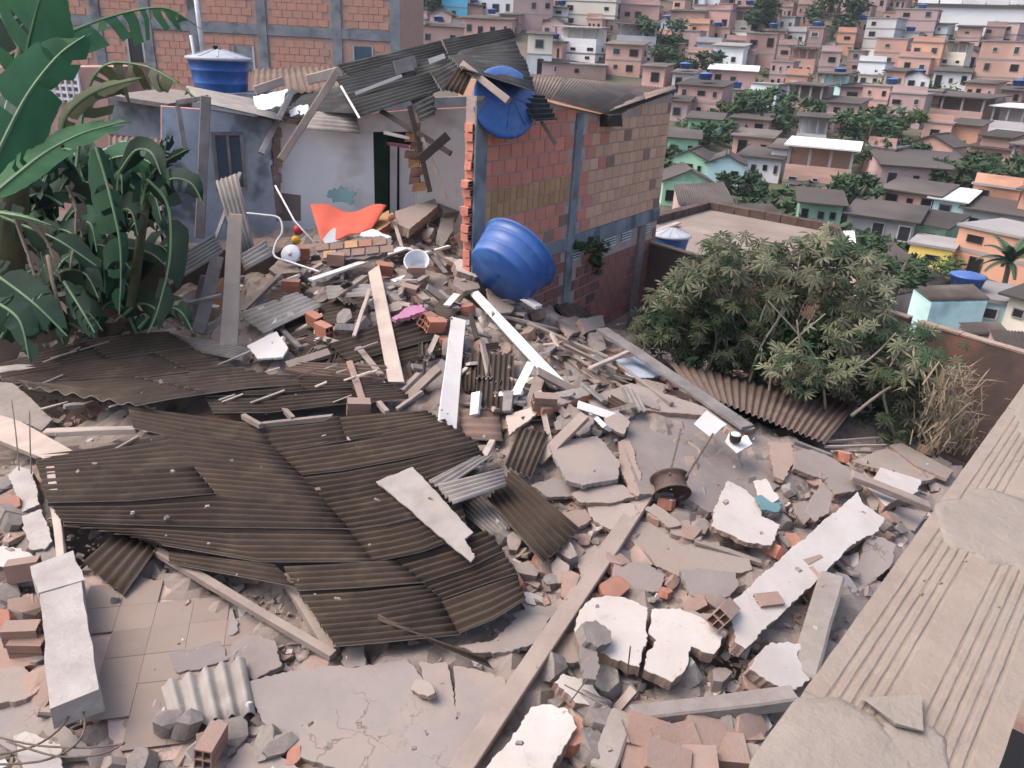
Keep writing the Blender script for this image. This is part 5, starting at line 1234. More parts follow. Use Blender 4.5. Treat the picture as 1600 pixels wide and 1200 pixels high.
csheet('roofing_sheet', [(-10, 572, .2), (88, 567, .2), (86, 578, .18), (-10, 583, .18)], 'sheet_grey', 'pale sheet sliver lying on splintered roof at left edge', 1)
csheet('roofing_sheet', [(25, 592, .3), (180, 612, .35), (205, 635, .2), (40, 612, .2)], 'sheet_dark', 'sagging dark sheet over the black hollow at left', 2)
# ---------------------------------------------------------------- loose corrugated sheets
for q, m, nw, lb, kw in [
 ([(368, 492), (412, 522), (506, 478), (468, 456)], 'sheet_grey', 6, 'pale grey corrugated sheet lying right of the tall pale plank', dict(lift=.2)),
 ([(506, 446), (510, 464), (632, 458), (628, 440)], 'sheet_grey', 3, 'pale sheet strip lying behind the dusty plank', dict(lift=.18)),
 ([(500, 478), (482, 512), (575, 500), (580, 455)], 'sheet_dark', 6, 'dark sheet crushed left of the dusty plank', dict(lift=.12)),
 ([(505, 532), (545, 566), (682, 528), (642, 492)], 'sheet_dark', 6, 'broad dark sheet under the dusty plank', dict(lift=.16)),
 ([(545, 560), (570, 582), (700, 548), (680, 528)], 'sheet_dark', 4, 'second dark sheet below the broad one by the white upright plank', dict(lift=.1)),
 ([(440, 540), (505, 580), (560, 560), (500, 520)], 'sheet_dark', 5, 'dark sheet left below the broad dark sheet', dict(lift=.08)),
 ([(400, 500), (440, 535), (500, 515), (470, 480)], 'sheet_dark', 5, 'dark sheet beneath the pale corrugated sheet', dict(lift=.06)),
 ([(660, 500), (688, 466), (722, 478), (694, 518)], 'sheet_dark', 4, 'small dark sheet above the white upright plank', dict(lift=.12)),
 ([(748, 549), (804, 553), (800, 642), (742, 636)], 'sheet_dark', 7, 'upright dark sheet right of white plank', dict(lift=.18)),
 ([(718, 560), (746, 548), (742, 610), (722, 608)], 'sheet_dark', 3, 'narrow dark sheet between white plank and the upright dark sheet', dict(lift=.1)),
 ([(630, 566), (666, 562), (662, 598), (640, 602)], 'sheet_dark', 3, 'little dark sheet left of the white upright plank', dict(lift=.08)),
 ([(714, 638), (722, 684), (788, 686), (780, 637)], 'sheet_brown', 4, 'rusty brown sheet right of the white plank foot', dict(lift=.12)),
 ([(812, 667), (860, 676), (830, 748), (788, 730)], 'sheet_dark', 5, 'dusty dark sheet above the large tilted sheet', dict(lift=.18)),
 ([(797, 733), (760, 778), (850, 882), (908, 828)], 'sheet_dark', 7, 'large tilted dark sheet left of the broken slabs', dict(lift=.22)),
 ([(677, 757), (704, 787), (793, 757), (788, 730)], 'sheet_grey', 5, 'pale sheet piece with wavy end, middle of pile', dict(lift=.40)),
 ([(668, 752), (690, 768), (770, 712), (745, 712)], 'sheet_grey', 3, 'pale sheet strip behind the wavy pale sheet', dict(lift=.36)),
 ([(712, 790), (752, 775), (800, 825), (770, 842)], 'sheet_grey', 6, 'pale scalloped sheet end under tilted dark sheet', dict(lift=.12)),
 ([(400, 396), (372, 402), (336, 282), (370, 268)], 'sheet_grey', 5, 'pale sheet standing upright before the grey blue wall', dict(Ys=[9.9, 9.8, 10.3, 10.4])),
 ([(255, 410), (262, 447), (350, 392), (337, 364)], 'sheet_grey', 6, 'pale blue-grey corrugated sheet leaning by the banana plants', dict(Ys=[9.0, 8.8, 9.5, 9.7])),
 ([(374, 400), (380, 424), (428, 398), (416, 374)], 'sheet_grey', 4, 'short pale sheet behind the tall pale plank', dict(Ys=[9.7, 9.4, 9.7, 9.9])),
 ([(272, 522), (268, 540), (380, 562), (395, 545)], 'sheet_grey', 5, 'pale sheet at foot of the tall pale plank', dict(lift=.2)),
 ([(448, 566), (442, 580), (600, 606), (606, 572)], 'sheet_brown', 5, 'brown sheet with white streaks left of the dusty plank foot', dict(lift=.2)),
 ([(250, 1066), (270, 1140), (400, 1116), (382, 1024)], 'sheet_grey', 5, 'pale corrugated piece with wide waves on the tile floor', dict(lift=.14, amp=.026, flip=1)),
 ([(1044, 572), (1170, 640), (1290, 692), (1340, 630)], 'sheet_brown', 22, 'large brown corrugated sheet before the leaning shrub', dict(lift=.18, flip=2)),
 ([(1118, 640), (1170, 662), (1200, 640), (1160, 618)], 'sheet_dark', 5, 'short dark sheet at the lower left of large brown sheet', dict(lift=.1)),
 ([(880, 440), (860, 470), (905, 520), (930, 500)], 'sheet_dark', 3, 'dark sheet fragment right of the fallen blue tank', dict(lift=.02)),
]:
    fl_ = kw.pop('flip', 0)
    if fl_ == 1: q = [q[0], q[3], q[2], q[1]]
    if fl_ == 2: q = [(1048, 566), (1342, 628), (1290, 692), (1085, 612)]
    csheet('roofing_sheet', q, m, lb, nw, **kw)
# flat ribbed panel over the roof
slab('ribbed_panel', [(587, 752), (645, 729), (740, 832), (726, 842), (742, 870), (736, 878)], .02, ['sheet_grey', 'sheet_edge'], 'long pale panel lying over the right side of fallen roof', 'panel', lift=.34, jag=.004)
slab('wooden_sheet', [(790, 650), (838, 632), (846, 640), (795, 680)], .03, ['wood_pale', 'wood'], 'dusty wooden panel above the dusty dark sheet', 'panel', lift=.2, jag=.006)
# ---------------------------------------------------------------- planks, boards, poles
board('plank', [(357, 333), (378, 335), (370, 563), (342, 562)], (Yh(356, 563) + .25, Yh(356, 563)), .03, 'wood_pale', 'tall pale plank standing upright at the left of the heap', 'plank')
board('plank', [(575, 425), (592, 413), (631, 596), (606, 596)], (Yh(585, 420, .25), Yh(618, 596, .2)), .03, 'wood_pale', 'broad dusty plank leaning down the middle of the heap', 'plank')
board('plank', [(706, 494), (728, 500), (713, 670), (685, 656)], (Yh(716, 497, .22), Yh(700, 664, .25)), .035, 'white_paint', 'bright white plank standing near the centre', 'plank')
board('plank', [(733, 458), (747, 454), (885, 598), (866, 605)], (Yh(740, 456, .2), Yh(876, 602, .12)), .05, 'white_paint', 'long white plank slanting down right from the blue tank', 'plank')
for a, b, w, th_, m, lb, kw in [
 ((485, 438, .3), (633, 388, .25), .12, .03, 'white_paint', 'white board lying across the upper heap below the orange cloth', {}),
 ((752, 426, .3), (842, 480, .35), .11, .05, 'white_paint', 'white board end in front of the fallen blue tank', {}),
 ((760, 488, .15), (900, 522, .05), .05, .04, 'wood_pale', 'pale batten below the fallen blue tank', {}),
 ((660, 397, .25), (702, 385, .25), .06, .04, 'white_paint', 'short white stick right of the white bucket', {}),
 ((612, 333, .5), (628, 386, .2), .05, .04, 'wood_pale', 'thin pale stick standing behind the long white board', {}),
 ((578, 452, .3), (553, 526, .2), .045, .035, 'wood_pale', 'thin batten left of the broad dusty plank', {}),
 ((940, 514, .3), (1168, 668, .2), .17, .04, 'wood_grey', 'long grey plank running down towards the brown sheet', {}),
 ((825, 506, .15), (950, 560, .15), .06, .05, 'wood', 'brown pole right of the slanting white plank, upper half', {}),
 ((948, 558, .15), (1050, 632, .12), .05, .05, 'wood', 'brown pole beside the blue fragment, lower half', {}),
 ((922, 576, .2), (986, 548, .25), .06, .04, 'wood_pale', 'short cross piece under the long grey plank', {}),
 ((900, 540, .12), (960, 575, .1), .05, .04, 'wood', 'reddish stick left of the cross piece', {}),
 ((870, 545, .1), (935, 600, .1), .07, .03, 'wood', 'splintered lath between white plank and brown pole', {}),
 ((1010, 772, .1), (715, 1210, .14), .145, .05, 'wood', 'very long dusty plank running down to the bottom edge', {}),
 ((660, 612, .2), (620, 640, .2), .05, .04, 'wood', 'thin lath near the white upright plank foot', {}),
 ((546, 566, .25), (570, 636, .25), .07, .05, 'brick_dusty', 'reddish batten standing in front of the brown streaked sheet', {}),
 ((70, 676, .25), (216, 671, .2), .09, .06, 'wood_pale', 'pale beam spanning the black hollow at left', {}),
 ((100, 636, .3), (132, 632, .25), .08, .05, 'wood_grey', 'stub of grey beam inside the black hollow', {}),
 ((152, 718, .22), (218, 682, .3), .03, .03, 'wood', 'thin stick under the left sheets of the fallen roof', {}),
 ((265, 482, .6), (345, 462, .6), .08, .05, 'wood_grey', 'grey bar crossing the pale upright sheets by bananas', {}),
 ((310, 520, .1), (340, 400, .7), .16, .04, 'wood_grey', 'grey board leaning behind the tall pale plank', {'face': 'cam'}),
 ((300, 500, .1), (318, 430, .5), .07, .05, 'wood_grey', 'grey stump behind the pale leaning sheet', {'face': 'cam'}),
 ((376, 270, 1.4), (330, 390, .9), .05, .04, 'wood_grey', 'thin grey rod across the standing pale sheet', {}),
 ((1330, 742, .25), (1452, 792, .3), .14, .06, 'wood', 'dusty timber lying over the white block at right', {}),
 ((1292, 690, .12), (1378, 684, .1), .035, .03, 'wood_pale', 'thin pale lath below the brown sheet, upper one', {}),
 ((1290, 698, .12), (1384, 696, .1), .035, .03, 'wood_pale', 'thin pale lath below the brown sheet, middle one', {}),
 ((1300, 706, .1), (1380, 706, .08), .035, .03, 'wood', 'thin brown lath below the brown sheet, lowest one', {}),
 ((1240, 690, .1), (1300, 712, .1), .06, .04, 'wood_grey', 'grey stick at lower corner of the brown sheet', {}),
 ((985, 1122, .12), (1240, 1090, .2), .13, .11, 'concrete', 'dusty concrete beam lying level at lower right', {}),
 ((940, 1210, .1), (975, 1118, .12), .16, .12, 'concrete', 'short concrete post stub at the bottom edge', {}),
 ((1300, 905, .2), (1252, 1062, .1), .19, .16, 'concrete', 'grey round-edged post leaning beside the white column', {}),
 ((870, 540, .06), (1010, 628, .05), .05, .03, 'wood', 'splintered brown lath in the right part of heap', {}),
 ((770, 690, .2), (745, 735, .25), .06, .05, 'wood_pale', 'pale stick behind the wavy pale sheet', {}),
 ((775, 868, .1), (840, 900, .06), .05, .03, 'wood', 'lath under the large tilted sheet', {}),
 ((745, 530, .1), (735, 490, .3), .06, .05, 'wood_dark', 'charred stick leaning on the white plank top', {'face': 'cam'}),
 ((430, 505, .1), (470, 545, .1), .06, .05, 'wood_grey', 'grey stick beside the white board piece', {}),
 ((700, 600, .1), (730, 575, .15), .05, .03, 'wood_pale', 'short pale lath behind the white upright plank', {}),
 ((1085, 845, .08), (1190, 880, .06), .06, .04, 'plaster_dusty', 'long plaster strip below the white star-shaped slab', {}),
]:
    beam('timber' if m.startswith('wood') else 'beam_piece', a, b, w, th_, m, lb, 'timber' if m.startswith('wood') else 'beam', segs=4, j=.005, **kw)
board('plank', [(72, 729), (85, 728), (101, 870), (88, 873)], (Yh(78, 729, .25), Yh(95, 872, .22)), .04, 'wood_pale', 'upright pale plank at the left end of the fallen roof', 'plank')
slab('board', [(0, 648), (32, 658), (118, 706), (68, 716), (-10, 684)], .05, ['wood_pale', 'wood'], 'wide pale board entering from the left edge', 'board', lift=.25, jag=0)
# ---------------------------------------------------------------- broken slabs and plaster
CK = ['concrete', 'concrete']; PW = ['plaster_white', 'core']; PD = ['plaster_dusty', 'core']; PG = ['plaster_grey', 'concrete']; PP = ['plaster_pink', 'core']
SL = [
 # left
 ([(-10, 596), (22, 598), (82, 655), (66, 672), (38, 660), (-10, 650)], .12, CK, 'grey concrete chunk at left edge above the wide board', .2),
 ([(12, 742), (28, 727), (50, 735), (62, 788), (34, 800)], .14, ['column_pale', 'concrete'], 'pale concrete column piece with two bare rebars', .22),
 ([(33, 806), (64, 795), (82, 845), (70, 858), (46, 858)], .14, ['column_pale', 'concrete'], 'pale concrete column piece below the rebars', .2),
 ([(56, 862), (84, 852), (98, 876), (90, 888), (62, 886)], .12, CK, 'rounded concrete lump above the big fallen column', .15),
 ([(-10, 852), (30, 856), (52, 868), (12, 884), (-10, 888)], .06, PW, 'white plaster face on a broken block at left edge', .22),
 ([(-10, 1090), (40, 1085), (88, 1095), (100, 1130), (150, 1180), (60, 1190), (-10, 1160)], .05, PG, 'blue grey slab at lower left below the fallen column', .1),
 ([(20, 1150), (40, 1142), (95, 1162), (100, 1210), (40, 1210)], .06, PW, 'white plaster slab in the lower left corner', .2),
 ([(0, 1045), (35, 1038), (72, 1070), (40, 1092), (-10, 1100)], .1, PD, 'rounded pale rubble block at left edge', .12),
 ([(-10, 1000), (20, 990), (62, 1022), (60, 1036), (-10, 1050)], .08, ['brick_dusty', 'brick'], 'reddish broken brick pack at left edge', .1),
 # centre bottom
 ([(385, 1066), (442, 1050), (520, 1040), (560, 1042), (636, 1028), (662, 1062), (655, 1034), (700, 1036), (712, 1104), (708, 1040), (765, 1050), (790, 1062), (782, 1110), (722, 1205), (545, 1205), (480, 1187), (440, 1172), (402, 1112)], .07, PG, 'large smooth grey slab in the bottom middle', .12),
 ([(716, 1008), (770, 1000), (812, 960), (860, 962), (842, 1000), (800, 1018), (740, 1020)], .05, PG, 'grey slab piece right of fallen roof corner', .12),
 ([(262, 1020), (292, 968), (342, 995), (357, 1030), (312, 1046), (275, 1050)], .04, PG, 'grey heart-shaped slab on the tile floor', .1),
 ([(358, 1010), (385, 990), (430, 1000), (440, 1040), (395, 1062), (372, 1045)], .05, PG, 'grey slab beside the heart-shaped one', .1),
 ([(330, 955), (365, 950), (372, 985), (350, 1000), (332, 985)], .04, PG, 'small grey slab under the rafter', .06),
 ([(245, 962), (262, 956), (272, 966), (266, 976), (248, 975)], .05, PG, 'square grey lump on the tile floor', .06),
 ([(208, 1010), (226, 998), (232, 1012), (220, 1029), (210, 1024)], .02, PD, 'thin pale flake on the tile floor', .05),
 ([(642, 1078), (650, 1060), (672, 1066), (680, 1082), (668, 1088)], .04, PD, 'white flake resting on large smooth slab', .2),
 ([(530, 1012), (570, 1008), (570, 1042), (538, 1044)], .14, PG, 'grey block under front edge of fallen roof', .1),
 ([(352, 1200), (380, 1160), (425, 1172), (470, 1200), (470, 1215), (350, 1215)], .1, PD, 'pale slab end at the bottom edge', .1),
 ([(375, 1150), (392, 1130), (420, 1160), (400, 1180)], .08, PG, 'grey lump left of the large smooth slab', .06),
 # right middle
 ([(975, 700), (985, 650), (1000, 640), (1110, 648), (1235, 700), (1222, 758), (1160, 790), (1108, 800), (1060, 770), (1000, 772), (990, 740)], .09, PG, 'large grey inclined slab under the rusty wheel', .12),
 ([(918, 622), (985, 598), (1080, 628), (1180, 668), (1150, 680), (1110, 650), (1000, 640), (975, 660), (930, 650)], .08, PD, 'dusty beige slab above the large inclined slab', .16),
 ([(857, 694), (896, 686), (934, 681), (968, 720), (966, 748), (910, 758), (884, 750)], .05, PG, 'grey tilted slab left of pink broken edge', .26),
 ([(966, 690), (982, 682), (1002, 740), (998, 775), (985, 770), (968, 730)], .05, PP, 'pink brick-dust edge between the two grey slabs', .2),
 ([(865, 660), (890, 630), (908, 640), (895, 672), (870, 672)], .05, PD, 'pointed plaster shard above grey tilted slab', .24),
 ([(896, 675), (905, 645), (928, 652), (922, 672), (905, 682)], .05, PG, 'small grey shard beside the pointed one', .24),
 ([(940, 645), (965, 640), (985, 660), (975, 678), (950, 668)], .04, PD, 'plaster flake at the edge of beige slab', .26),
 ([(830, 757), (868, 745), (905, 762), (895, 776), (855, 776)], .04, PG, 'flat grey shard right of the dusty dark sheet', .12),
 ([(892, 772), (920, 755), (975, 758), (998, 775), (950, 786), (905, 784)], .05, PD, 'long broken edge piece below grey tilted slab', .2),
 ([(915, 790), (985, 785), (1000, 800), (960, 830), (930, 815)], .05, PD, 'dusty slab left of the long plank top', .14),
 ([(1005, 795), (1022, 786), (1060, 812), (1065, 820), (1045, 824), (1015, 800)], .05, PD, 'beige shard just under the rusty wheel', .16),
 ([(1050, 815), (1075, 812), (1085, 825), (1070, 840), (1048, 832)], .06, PD, 'rubble lump right of the beige shard', .12),
 ([(995, 812), (1040, 822), (1075, 845), (1170, 870), (1175, 890), (1100, 905), (1060, 900), (1000, 870), (985, 840)], .06, PD, 'wide dusty slab below the rusty wheel', .08),
 ([(1062, 890), (1100, 888), (1150, 895), (1155, 915), (1120, 945), (1080, 930)], .05, PG, 'dark grey slab above the cracked white slabs', .14),
 ([(1137, 750), (1165, 765), (1192, 790), (1190, 806), (1220, 820), (1205, 852), (1170, 848), (1112, 822), (1116, 795)], .05, PW, 'white star-shaped plaster slab right of wheel', .22),
 ([(1176, 752), (1198, 748), (1218, 778), (1198, 790), (1188, 782)], .04, PW, 'small white tile over a teal rag', .3),
 ([(1242, 704), (1268, 702), (1300, 715), (1330, 735), (1350, 764), (1305, 772), (1290, 750), (1240, 732)], .05, PD, 'pale plaster sheet right of the grey slab', .22),
 ([(1256, 800), (1285, 752), (1302, 772), (1296, 800), (1275, 815)], .04, PD, 'dusty plaster shard, left of the white column top', .26),
 ([(1240, 786), (1262, 782), (1270, 805), (1258, 818), (1242, 800)], .03, PD, 'small square plaster piece near the teal rag', .22),
 ([(1200, 690), (1235, 692), (1245, 715), (1225, 750), (1210, 745)], .05, PP, 'pinkish slab edge behind the small white tile', .16),
 ([(1137, 946), (1200, 890), (1270, 830), (1340, 768), (1348, 786), (1383, 810), (1372, 830), (1332, 850), (1312, 872), (1230, 950), (1165, 1014), (1148, 1002), (1148, 985)], .11, PW, 'big white broken wall column slanting at right', .3),
 ([(925, 934), (950, 930), (976, 933), (1013, 950), (1009, 985), (1012, 1000), (1003, 1020), (1000, 1042), (960, 1030), (904, 1006), (897, 982), (906, 952)], .1, PW, 'cracked white wall slab, larger left piece', .3),
 ([(1018, 952), (1062, 950), (1142, 986), (1130, 996), (1116, 1022), (1080, 1010), (1072, 1044), (1050, 1066), (1006, 1045), (1010, 1022), (1026, 1000), (1014, 990)], .1, PW, 'cracked white wall slab, right piece', .28),
 ([(1066, 952), (1140, 965), (1138, 976), (1070, 962)], .05, PD, 'pale strip behind the cracked white slab', .26),
 ([(748, 1210), (800, 1152), (830, 1104), (862, 1100), (888, 1108), (902, 1136), (856, 1210)], .12, PW, 'bright white wall slab at the bottom edge', .26),
 ([(866, 1066), (880, 1052), (922, 1064), (952, 1106), (900, 1098), (890, 1085)], .08, PW, 'white wedge with rebar cross', .22),
 ([(1182, 1024), (1204, 1004), (1256, 1006), (1246, 1024), (1266, 1062), (1232, 1082), (1172, 1046)], .1, PW, 'white wall block below the white column', .26),
 ([(1355, 760), (1376, 730), (1440, 750), (1434, 768), (1384, 790)], .14, PW, 'white block under the dusty timber at right', .22),
 ([(1355, 830), (1400, 850), (1392, 885), (1345, 925), (1328, 905), (1345, 870)], .08, PD, 'beige slab half hidden by the parapet', .16),
 ([(1330, 720), (1385, 700), (1430, 720), (1470, 745), (1440, 752), (1380, 735)], .05, PD, 'flat beige slab behind the white block', .12),
 ([(1390, 695), (1410, 692), (1490, 735), (1480, 748), (1430, 726)], .04, PD, 'beige slab edge near the dry grass', .16),
 ([(1400, 790), (1450, 800), (1430, 830), (1395, 820)], .06, PD, 'small beige slab against the parapet', .1),
 ([(905, 990), (925, 992), (938, 1040), (932, 1062), (912, 1060)], .06, PG, 'upright grey slab piece before the cracked white slab', .42),
 ([(908, 975), (930, 968), (955, 985), (956, 1004), (935, 1012), (915, 1000)], .1, CK, 'rough grey concrete lump on cracked white slab', .48),
 ([(862, 1000), (900, 985), (905, 1010), (912, 1032), (880, 1035), (862, 1025)], .05, PG, 'grey slab left of the cracked white slab', .1),
 ([(800, 960), (840, 945), (880, 950), (872, 985), (838, 990)], .04, PG, 'grey slab beside the very long plank', .1),
 ([(960, 880), (1010, 878), (1040, 900), (1030, 925), (985, 925), (955, 905)], .05, PG, 'grey slab above the cracked white slabs, left', .12),
 ([(900, 870), (930, 850), (950, 870), (930, 900), (908, 905)], .05, PD, 'dusty round slab left of the very long plank', .12),
 ([(880, 800), (915, 795), (925, 812), (905, 825), (885, 818)], .05, PP, 'pinkish lump right of large tilted sheet', .14),
 ([(1000, 590), (1040, 600), (1030, 640), (1000, 630), (985, 610)], .05, PD, 'beige slab right of the splintered laths', .14),
 ([(960, 562), (995, 556), (1035, 585), (1020, 590), (985, 590)], .03, ['house_blue', 'concrete'], 'pale blue wall fragment under the long grey plank', .16),
 # upper heap
 ([(386, 540), (432, 517), (450, 543), (442, 558), (402, 560)], .03, ['white_paint', 'white_paint'], 'bright white board piece right of the tall pale plank', .26),
 ([(709, 408), (718, 404), (754, 415), (755, 425), (745, 433), (715, 423)], .12, PW, 'white block in front of the fallen blue tank', .4),
 ([(712, 425), (745, 432), (750, 450), (725, 455), (708, 445)], .08, PD, 'beige block under the white one by the tank', .3),
 ([(760, 450), (790, 438), (815, 455), (800, 488), (770, 490)], .04, PD, 'dusty thin slab below the fallen blue tank', .25),
 ([(617, 330), (680, 310), (684, 322), (640, 358), (622, 350)], .14, PD, 'plaster and brick wall chunk at the top of the heap', .5),
 ([(682, 300), (720, 312), (722, 330), (695, 333), (684, 318)], .2, CK, 'grey concrete boulder near the red wall edge', .4),
 ([(690, 335), (712, 332), (708, 360), (695, 380), (684, 365)], .14, CK, 'grey rounded boulder below the top boulder', .3),
 ([(497, 362), (520, 348), (530, 350), (531, 376), (508, 381)], .03, ['lid', 'lid'], 'grey blue board leaning on the orange cloth', .45),
 ([(562, 368), (570, 354), (584, 358), (612, 370), (600, 374)], .04, ['white_paint', 'white_paint'], 'white folded carton right of the orange cloth', .45),
 ([(575, 345), (608, 328), (610, 348), (590, 362), (578, 360)], .12, ['brick_ochre', 'brick'], 'ochre brick wall fragment beside orange cloth', .4),
 ([(420, 420), (440, 402), (462, 412), (470, 425), (430, 428)], .08, PD, 'beige plaster lump at the left of the upper heap', .25),
 ([(838, 620), (870, 612), (935, 600), (925, 615), (880, 632), (848, 640)], .08, ['concrete', 'brick'], 'grey topped brick chunk above the grey shards', .3),
 ([(870, 500), (905, 492), (910, 515), (890, 525)], .05, PD, 'pointed plaster shard near the end of the red wall', .2),
 ([(905, 498), (942, 492), (945, 510), (915, 520)], .08, PD, 'dusty brick lump near the end of the red wall', .22),
 ([(920, 520), (940, 518), (948, 545), (932, 550)], .1, CK, 'grey concrete lump left of long grey plank', .2),
 ([(655, 600), (690, 560), (706, 570), (690, 610), (668, 612)], .03, PG, 'grey thin slab left of the white upright plank', .1),
 ([(755, 640), (800, 645), (815, 660), (785, 672), (760, 660)], .04, PP, 'pinkish slab behind the dusty dark sheet', .06),
 ([(830, 560), (860, 575), (855, 590), (828, 585)], .04, PG, 'grey shard left of the slanting white plank foot', .1),
 ([(880, 560), (915, 570), (920, 592), (890, 595)], .04, PG, 'grey shard right of slanting white plank', .1),
 ([(860, 520), (895, 530), (900, 550), (872, 550)], .04, PP, 'pink shard below the red wall end', .1),
]
for poly, th_, m, lb, lift in SL:
    slab('wall_slab' if m is PW else ('concrete_chunk' if m is CK else 'broken_slab'), poly, th_, m, lb, 'slab', lift * .78, jag=.006 if th_ > .035 else .004)
# ---------------------------------------------------------------- fallen column with rebar, tile floor
cb = EW('fallen_column', hit(100, 1000, .2), 'thick pale concrete column fallen at lower left with bent rebars', 'column')
mb = beam_mb((84, 885, .3), (100, 930, .32), .30, .16, 'up', None, .012, 0, 3); mb.build('shaft', 'column_pale', cb)
mb = beam_mb((96, 925, .30), (122, 1108, .34), .27, .17, 'up', None, .012, 0, 8); mb.build('shaft', 'column_pale', cb)
for a in (((128, 1100, .3), (132, 1140, .3), (110, 1170, .3), (60, 1190, .25), (-20, 1195, .2)), ((110, 1115, .3), (92, 1140, .3), (55, 1165, .25), (5, 1178, .2), (-20, 1180, .2))):
    MB().tube(bez([PT(p) for p in a], 16), .007, 6).build('rebar', 'rebar', cb, True)
for i, a in enumerate((((-10, 1150, .3), (60, 1165, .3), (140, 1168, .28), (195, 1162, .25)), ((10, 1158, .32), (90, 1182, .3), (160, 1178, .28), (195, 1160, .26)), ((18, 625, .8), (25, 680, .55), (30, 735, .3)), ((46, 642, .7), (47, 690, .5), (49, 740, .3)))):
    T(MB().tube(bez([PT(p) for p in a], 12), .006, 6).build('rebar', 'rebar', smooth=True), ['bent rebar sweeping through the lower left corner, upper one', 'bent rebar sweeping through the lower left corner, lower one', 'thin upright rebar at left edge of the pale column piece', 'thick upright rebar right of the thin one at left'][i], 'rebar')
tf = EW('tile_floor', hit(230, 1030, .0), 'beige ceramic floor tiles on a tilted slab at lower left', 'floor')
c, n = fitplane([hit(x, y, .05) for x, y in ((130, 910), (210, 910), (320, 990), (300, 1150), (190, 1180))])
d1 = (onplane(265, 940, c, n) - onplane(130, 953, c, n)).normalized(); d2 = n.cross(d1).normalized(); o0 = onplane(128, 955, c, n)
if d2.dot(onplane(190, 1150, c, n) - o0) < 0: d2 = -d2
outl = [onplane(x, y, c, n) for x, y in ((120, 906), (205, 900), (330, 950), (430, 1000), (400, 1100), (280, 1180), (185, 1190))]
o2 = [((p - o0).dot(d1), (p - o0).dot(d2)) for p in outl]; TS = .27
mk('tile', (.235, .172, .137), (.195, .145, .118), 3, .7, .15, 20, dust=.6, dc=(.24, .197, .175), rnd=.12)
tl = MB(); 
for s in (0,): tl.bx(0, TS - .0025, 0, TS - .0025, -.008, 0)
TM = tl.mesh('tile', ['tile']); rot = Matrix((d1, d2, d1.cross(d2))).transposed().to_euler()
for i in range(-4, 12):
    for j in range(-4, 10):
        u, v = (i + .5) * TS, (j + .5) * TS
        if inside(o2, u, v): inst('tile', TM, tf, o0 + d1 * i * TS + d2 * j * TS + n * (.004 + random.uniform(0, .003)) - V(tf.location), rot)
mb, _, _ = slab_mb([(116, 902), (210, 896), (335, 948), (435, 1000), (405, 1105), (285, 1185), (182, 1196)], .07, p=c - n * .008, n=n, jag=.01); mb.build('screed', ['mortar', 'concrete'], tf)
BIG.append([(116, 902), (210, 896), (335, 948), (405, 1105), (285, 1185), (182, 1196)])
# ---------------------------------------------------------------- bricks
def hollow(name, c, ax, ay, az, mat, label, parent=None, holes=(2, 3)):
    """hollow clay block with cells open at its end (end faces along +-ax)"""
    t = parent or EW(name, c, label, 'brick'); ax, ay, az = V(ax), V(ay), V(az)
    nz, ny = holes; mb = MB(); w = .1
    for i in range(nz + 1): mb.box(c + az * (-1 + 2 * i / nz) * .93, ax, ay, az * .07)
    for j in range(ny + 1): mb.box(c + ay * (-1 + 2 * j / ny) * .935, ax * .998, ay * .065, az * .86)
    mb.build('shell', mat, t); MB().box(c, ax * .8, ay * .84, az * .84).build('cell_shade', 'wood_dark', t); return t  # dark core paints the shade deep in the cells
def brick_at(px, py, lift, yaw, size=(.115, .055, .08), mat='brick', label='', tilt=0.0, hol=(2, 2)):
    c = hit(px, py, lift); e = Euler((tilt, tilt * .5, yaw)).to_matrix()
    return hollow('hollow_brick', c, e @ V((size[0], 0, 0)), e @ V((0, size[1], 0)), e @ V((0, 0, size[2])), mat, label, holes=hol)
for a in [(455, 447, .25, .1, 'orange hollow brick at left of the long white board', .05), (492, 500, .2, -.7, 'orange brick lying on the pale corrugated sheet, upper one', .2), (506, 516, .2, -.7, 'orange brick lying on the pale corrugated sheet, lower one', .1), (651, 426, .2, .2, 'hollow brick with open cells below the white bucket', .0),
          (668, 500, .22, 1.2, 'orange brick lump above the broad dark sheet', .4), (680, 508, .22, .6, 'orange brick end near the white upright plank top', .3), (525, 405, .3, .1, 'rosy brick on the left of brick wall fragment', .1), (1130, 960, .3, 1.0, 'hollow brick with square cells beside the cracked white slab', .5),
          (38, 890, .2, .3, 'orange hollow brick with cells under white plaster, left edge', -.1), (330, 1165, .2, 1.5, 'upright orange brick block at the bottom left', .1), (35, 990, .2, .2, 'pink plastered brick block at left, upper one', .1), (45, 1012, .12, .1, 'pink plastered brick block at left, lower one', .1),
          (718, 374, .4, .9, 'grey pierced brick column piece by the red wall', -.5), (560, 636, .25, .3, 'orange brick piece on the dark sheets', .2), (1195, 945, .15, .4, 'brick under the white column side', .3), (600, 420, .2, .3, 'orange brick behind the broad dusty plank', .3), (640, 455, .15, -.3, 'brick right of the broad dusty plank top', .2), (470, 395, .3, .4, 'orange brick near the pale fan', .1), (850, 628, .3, .2, 'red brick under the grey topped chunk', .2), (1260, 880, .1, .7, 'brick behind the white column', .2)]:
    brick_at(a[0], a[1], a[2], a[3], label=a[4], tilt=a[5], mat='brick' if 'orange' in a[4] and a[1] < 520 else 'brick_dusty')
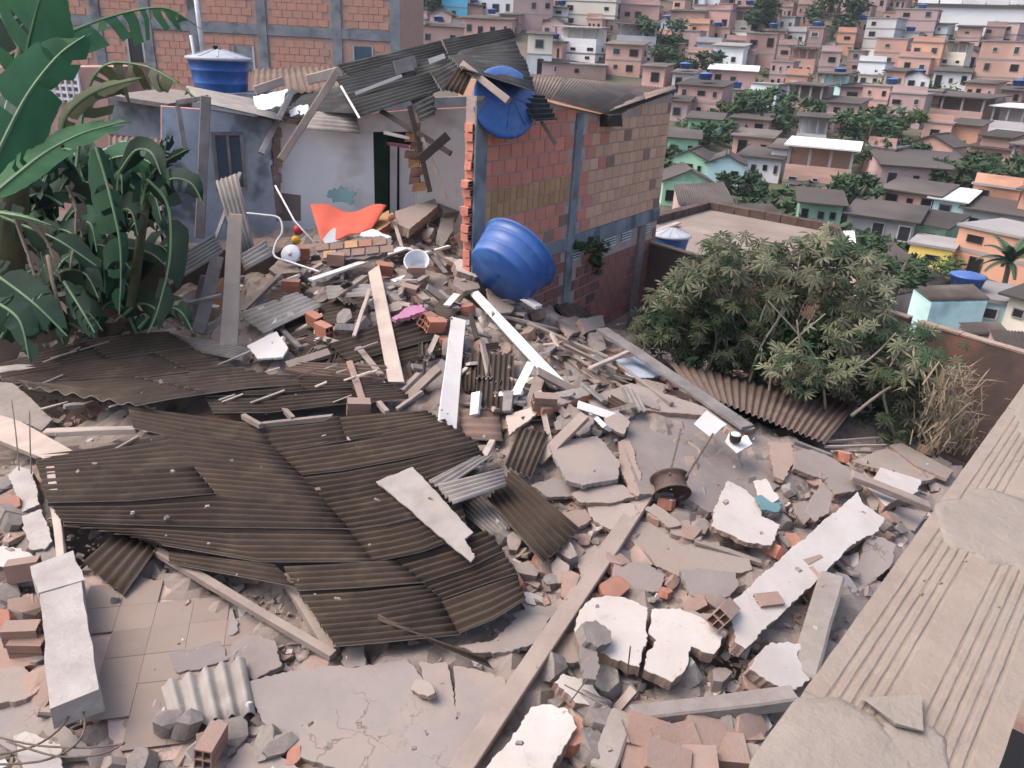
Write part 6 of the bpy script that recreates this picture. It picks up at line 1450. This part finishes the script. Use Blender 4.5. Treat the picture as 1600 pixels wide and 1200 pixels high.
# wall fragment of bricks under the orange cloth
wf = EW('brick_wall_fragment', hit(550, 388, .3), 'fallen brick wall fragment with smoke-dark joints below the orange cloth', 'wall fragment')
poly = [(496, 388), (560, 372), (596, 368), (614, 376), (602, 396), (570, 404), (502, 408)]
mb, c, n = slab_mb(poly, .09, lift=.34, n=(-.1, -.75, .65), p=hit(550, 400, .3)); mb.build('mortar_bed', ['mortar_dark', 'mortar_dark'], wf); BIG.append(poly)
d1 = V((1, .05, .1)); d1 = (d1 - n * d1.dot(n)).normalized(); d2 = n.cross(d1).normalized()
for i in range(-5, 5):
    for j in range(-3, 3):
        p = c + d1 * (i * .2 + (.1 if j % 2 else 0)) + d2 * (j * .12)
        q = CR.transposed() @ (p + d1 * .09 + d2 * .05 - C0); px, py = 800 + F * q.x / -q.z, 600 - F * q.y / -q.z
        if inside(poly, px, py): MB().box(p + d1 * .09 + d2 * .05 + n * .01, d1 * .088, d2 * .05, n * .012, 0, .004).build('brick', random.choice(['brick', 'brick_dusty', 'brick_ochre']), wf)
# reddish bricks at the lower right
lb_ = EW('brick_stack', hit(1080, 1165, .1), 'heap of large reddish wall blocks at the bottom under the concrete beam', 'brick heap')
for i, (x, y, l, yw) in enumerate([(1010, 1150, .12, .1), (1055, 1160, .12, .1), (1040, 1190, .16, .1), (1100, 1150, .1, .05), (1130, 1175, .08, .1), (1085, 1195, .12, .1), (1150, 1140, .06, .1), (1000, 1185, .1, .2)]):
    c = hit(x, y, l); e = Euler((.3 + random.uniform(-.2, .25), .1 + random.uniform(-.2, .2), yw + random.uniform(-.25, .25))).to_matrix(); MB().box(c, e @ V((.14, 0, 0)), e @ V((0, .1, 0)), e @ V((0, 0, .06)), 0, .006).build('block', 'brick_dusty', lb_)
# ---------------------------------------------------------------- things among the rubble
# large blue tank lying on its side
cq = hit(812, 440, .25); ax = V((-.62, -.5, .35)).normalized()
Mt = Matrix.Translation(at(779, 432, 9.75)) @ V((.50, .62, .48)).normalized().to_track_quat('Z', 'Y').to_matrix().to_4x4()
tank('water_tank', Mt, 'big blue water tank fallen on its side against the red brick wall', R=.57, h=.48, closed=False)
BIG.append([(748, 350), (860, 345), (862, 478), (800, 480), (745, 420)])
# tank shell hanging over the red wall
Mt2 = Matrix.Translation(at(792, 158, onplane(792, 158, W4.p, W4.n).y - .16)) @ V((.60, -.62, .5)).normalized().to_track_quat('Z', 'Y').to_matrix().to_4x4() @ Matrix.Rotation(.5, 4, 'Z')
lt = E('tank_cover', (0, 0, 0), 0, 'blue tank lid hanging over the top of the red brick wall', 'tank lid'); lt.matrix_world = Mt2 @ Matrix.Diagonal((.60, .46, .55, 1))
MB().lathe([(.02, .16), (.2, .155), (.7, .05), (.92, .0), (1.0, -.02), (1.02, -.06), (1.0, -.10), (.97, -.06), (.9, -.04), (.02, .10)], n=40).build('dome', 'blue_plastic', lt, True, org=(0, 0, 0))
for i in range(8):
    g = i * .785; MB().box((.5 * math.cos(g), .5 * math.sin(g), .105), (.33 * math.cos(g), .33 * math.sin(g), -.062), (-.012 * math.sin(g), .012 * math.cos(g), 0), (0, 0, .006)).build('rib', 'blue_plastic', lt, org=(0, 0, 0))
# rusty wheel rim with two rods
wr = hit(1048, 760, .2)
w_ = E('wheel_rim', (0, 0, 0), 0, 'rusty steel wheel rim turned into a grill with two rods, on grey slab', 'wheel rim')
w_.matrix_world = Matrix.Translation(wr) @ V((-.08, .855, .48)).normalized().to_track_quat('Z', 'Y').to_matrix().to_4x4()
RR = .165
MB().lathe([(RR, .085), (RR + .008, .09), (RR + .006, .075), (RR * .9, .062), (RR * .86, .03), (RR * .86, -.02), (RR * .92, -.05), (RR * 1.0, -.07), (RR * 1.02, -.085), (RR * .98, -.085), (RR * .89, -.062), (RR * .83, -.02), (RR * .83, .03), (RR * .87, .07), (RR, .085)], n=36).build('rim', 'rust', w_, True, org=(0, 0, 0))
MB().lathe([(.01, -.03), (RR * .5, -.03), (RR * .84, -.05)], n=24).build('disc', 'rust', w_, True, org=(0, 0, 0))
for i in range(9):
    g = i * .7; MB().lathe([(.001, -.028), (.012, -.028), (.012, -.018), (.001, -.018)], Matrix.Translation((RR * .6 * math.cos(g), RR * .6 * math.sin(g), 0)), 8).build('bolt_hole_shade', 'unlit_black', w_, org=(0, 0, 0))  # small black discs painted as the shade in the holes
for a in (((1046, 742, .35), (1064, 670, .3)), ((1072, 745, .35), (1114, 678, .3))):
    p0, p1 = PT(a[0]), PT(a[1]); o = MB().tube([p0, p1], .011, 6).build('rod', 'rebar'); T(o, 'rusty rod leaning on the wheel rim, ' + ('left one' if a[0][0] < 1060 else 'right one'), 'rod')
BIG.append([(1015, 725), (1085, 725), (1085, 785), (1015, 785)])
# paper, small pot on a tile
slab('paper_sheet', [(1084, 662), (1104, 641), (1136, 663), (1128, 668), (1112, 684)], .004, ['white_paint', 'white_paint'], 'white paper sheet on the beige slab', 'paper', .3, jag=0)
slab('white_tile', [(1133, 690), (1140, 675), (1168, 680), (1176, 694), (1152, 708)], .02, ['white_paint', 'plaster_dusty'], 'white tile under the small dark pot', 'tile', .28, jag=.002)
pc = hit(1148, 690, .30); pot = E('small_pot', pc, .4, 'small dark pot with pale lid on white tile', 'pot')
MB().lathe([(.001, 0), (.045, 0), (.055, .02), (.058, .07), (.062, .072), (.06, .078), (.05, .074), (.045, .02), (.001, .015)], n=20).build('body', 'wood_dark', pot, True, org=(0, 0, 0))
MB().lathe([(.05, .078), (.045, .088), (.02, .095), (.001, .097)], n=20).build('lid', 'iron_white', pot, True, org=(0, 0, 0)); MB().box((.075, 0, .06), (.02, 0, 0), (0, .006, 0), (0, 0, .008)).build('handle', 'red_plastic', pot, org=(0, 0, 0))
# teal rag
mb, _, _ = slab_mb([(1180, 775), (1200, 770), (1222, 785), (1215, 800), (1190, 796)], .02, .22); T(mb.build('rag', ['teal_cloth', 'teal_cloth']), 'teal rag under the small white tile', 'rag')
# orange cloth
mb = MB(); nu, nv = 24, 12; P0, P1, P2, P3 = at(484, 320, 11.9), at(604, 322, 11.9), at(580, 358, 11.2), at(505, 380, 10.9); vs = []
for j in range(nv + 1):
    for i in range(nu + 1):
        u, v = i / nu, j / nv; p = P0.lerp(P1, u).lerp(P3.lerp(P2, u), v); vs.append(p + V((0, -.05 * math.sin(u * 14 + v * 3) * (.3 + v), .05 * math.sin(u * 9 + v * 2) * (1 - v) - .05 * math.sin(math.pi * u) * (1 - v))))
g = lambda j, i: j * (nu + 1) + i
mb.add(vs, [(g(j, i), g(j, i + 1), g(j + 1, i + 1), g(j + 1, i)) for j in range(nv) for i in range(nu)]); o = mb.build('cloth', 'orange_cloth', smooth=True); T(o, 'orange red cloth draped in front of the white wall', 'cloth')
sm_ = o.modifiers.new('s', 'SOLIDIFY'); sm_.thickness = .01
# white bucket
bk_ = E('bucket', (0, 0, 0), 0, 'white plastic bucket lying open towards the viewer on top of the heap', 'bucket'); bk_.matrix_world = Matrix.Translation(hit(651, 408, .32)) @ V((.0, -.7, .7)).normalized().to_track_quat('Z', 'Y').to_matrix().to_4x4()
MB().lathe([(.001, -.16), (.11, -.16), (.165, .0), (.175, .0), (.175, .012), (.155, .012), (.10, -.145), (.001, -.145)], n=28).build('body', 'pale_plastic', bk_, True, org=(0, 0, 0))
MB().lathe([(.16, .013), (.172, .02), (.176, .01)], n=28).build('rim', 'iron_white', bk_, True, org=(0, 0, 0))
# fan, white metal frame, yellow bowl, red cloth
fn = E('white_fan', (0, 0, 0), 0, 'pale round fan among the clutter left of the orange cloth', 'fan'); fn.matrix_world = Matrix.Translation(hit(455, 398, .35)) @ V((-.1, -.8, .5)).normalized().to_track_quat('Z', 'Y').to_matrix().to_4x4()
MB().lathe([(.001, 0), (.13, 0), (.14, .02), (.12, .035), (.04, .05), (.001, .055)], n=24).build('guard', 'pale_plastic', fn, True, org=(0, 0, 0)); MB().lathe([(.001, .056), (.03, .056), (.025, .07), (.001, .072)], n=14).build('hub', 'white_paint', fn, True, org=(0, 0, 0))
T(MB().tube(bez([at(382, 333, 10.8), at(412, 336, 10.8), at(436, 341, 10.8), at(441, 362, 10.7), at(431, 380, 10.6), at(429, 400, 10.4), at(455, 410, 10.2), at(500, 425, 9.9)], 40), .016, 7).build('metal_tubing', 'iron_white', smooth=True), 'bent white metal tube frame behind the tall pale plank', 'metal frame')
T(MB().tube([at(430, 290, 11.2), at(460, 345, 10.9), at(490, 378, 10.6)], .014, 6).build('metal_rod', 'iron_white', smooth=True), 'thin white rod leaning on the white wall at left', 'rod')
for c_, r_, m, nm, lb in ((hit(461, 376, .35), .07, 'yellow_plastic', 'bowl', 'yellow bowl beside the pale fan'), (hit(465, 360, .4), .08, 'red_plastic', 'bag', 'red bag above the yellow bowl'), (hit(610, 340, .5), .06, 'brick', 'brick_lump', 'orange brick lump near wall chunk at the heap top')):
    mb = MB(); mb.lathe([(.001, -r_), (r_ * .6, -r_ * .8), (r_, -.1 * r_), (r_ * .85, r_ * .5), (r_ * .4, r_ * .85), (.001, r_ * .9)], n=12)
    mb.v = [(x * (1 + .5 * noise.noise(V((x * 9, y * 9, z * 9)))) + c_.x, y * (1 + .2 * noise.noise(V((y * 9, x * 9, z * 9)))) + c_.y, z * (1 + .2 * noise.noise(V((z * 9, y * 9, x)))) + c_.z) for x, y, z in mb.v]
    T(mb.build(nm, m, smooth=True), lb, nm.replace('_', ' '))
mb, _, _ = slab_mb([(612, 496), (640, 478), (660, 476), (664, 486), (645, 492), (618, 500)], .05, .26, jag=.01); T(mb.build('plastic_chair_back', ['pink_plastic', 'pink_plastic']), 'pink plastic piece behind the broad dark sheet', 'plastic piece')
mb, _, _ = slab_mb([(512, 300), (530, 292), (556, 300), (550, 318), (520, 316)], .04, n=(0, -1, .3), p=at(530, 305, 12.2), jag=.02); T(mb.build('rag', ['teal_cloth', 'teal_cloth']), 'pale teal cloth bundle by the doorway', 'cloth')
# rebars in the lower right
for a, lb in (((((882, 1070, .32), (950, 1105, .36)), 'thin rebar crossing the white wedge, long one')), ((((918, 1060, .36), (890, 1098, .34)), 'thin rebar crossing the white wedge, short one')), ((((985, 1010, .5), (980, 1055, .2)), 'thin rebar standing in front of cracked white slab')), ((((972, 1125, .2), (985, 1160, .25)), 'pale rebar end below the concrete beam'))):
    T(MB().tube([PT(a[0]), PT(a[1])], .005, 6).build('rebar', 'rebar'), lb, 'rebar')
# ---------------------------------------------------------------- fragments and fine debris over the whole heap
def chunk_mesh(name, mat, flat, seed):
    rr = random.Random(seed); bm = bmesh.new(); n = rr.randint(7, 11); pts = []
    for i in range(n):
        g = 6.28 * i / n + rr.uniform(-.25, .25); r = rr.uniform(.65, 1.1)
        for z in (0, flat): pts.append((math.cos(g) * r * .5, math.sin(g) * r * rr.uniform(.3, .5), z * rr.uniform(.8, 1.1) + rr.uniform(-.03, .03)))
    vs = [bm.verts.new(p) for p in pts]; bmesh.ops.convex_hull(bm, input=vs)
    loose = [v for v in bm.verts if not v.link_faces]; bmesh.ops.delete(bm, geom=loose, context='VERTS')
    me = bpy.data.meshes.new(name); bm.to_mesh(me); bm.free(); me.materials.append(M_[mat]); return me
for i, (x, y, l, sz, lb) in enumerate(((262, 1140, .06, .2, 'dark rough stone by the pale corrugated piece, left one'), (285, 1145, .08, .19, 'rough grey stone by the pale corrugated piece, right one'), (178, 944, .06, .09, 'small grey stone on the tile floor'))):
    o = inst('stone', chunk_mesh('stone', 'concrete', .75, 40 + i), None, hit(x, y, l), (.3, .2, i), (sz, sz, sz)); T(o, lb, 'stone')
KIND = {'brick_fragment': ([chunk_mesh('brick_fragment', m, .45, i) for i, m in enumerate(('brick_dusty', 'brick_dusty', 'brick_dusty', 'brick'))], 'broken orange brick fragment', 'brick'),
        'plaster_fragment': ([chunk_mesh('plaster_fragment', m, .12, 10 + i) for i, m in enumerate(('plaster_dusty', 'plaster_grey', 'plaster_dusty', 'plaster_pink', 'plaster_white'))], 'flat plaster fragment', 'plaster'),
        'concrete_fragment': ([chunk_mesh('concrete_fragment', m, .5, 20 + i) for i, m in enumerate(('concrete', 'concrete', 'plaster_dusty'))], 'rough grey concrete lump', 'concrete'),
        'wood_splinter': (None, 'broken wood splinter', 'wood')}
spl = MB(); spl.bx(-.5, .5, -.06, .06, -.03, .03, 0, .02); KIND['wood_splinter'] = ([spl.mesh('wood_splinter', [m]) for m in ('wood', 'wood_pale', 'wood_grey')], 'broken wood splinter', 'wood')
def brief(s):
    w = s.split(',')[0].split()
    if len(w) > 7:
        for i in range(2, len(w)):
            if w[i] in ('in', 'on', 'at', 'below', 'above', 'beside', 'left', 'right', 'under', 'with', 'near', 'of', 'from', 'between', 'behind', 'over', 'by', 'before', 'against', 'half', 'resting', 'lying', 'slanting', 'entering'): w = w[:i]; break
    return ' '.join(w)
NEAR = [(sum(p[0] for p in q[0]) / len(q[0]), sum(p[1] for p in q[0]) / len(q[0]), brief(q[3])) for q in SL]
ZONES = [([(440, 400), (560, 395), (740, 395), (850, 480), (820, 560), (560, 560), (440, 500)], 'in the upper heap around the planks', 110), ([(600, 330), (730, 330), (740, 400), (620, 400)], 'at the crest beside the red wall', 40), ([(800, 500), (950, 510), (1100, 640), (1000, 700), (820, 660)], 'on the slope right of the white plank', 80),
         ([(780, 840), (1000, 760), (1130, 850), (1150, 960), (900, 950), (800, 940)], 'among the grey slabs below the wheel', 90), ([(860, 1000), (1000, 1060), (1200, 1060), (1180, 1200), (880, 1200)], 'in the lower right rubble under white slabs', 90), ([(1180, 690), (1460, 700), (1420, 850), (1250, 960), (1200, 880)], 'around the white column at right', 70),
         ([(0, 740), (60, 800), (60, 900), (110, 1120), (0, 1200)], 'along the left edge beside the fallen column', 60), ([(180, 1120), (400, 1060), (480, 1200), (150, 1200)], 'at the bottom left below the tile floor', 40)]
rr = random.Random(77); tot = {}
def sloped(p):
    e = .06; z0 = mound([(p.x, p.y), (p.x + e, p.y), (p.x, p.y + e)]); return V((-(z0[1] - z0[0]) / e, -(z0[2] - z0[0]) / e, 1)).normalized()
for poly, where, n in ZONES:
    xs = [p[0] for p in poly]; ys = [p[1] for p in poly]; k = 0; tries = 0
    while k < n and tries < n * 30:
        tries += 1
        x, y = rr.uniform(min(xs), max(xs)), rr.uniform(min(ys), max(ys))
        if not inside(poly, x, y) or any(inside(b, x, y) for b in BIG): continue
        nm = rr.choices(list(KIND), (1.6, 6, 3, 2))[0]
        if tot.get(nm, 0) >= 290: continue
        me, lb, cat = KIND[nm]; p = hit(x, y, .02); s = rr.uniform(.09, .30) * (1.4 if nm == 'wood_splinter' else 1)
        q = (sloped(p) + V((rr.gauss(0, .45), rr.gauss(0, .45), 0))).normalized().to_track_quat('Z', 'Y') @ Euler((0, 0, rr.uniform(0, 6.28))).to_quaternion()
        o = inst(nm, rr.choice(me), None, p, q.to_euler(), (s, s * rr.uniform(.7, 1.2), s))
        ne = min(NEAR, key=lambda a: (a[0] - x) ** 2 + (a[1] - y) ** 2)[2]; ne = ne.split(',')[0]
        T(o, f"{'larger' if s > .17 else 'smaller'} {lb} {'before' if y > 700 else 'near'} the {ne}", cat, f'{lb}s {where}'); k += 1; tot[nm] = tot.get(nm, 0) + 1
byl = {}
for o in COL.objects:
    if o.name.split('.')[0] in KIND: byl.setdefault(o['label'], []).append(o)
for lb, os_ in byl.items():
    if len(os_) > 1:
        os_.sort(key=lambda o: o.location.x / o.location.y)
        od = ['leftmost', 'second from left', 'third from left', 'fourth from left', 'fifth from left', 'sixth from left', 'seventh from left', 'eighth from left', 'ninth from left', 'tenth from left', 'eleventh from left']
        for i, o in enumerate(os_):
            tag_ = ('left one', 'right one')[i] if len(os_) == 2 else ('rightmost' if i == len(os_) - 1 else od[min(i, 10)])
            w = lb.split(); k_ = 16 - len(tag_.split())
            o['label'] = ' '.join(w[:k_]) + ', ' + tag_
print('fragments', tot)
# splintered laths and shards of sheet strewn over the upper heap
UP = [(400, 470), (450, 405), (600, 385), (740, 400), (850, 490), (940, 540), (1000, 620), (880, 690), (760, 640), (600, 600), (430, 560)]
shd = [sheet_mb([(V((-.5, -.3, 0)), V((-.42, .3, 0))), (V((.42, -.34, 0)), V((.5, .26, 0)))], 3.5, .045, .03, (.1, .15), 2).mesh('sheet_shard', [m, 'sheet_edge']) for m in ('sheet_dark', 'sheet_grey', 'sheet_dark', 'sheet_brown')]
lth = []
for i, m in enumerate(('wood_pale', 'wood', 'wood_grey', 'white_paint', 'wood')):
    lt_ = MB(); lt_.box((0, 0, 0), (.5, 0, .004), (0, .028 + .006 * i, 0), (0, 0, .018), 0, .012); lth.append(lt_.mesh('lath', [m]))
cnt = {}
XT = [(486, 438, 'long white board'), (357, 540, 'tall pale plank'), (600, 500, 'broad dusty plank'), (700, 580, 'bright white plank'), (800, 530, 'slanting white plank'), (650, 405, 'white bucket'), (440, 490, 'pale corrugated sheet'), (775, 600, 'upright dark sheet'), (560, 390, 'brick wall fragment'), (805, 420, 'fallen blue tank'), (960, 570, 'pale blue wall fragment'), (900, 620, 'grey topped brick chunk'), (830, 700, 'dusty dark sheet')]
for i in range(150):
    while True:
        x, y = rr.uniform(400, 1000), rr.uniform(385, 690)
        if inside(UP, x, y) and not any(inside(b, x + ex, y + ey) for b in BOARDS for ex, ey in ((0, 0), (22, 0), (-22, 0), (0, 18), (0, -18))): break
    isl = rr.random() < .68; p = hit(x, y, rr.uniform(.04, .22)); L_s = rr.uniform(.22, .75) if isl else rr.uniform(.2, .42)
    q = (sloped(p) + V((rr.gauss(0, .35), rr.gauss(0, .35), 0))).normalized().to_track_quat('Z', 'Y') @ Euler((0, 0, rr.uniform(0, 6.28))).to_quaternion()
    mi_ = rr.randrange(5 if isl else 4); o = inst('lath' if isl else 'sheet_shard', (lth if isl else shd)[mi_], None, p, q.to_euler(), (L_s, 1, 1) if isl else (L_s, L_s * .8, L_s))
    ne = min(XT, key=lambda a: (a[0] - x) ** 2 + (a[1] - y) ** 2)[2]; cl_ = ['pale', 'brown', 'grey', 'white', 'brown'][mi_] if isl else ['dark', 'pale', 'dark', 'rusty'][mi_]
    lb = f"{'long' if L_s > .45 else 'short'} {cl_} broken lath near the {ne}" if isl else f"{'larger' if L_s > .3 else 'smaller'} {cl_} corrugated shard near the {ne}"
    cnt.setdefault(lb, []).append(T(o, lb, 'lath' if isl else 'sheet shard', 'broken laths on the upper heap' if isl else 'sheet shards on the upper heap'))
for lb, os_ in cnt.items():
    os_.sort(key=lambda o: o.location.x / o.location.y)
    if len(os_) > 1:
        for i, o in enumerate(os_): o['label'] = lb + ', ' + (('left one', 'right one')[i] if len(os_) == 2 else 'rightmost' if i == len(os_) - 1 else od[min(i, 10)])
AREA = [(0, 560), (340, 430), (600, 330), (740, 340), (900, 500), (1150, 640), (1500, 720), (1440, 830), (1200, 1200), (0, 1200)]
small = {m: MB() for m in ('plaster_dusty', 'brick_dusty', 'concrete', 'plaster_white', 'wood')}
for i in range(13000):
    x, y = rr.uniform(0, 1500), rr.uniform(330, 1200)
    if not inside(AREA, x, y): continue
    inb = any(inside(b, x, y) for b in BIG)
    if inb and rr.random() < .985: continue
    lift = .33 if inb else 0.02
    p = hit(x, y, lift if inb else .0); s = .01 + .045 * rr.random() ** 2 * (.3 if inb else 1)
    m = rr.choices(list(small), (6, 2, 3, 1, 1))[0]; e = Euler((rr.uniform(-.6, .6), rr.uniform(-.6, .6), rr.uniform(0, 6.28))).to_matrix()
    small[m].box(p, e @ V((s, 0, 0)), e @ V((0, s * rr.uniform(.4, .9), 0)), e @ V((0, 0, s * rr.uniform(.2, .6))), 0, s * .35)
for m, nm, lb in (('plaster_dusty', 'plaster_debris', 'fine beige plaster crumbs over the whole heap'), ('brick_dusty', 'brick_debris', 'fine reddish brick crumbs over the heap'), ('concrete', 'concrete_debris', 'fine grey concrete crumbs over the heap'), ('plaster_white', 'paint_debris', 'fine white plaster crumbs over the heap'), ('wood', 'wood_debris', 'fine wood chips over the heap')):
    STUFF(small[m].build(nm, m, recalc=False), lb, 'debris')
# ---------------------------------------------------------------- the damp air over the valley
hz = MB().bx(-620, 620, -30, 330, -9, 112).build('haze', 'leaf_dry', org=(0, 0, 0))
hm = bpy.data.materials.new('haze_air'); hm.use_nodes = True; hn = hm.node_tree; hn.nodes.clear()
ho = hn.nodes.new('ShaderNodeOutputMaterial'); hv = hn.nodes.new('ShaderNodeVolumePrincipled'); hv.inputs['Color'].default_value = (.86, .89, .95, 1); hv.inputs['Density'].default_value = .0004; hv.inputs['Anisotropy'].default_value = .2
hn.links.new(hv.outputs[0], ho.inputs['Volume']); hz.data.materials.clear(); hz.data.materials.append(hm); STUFF(hz, 'thin damp haze over the valley and hillside', 'haze')
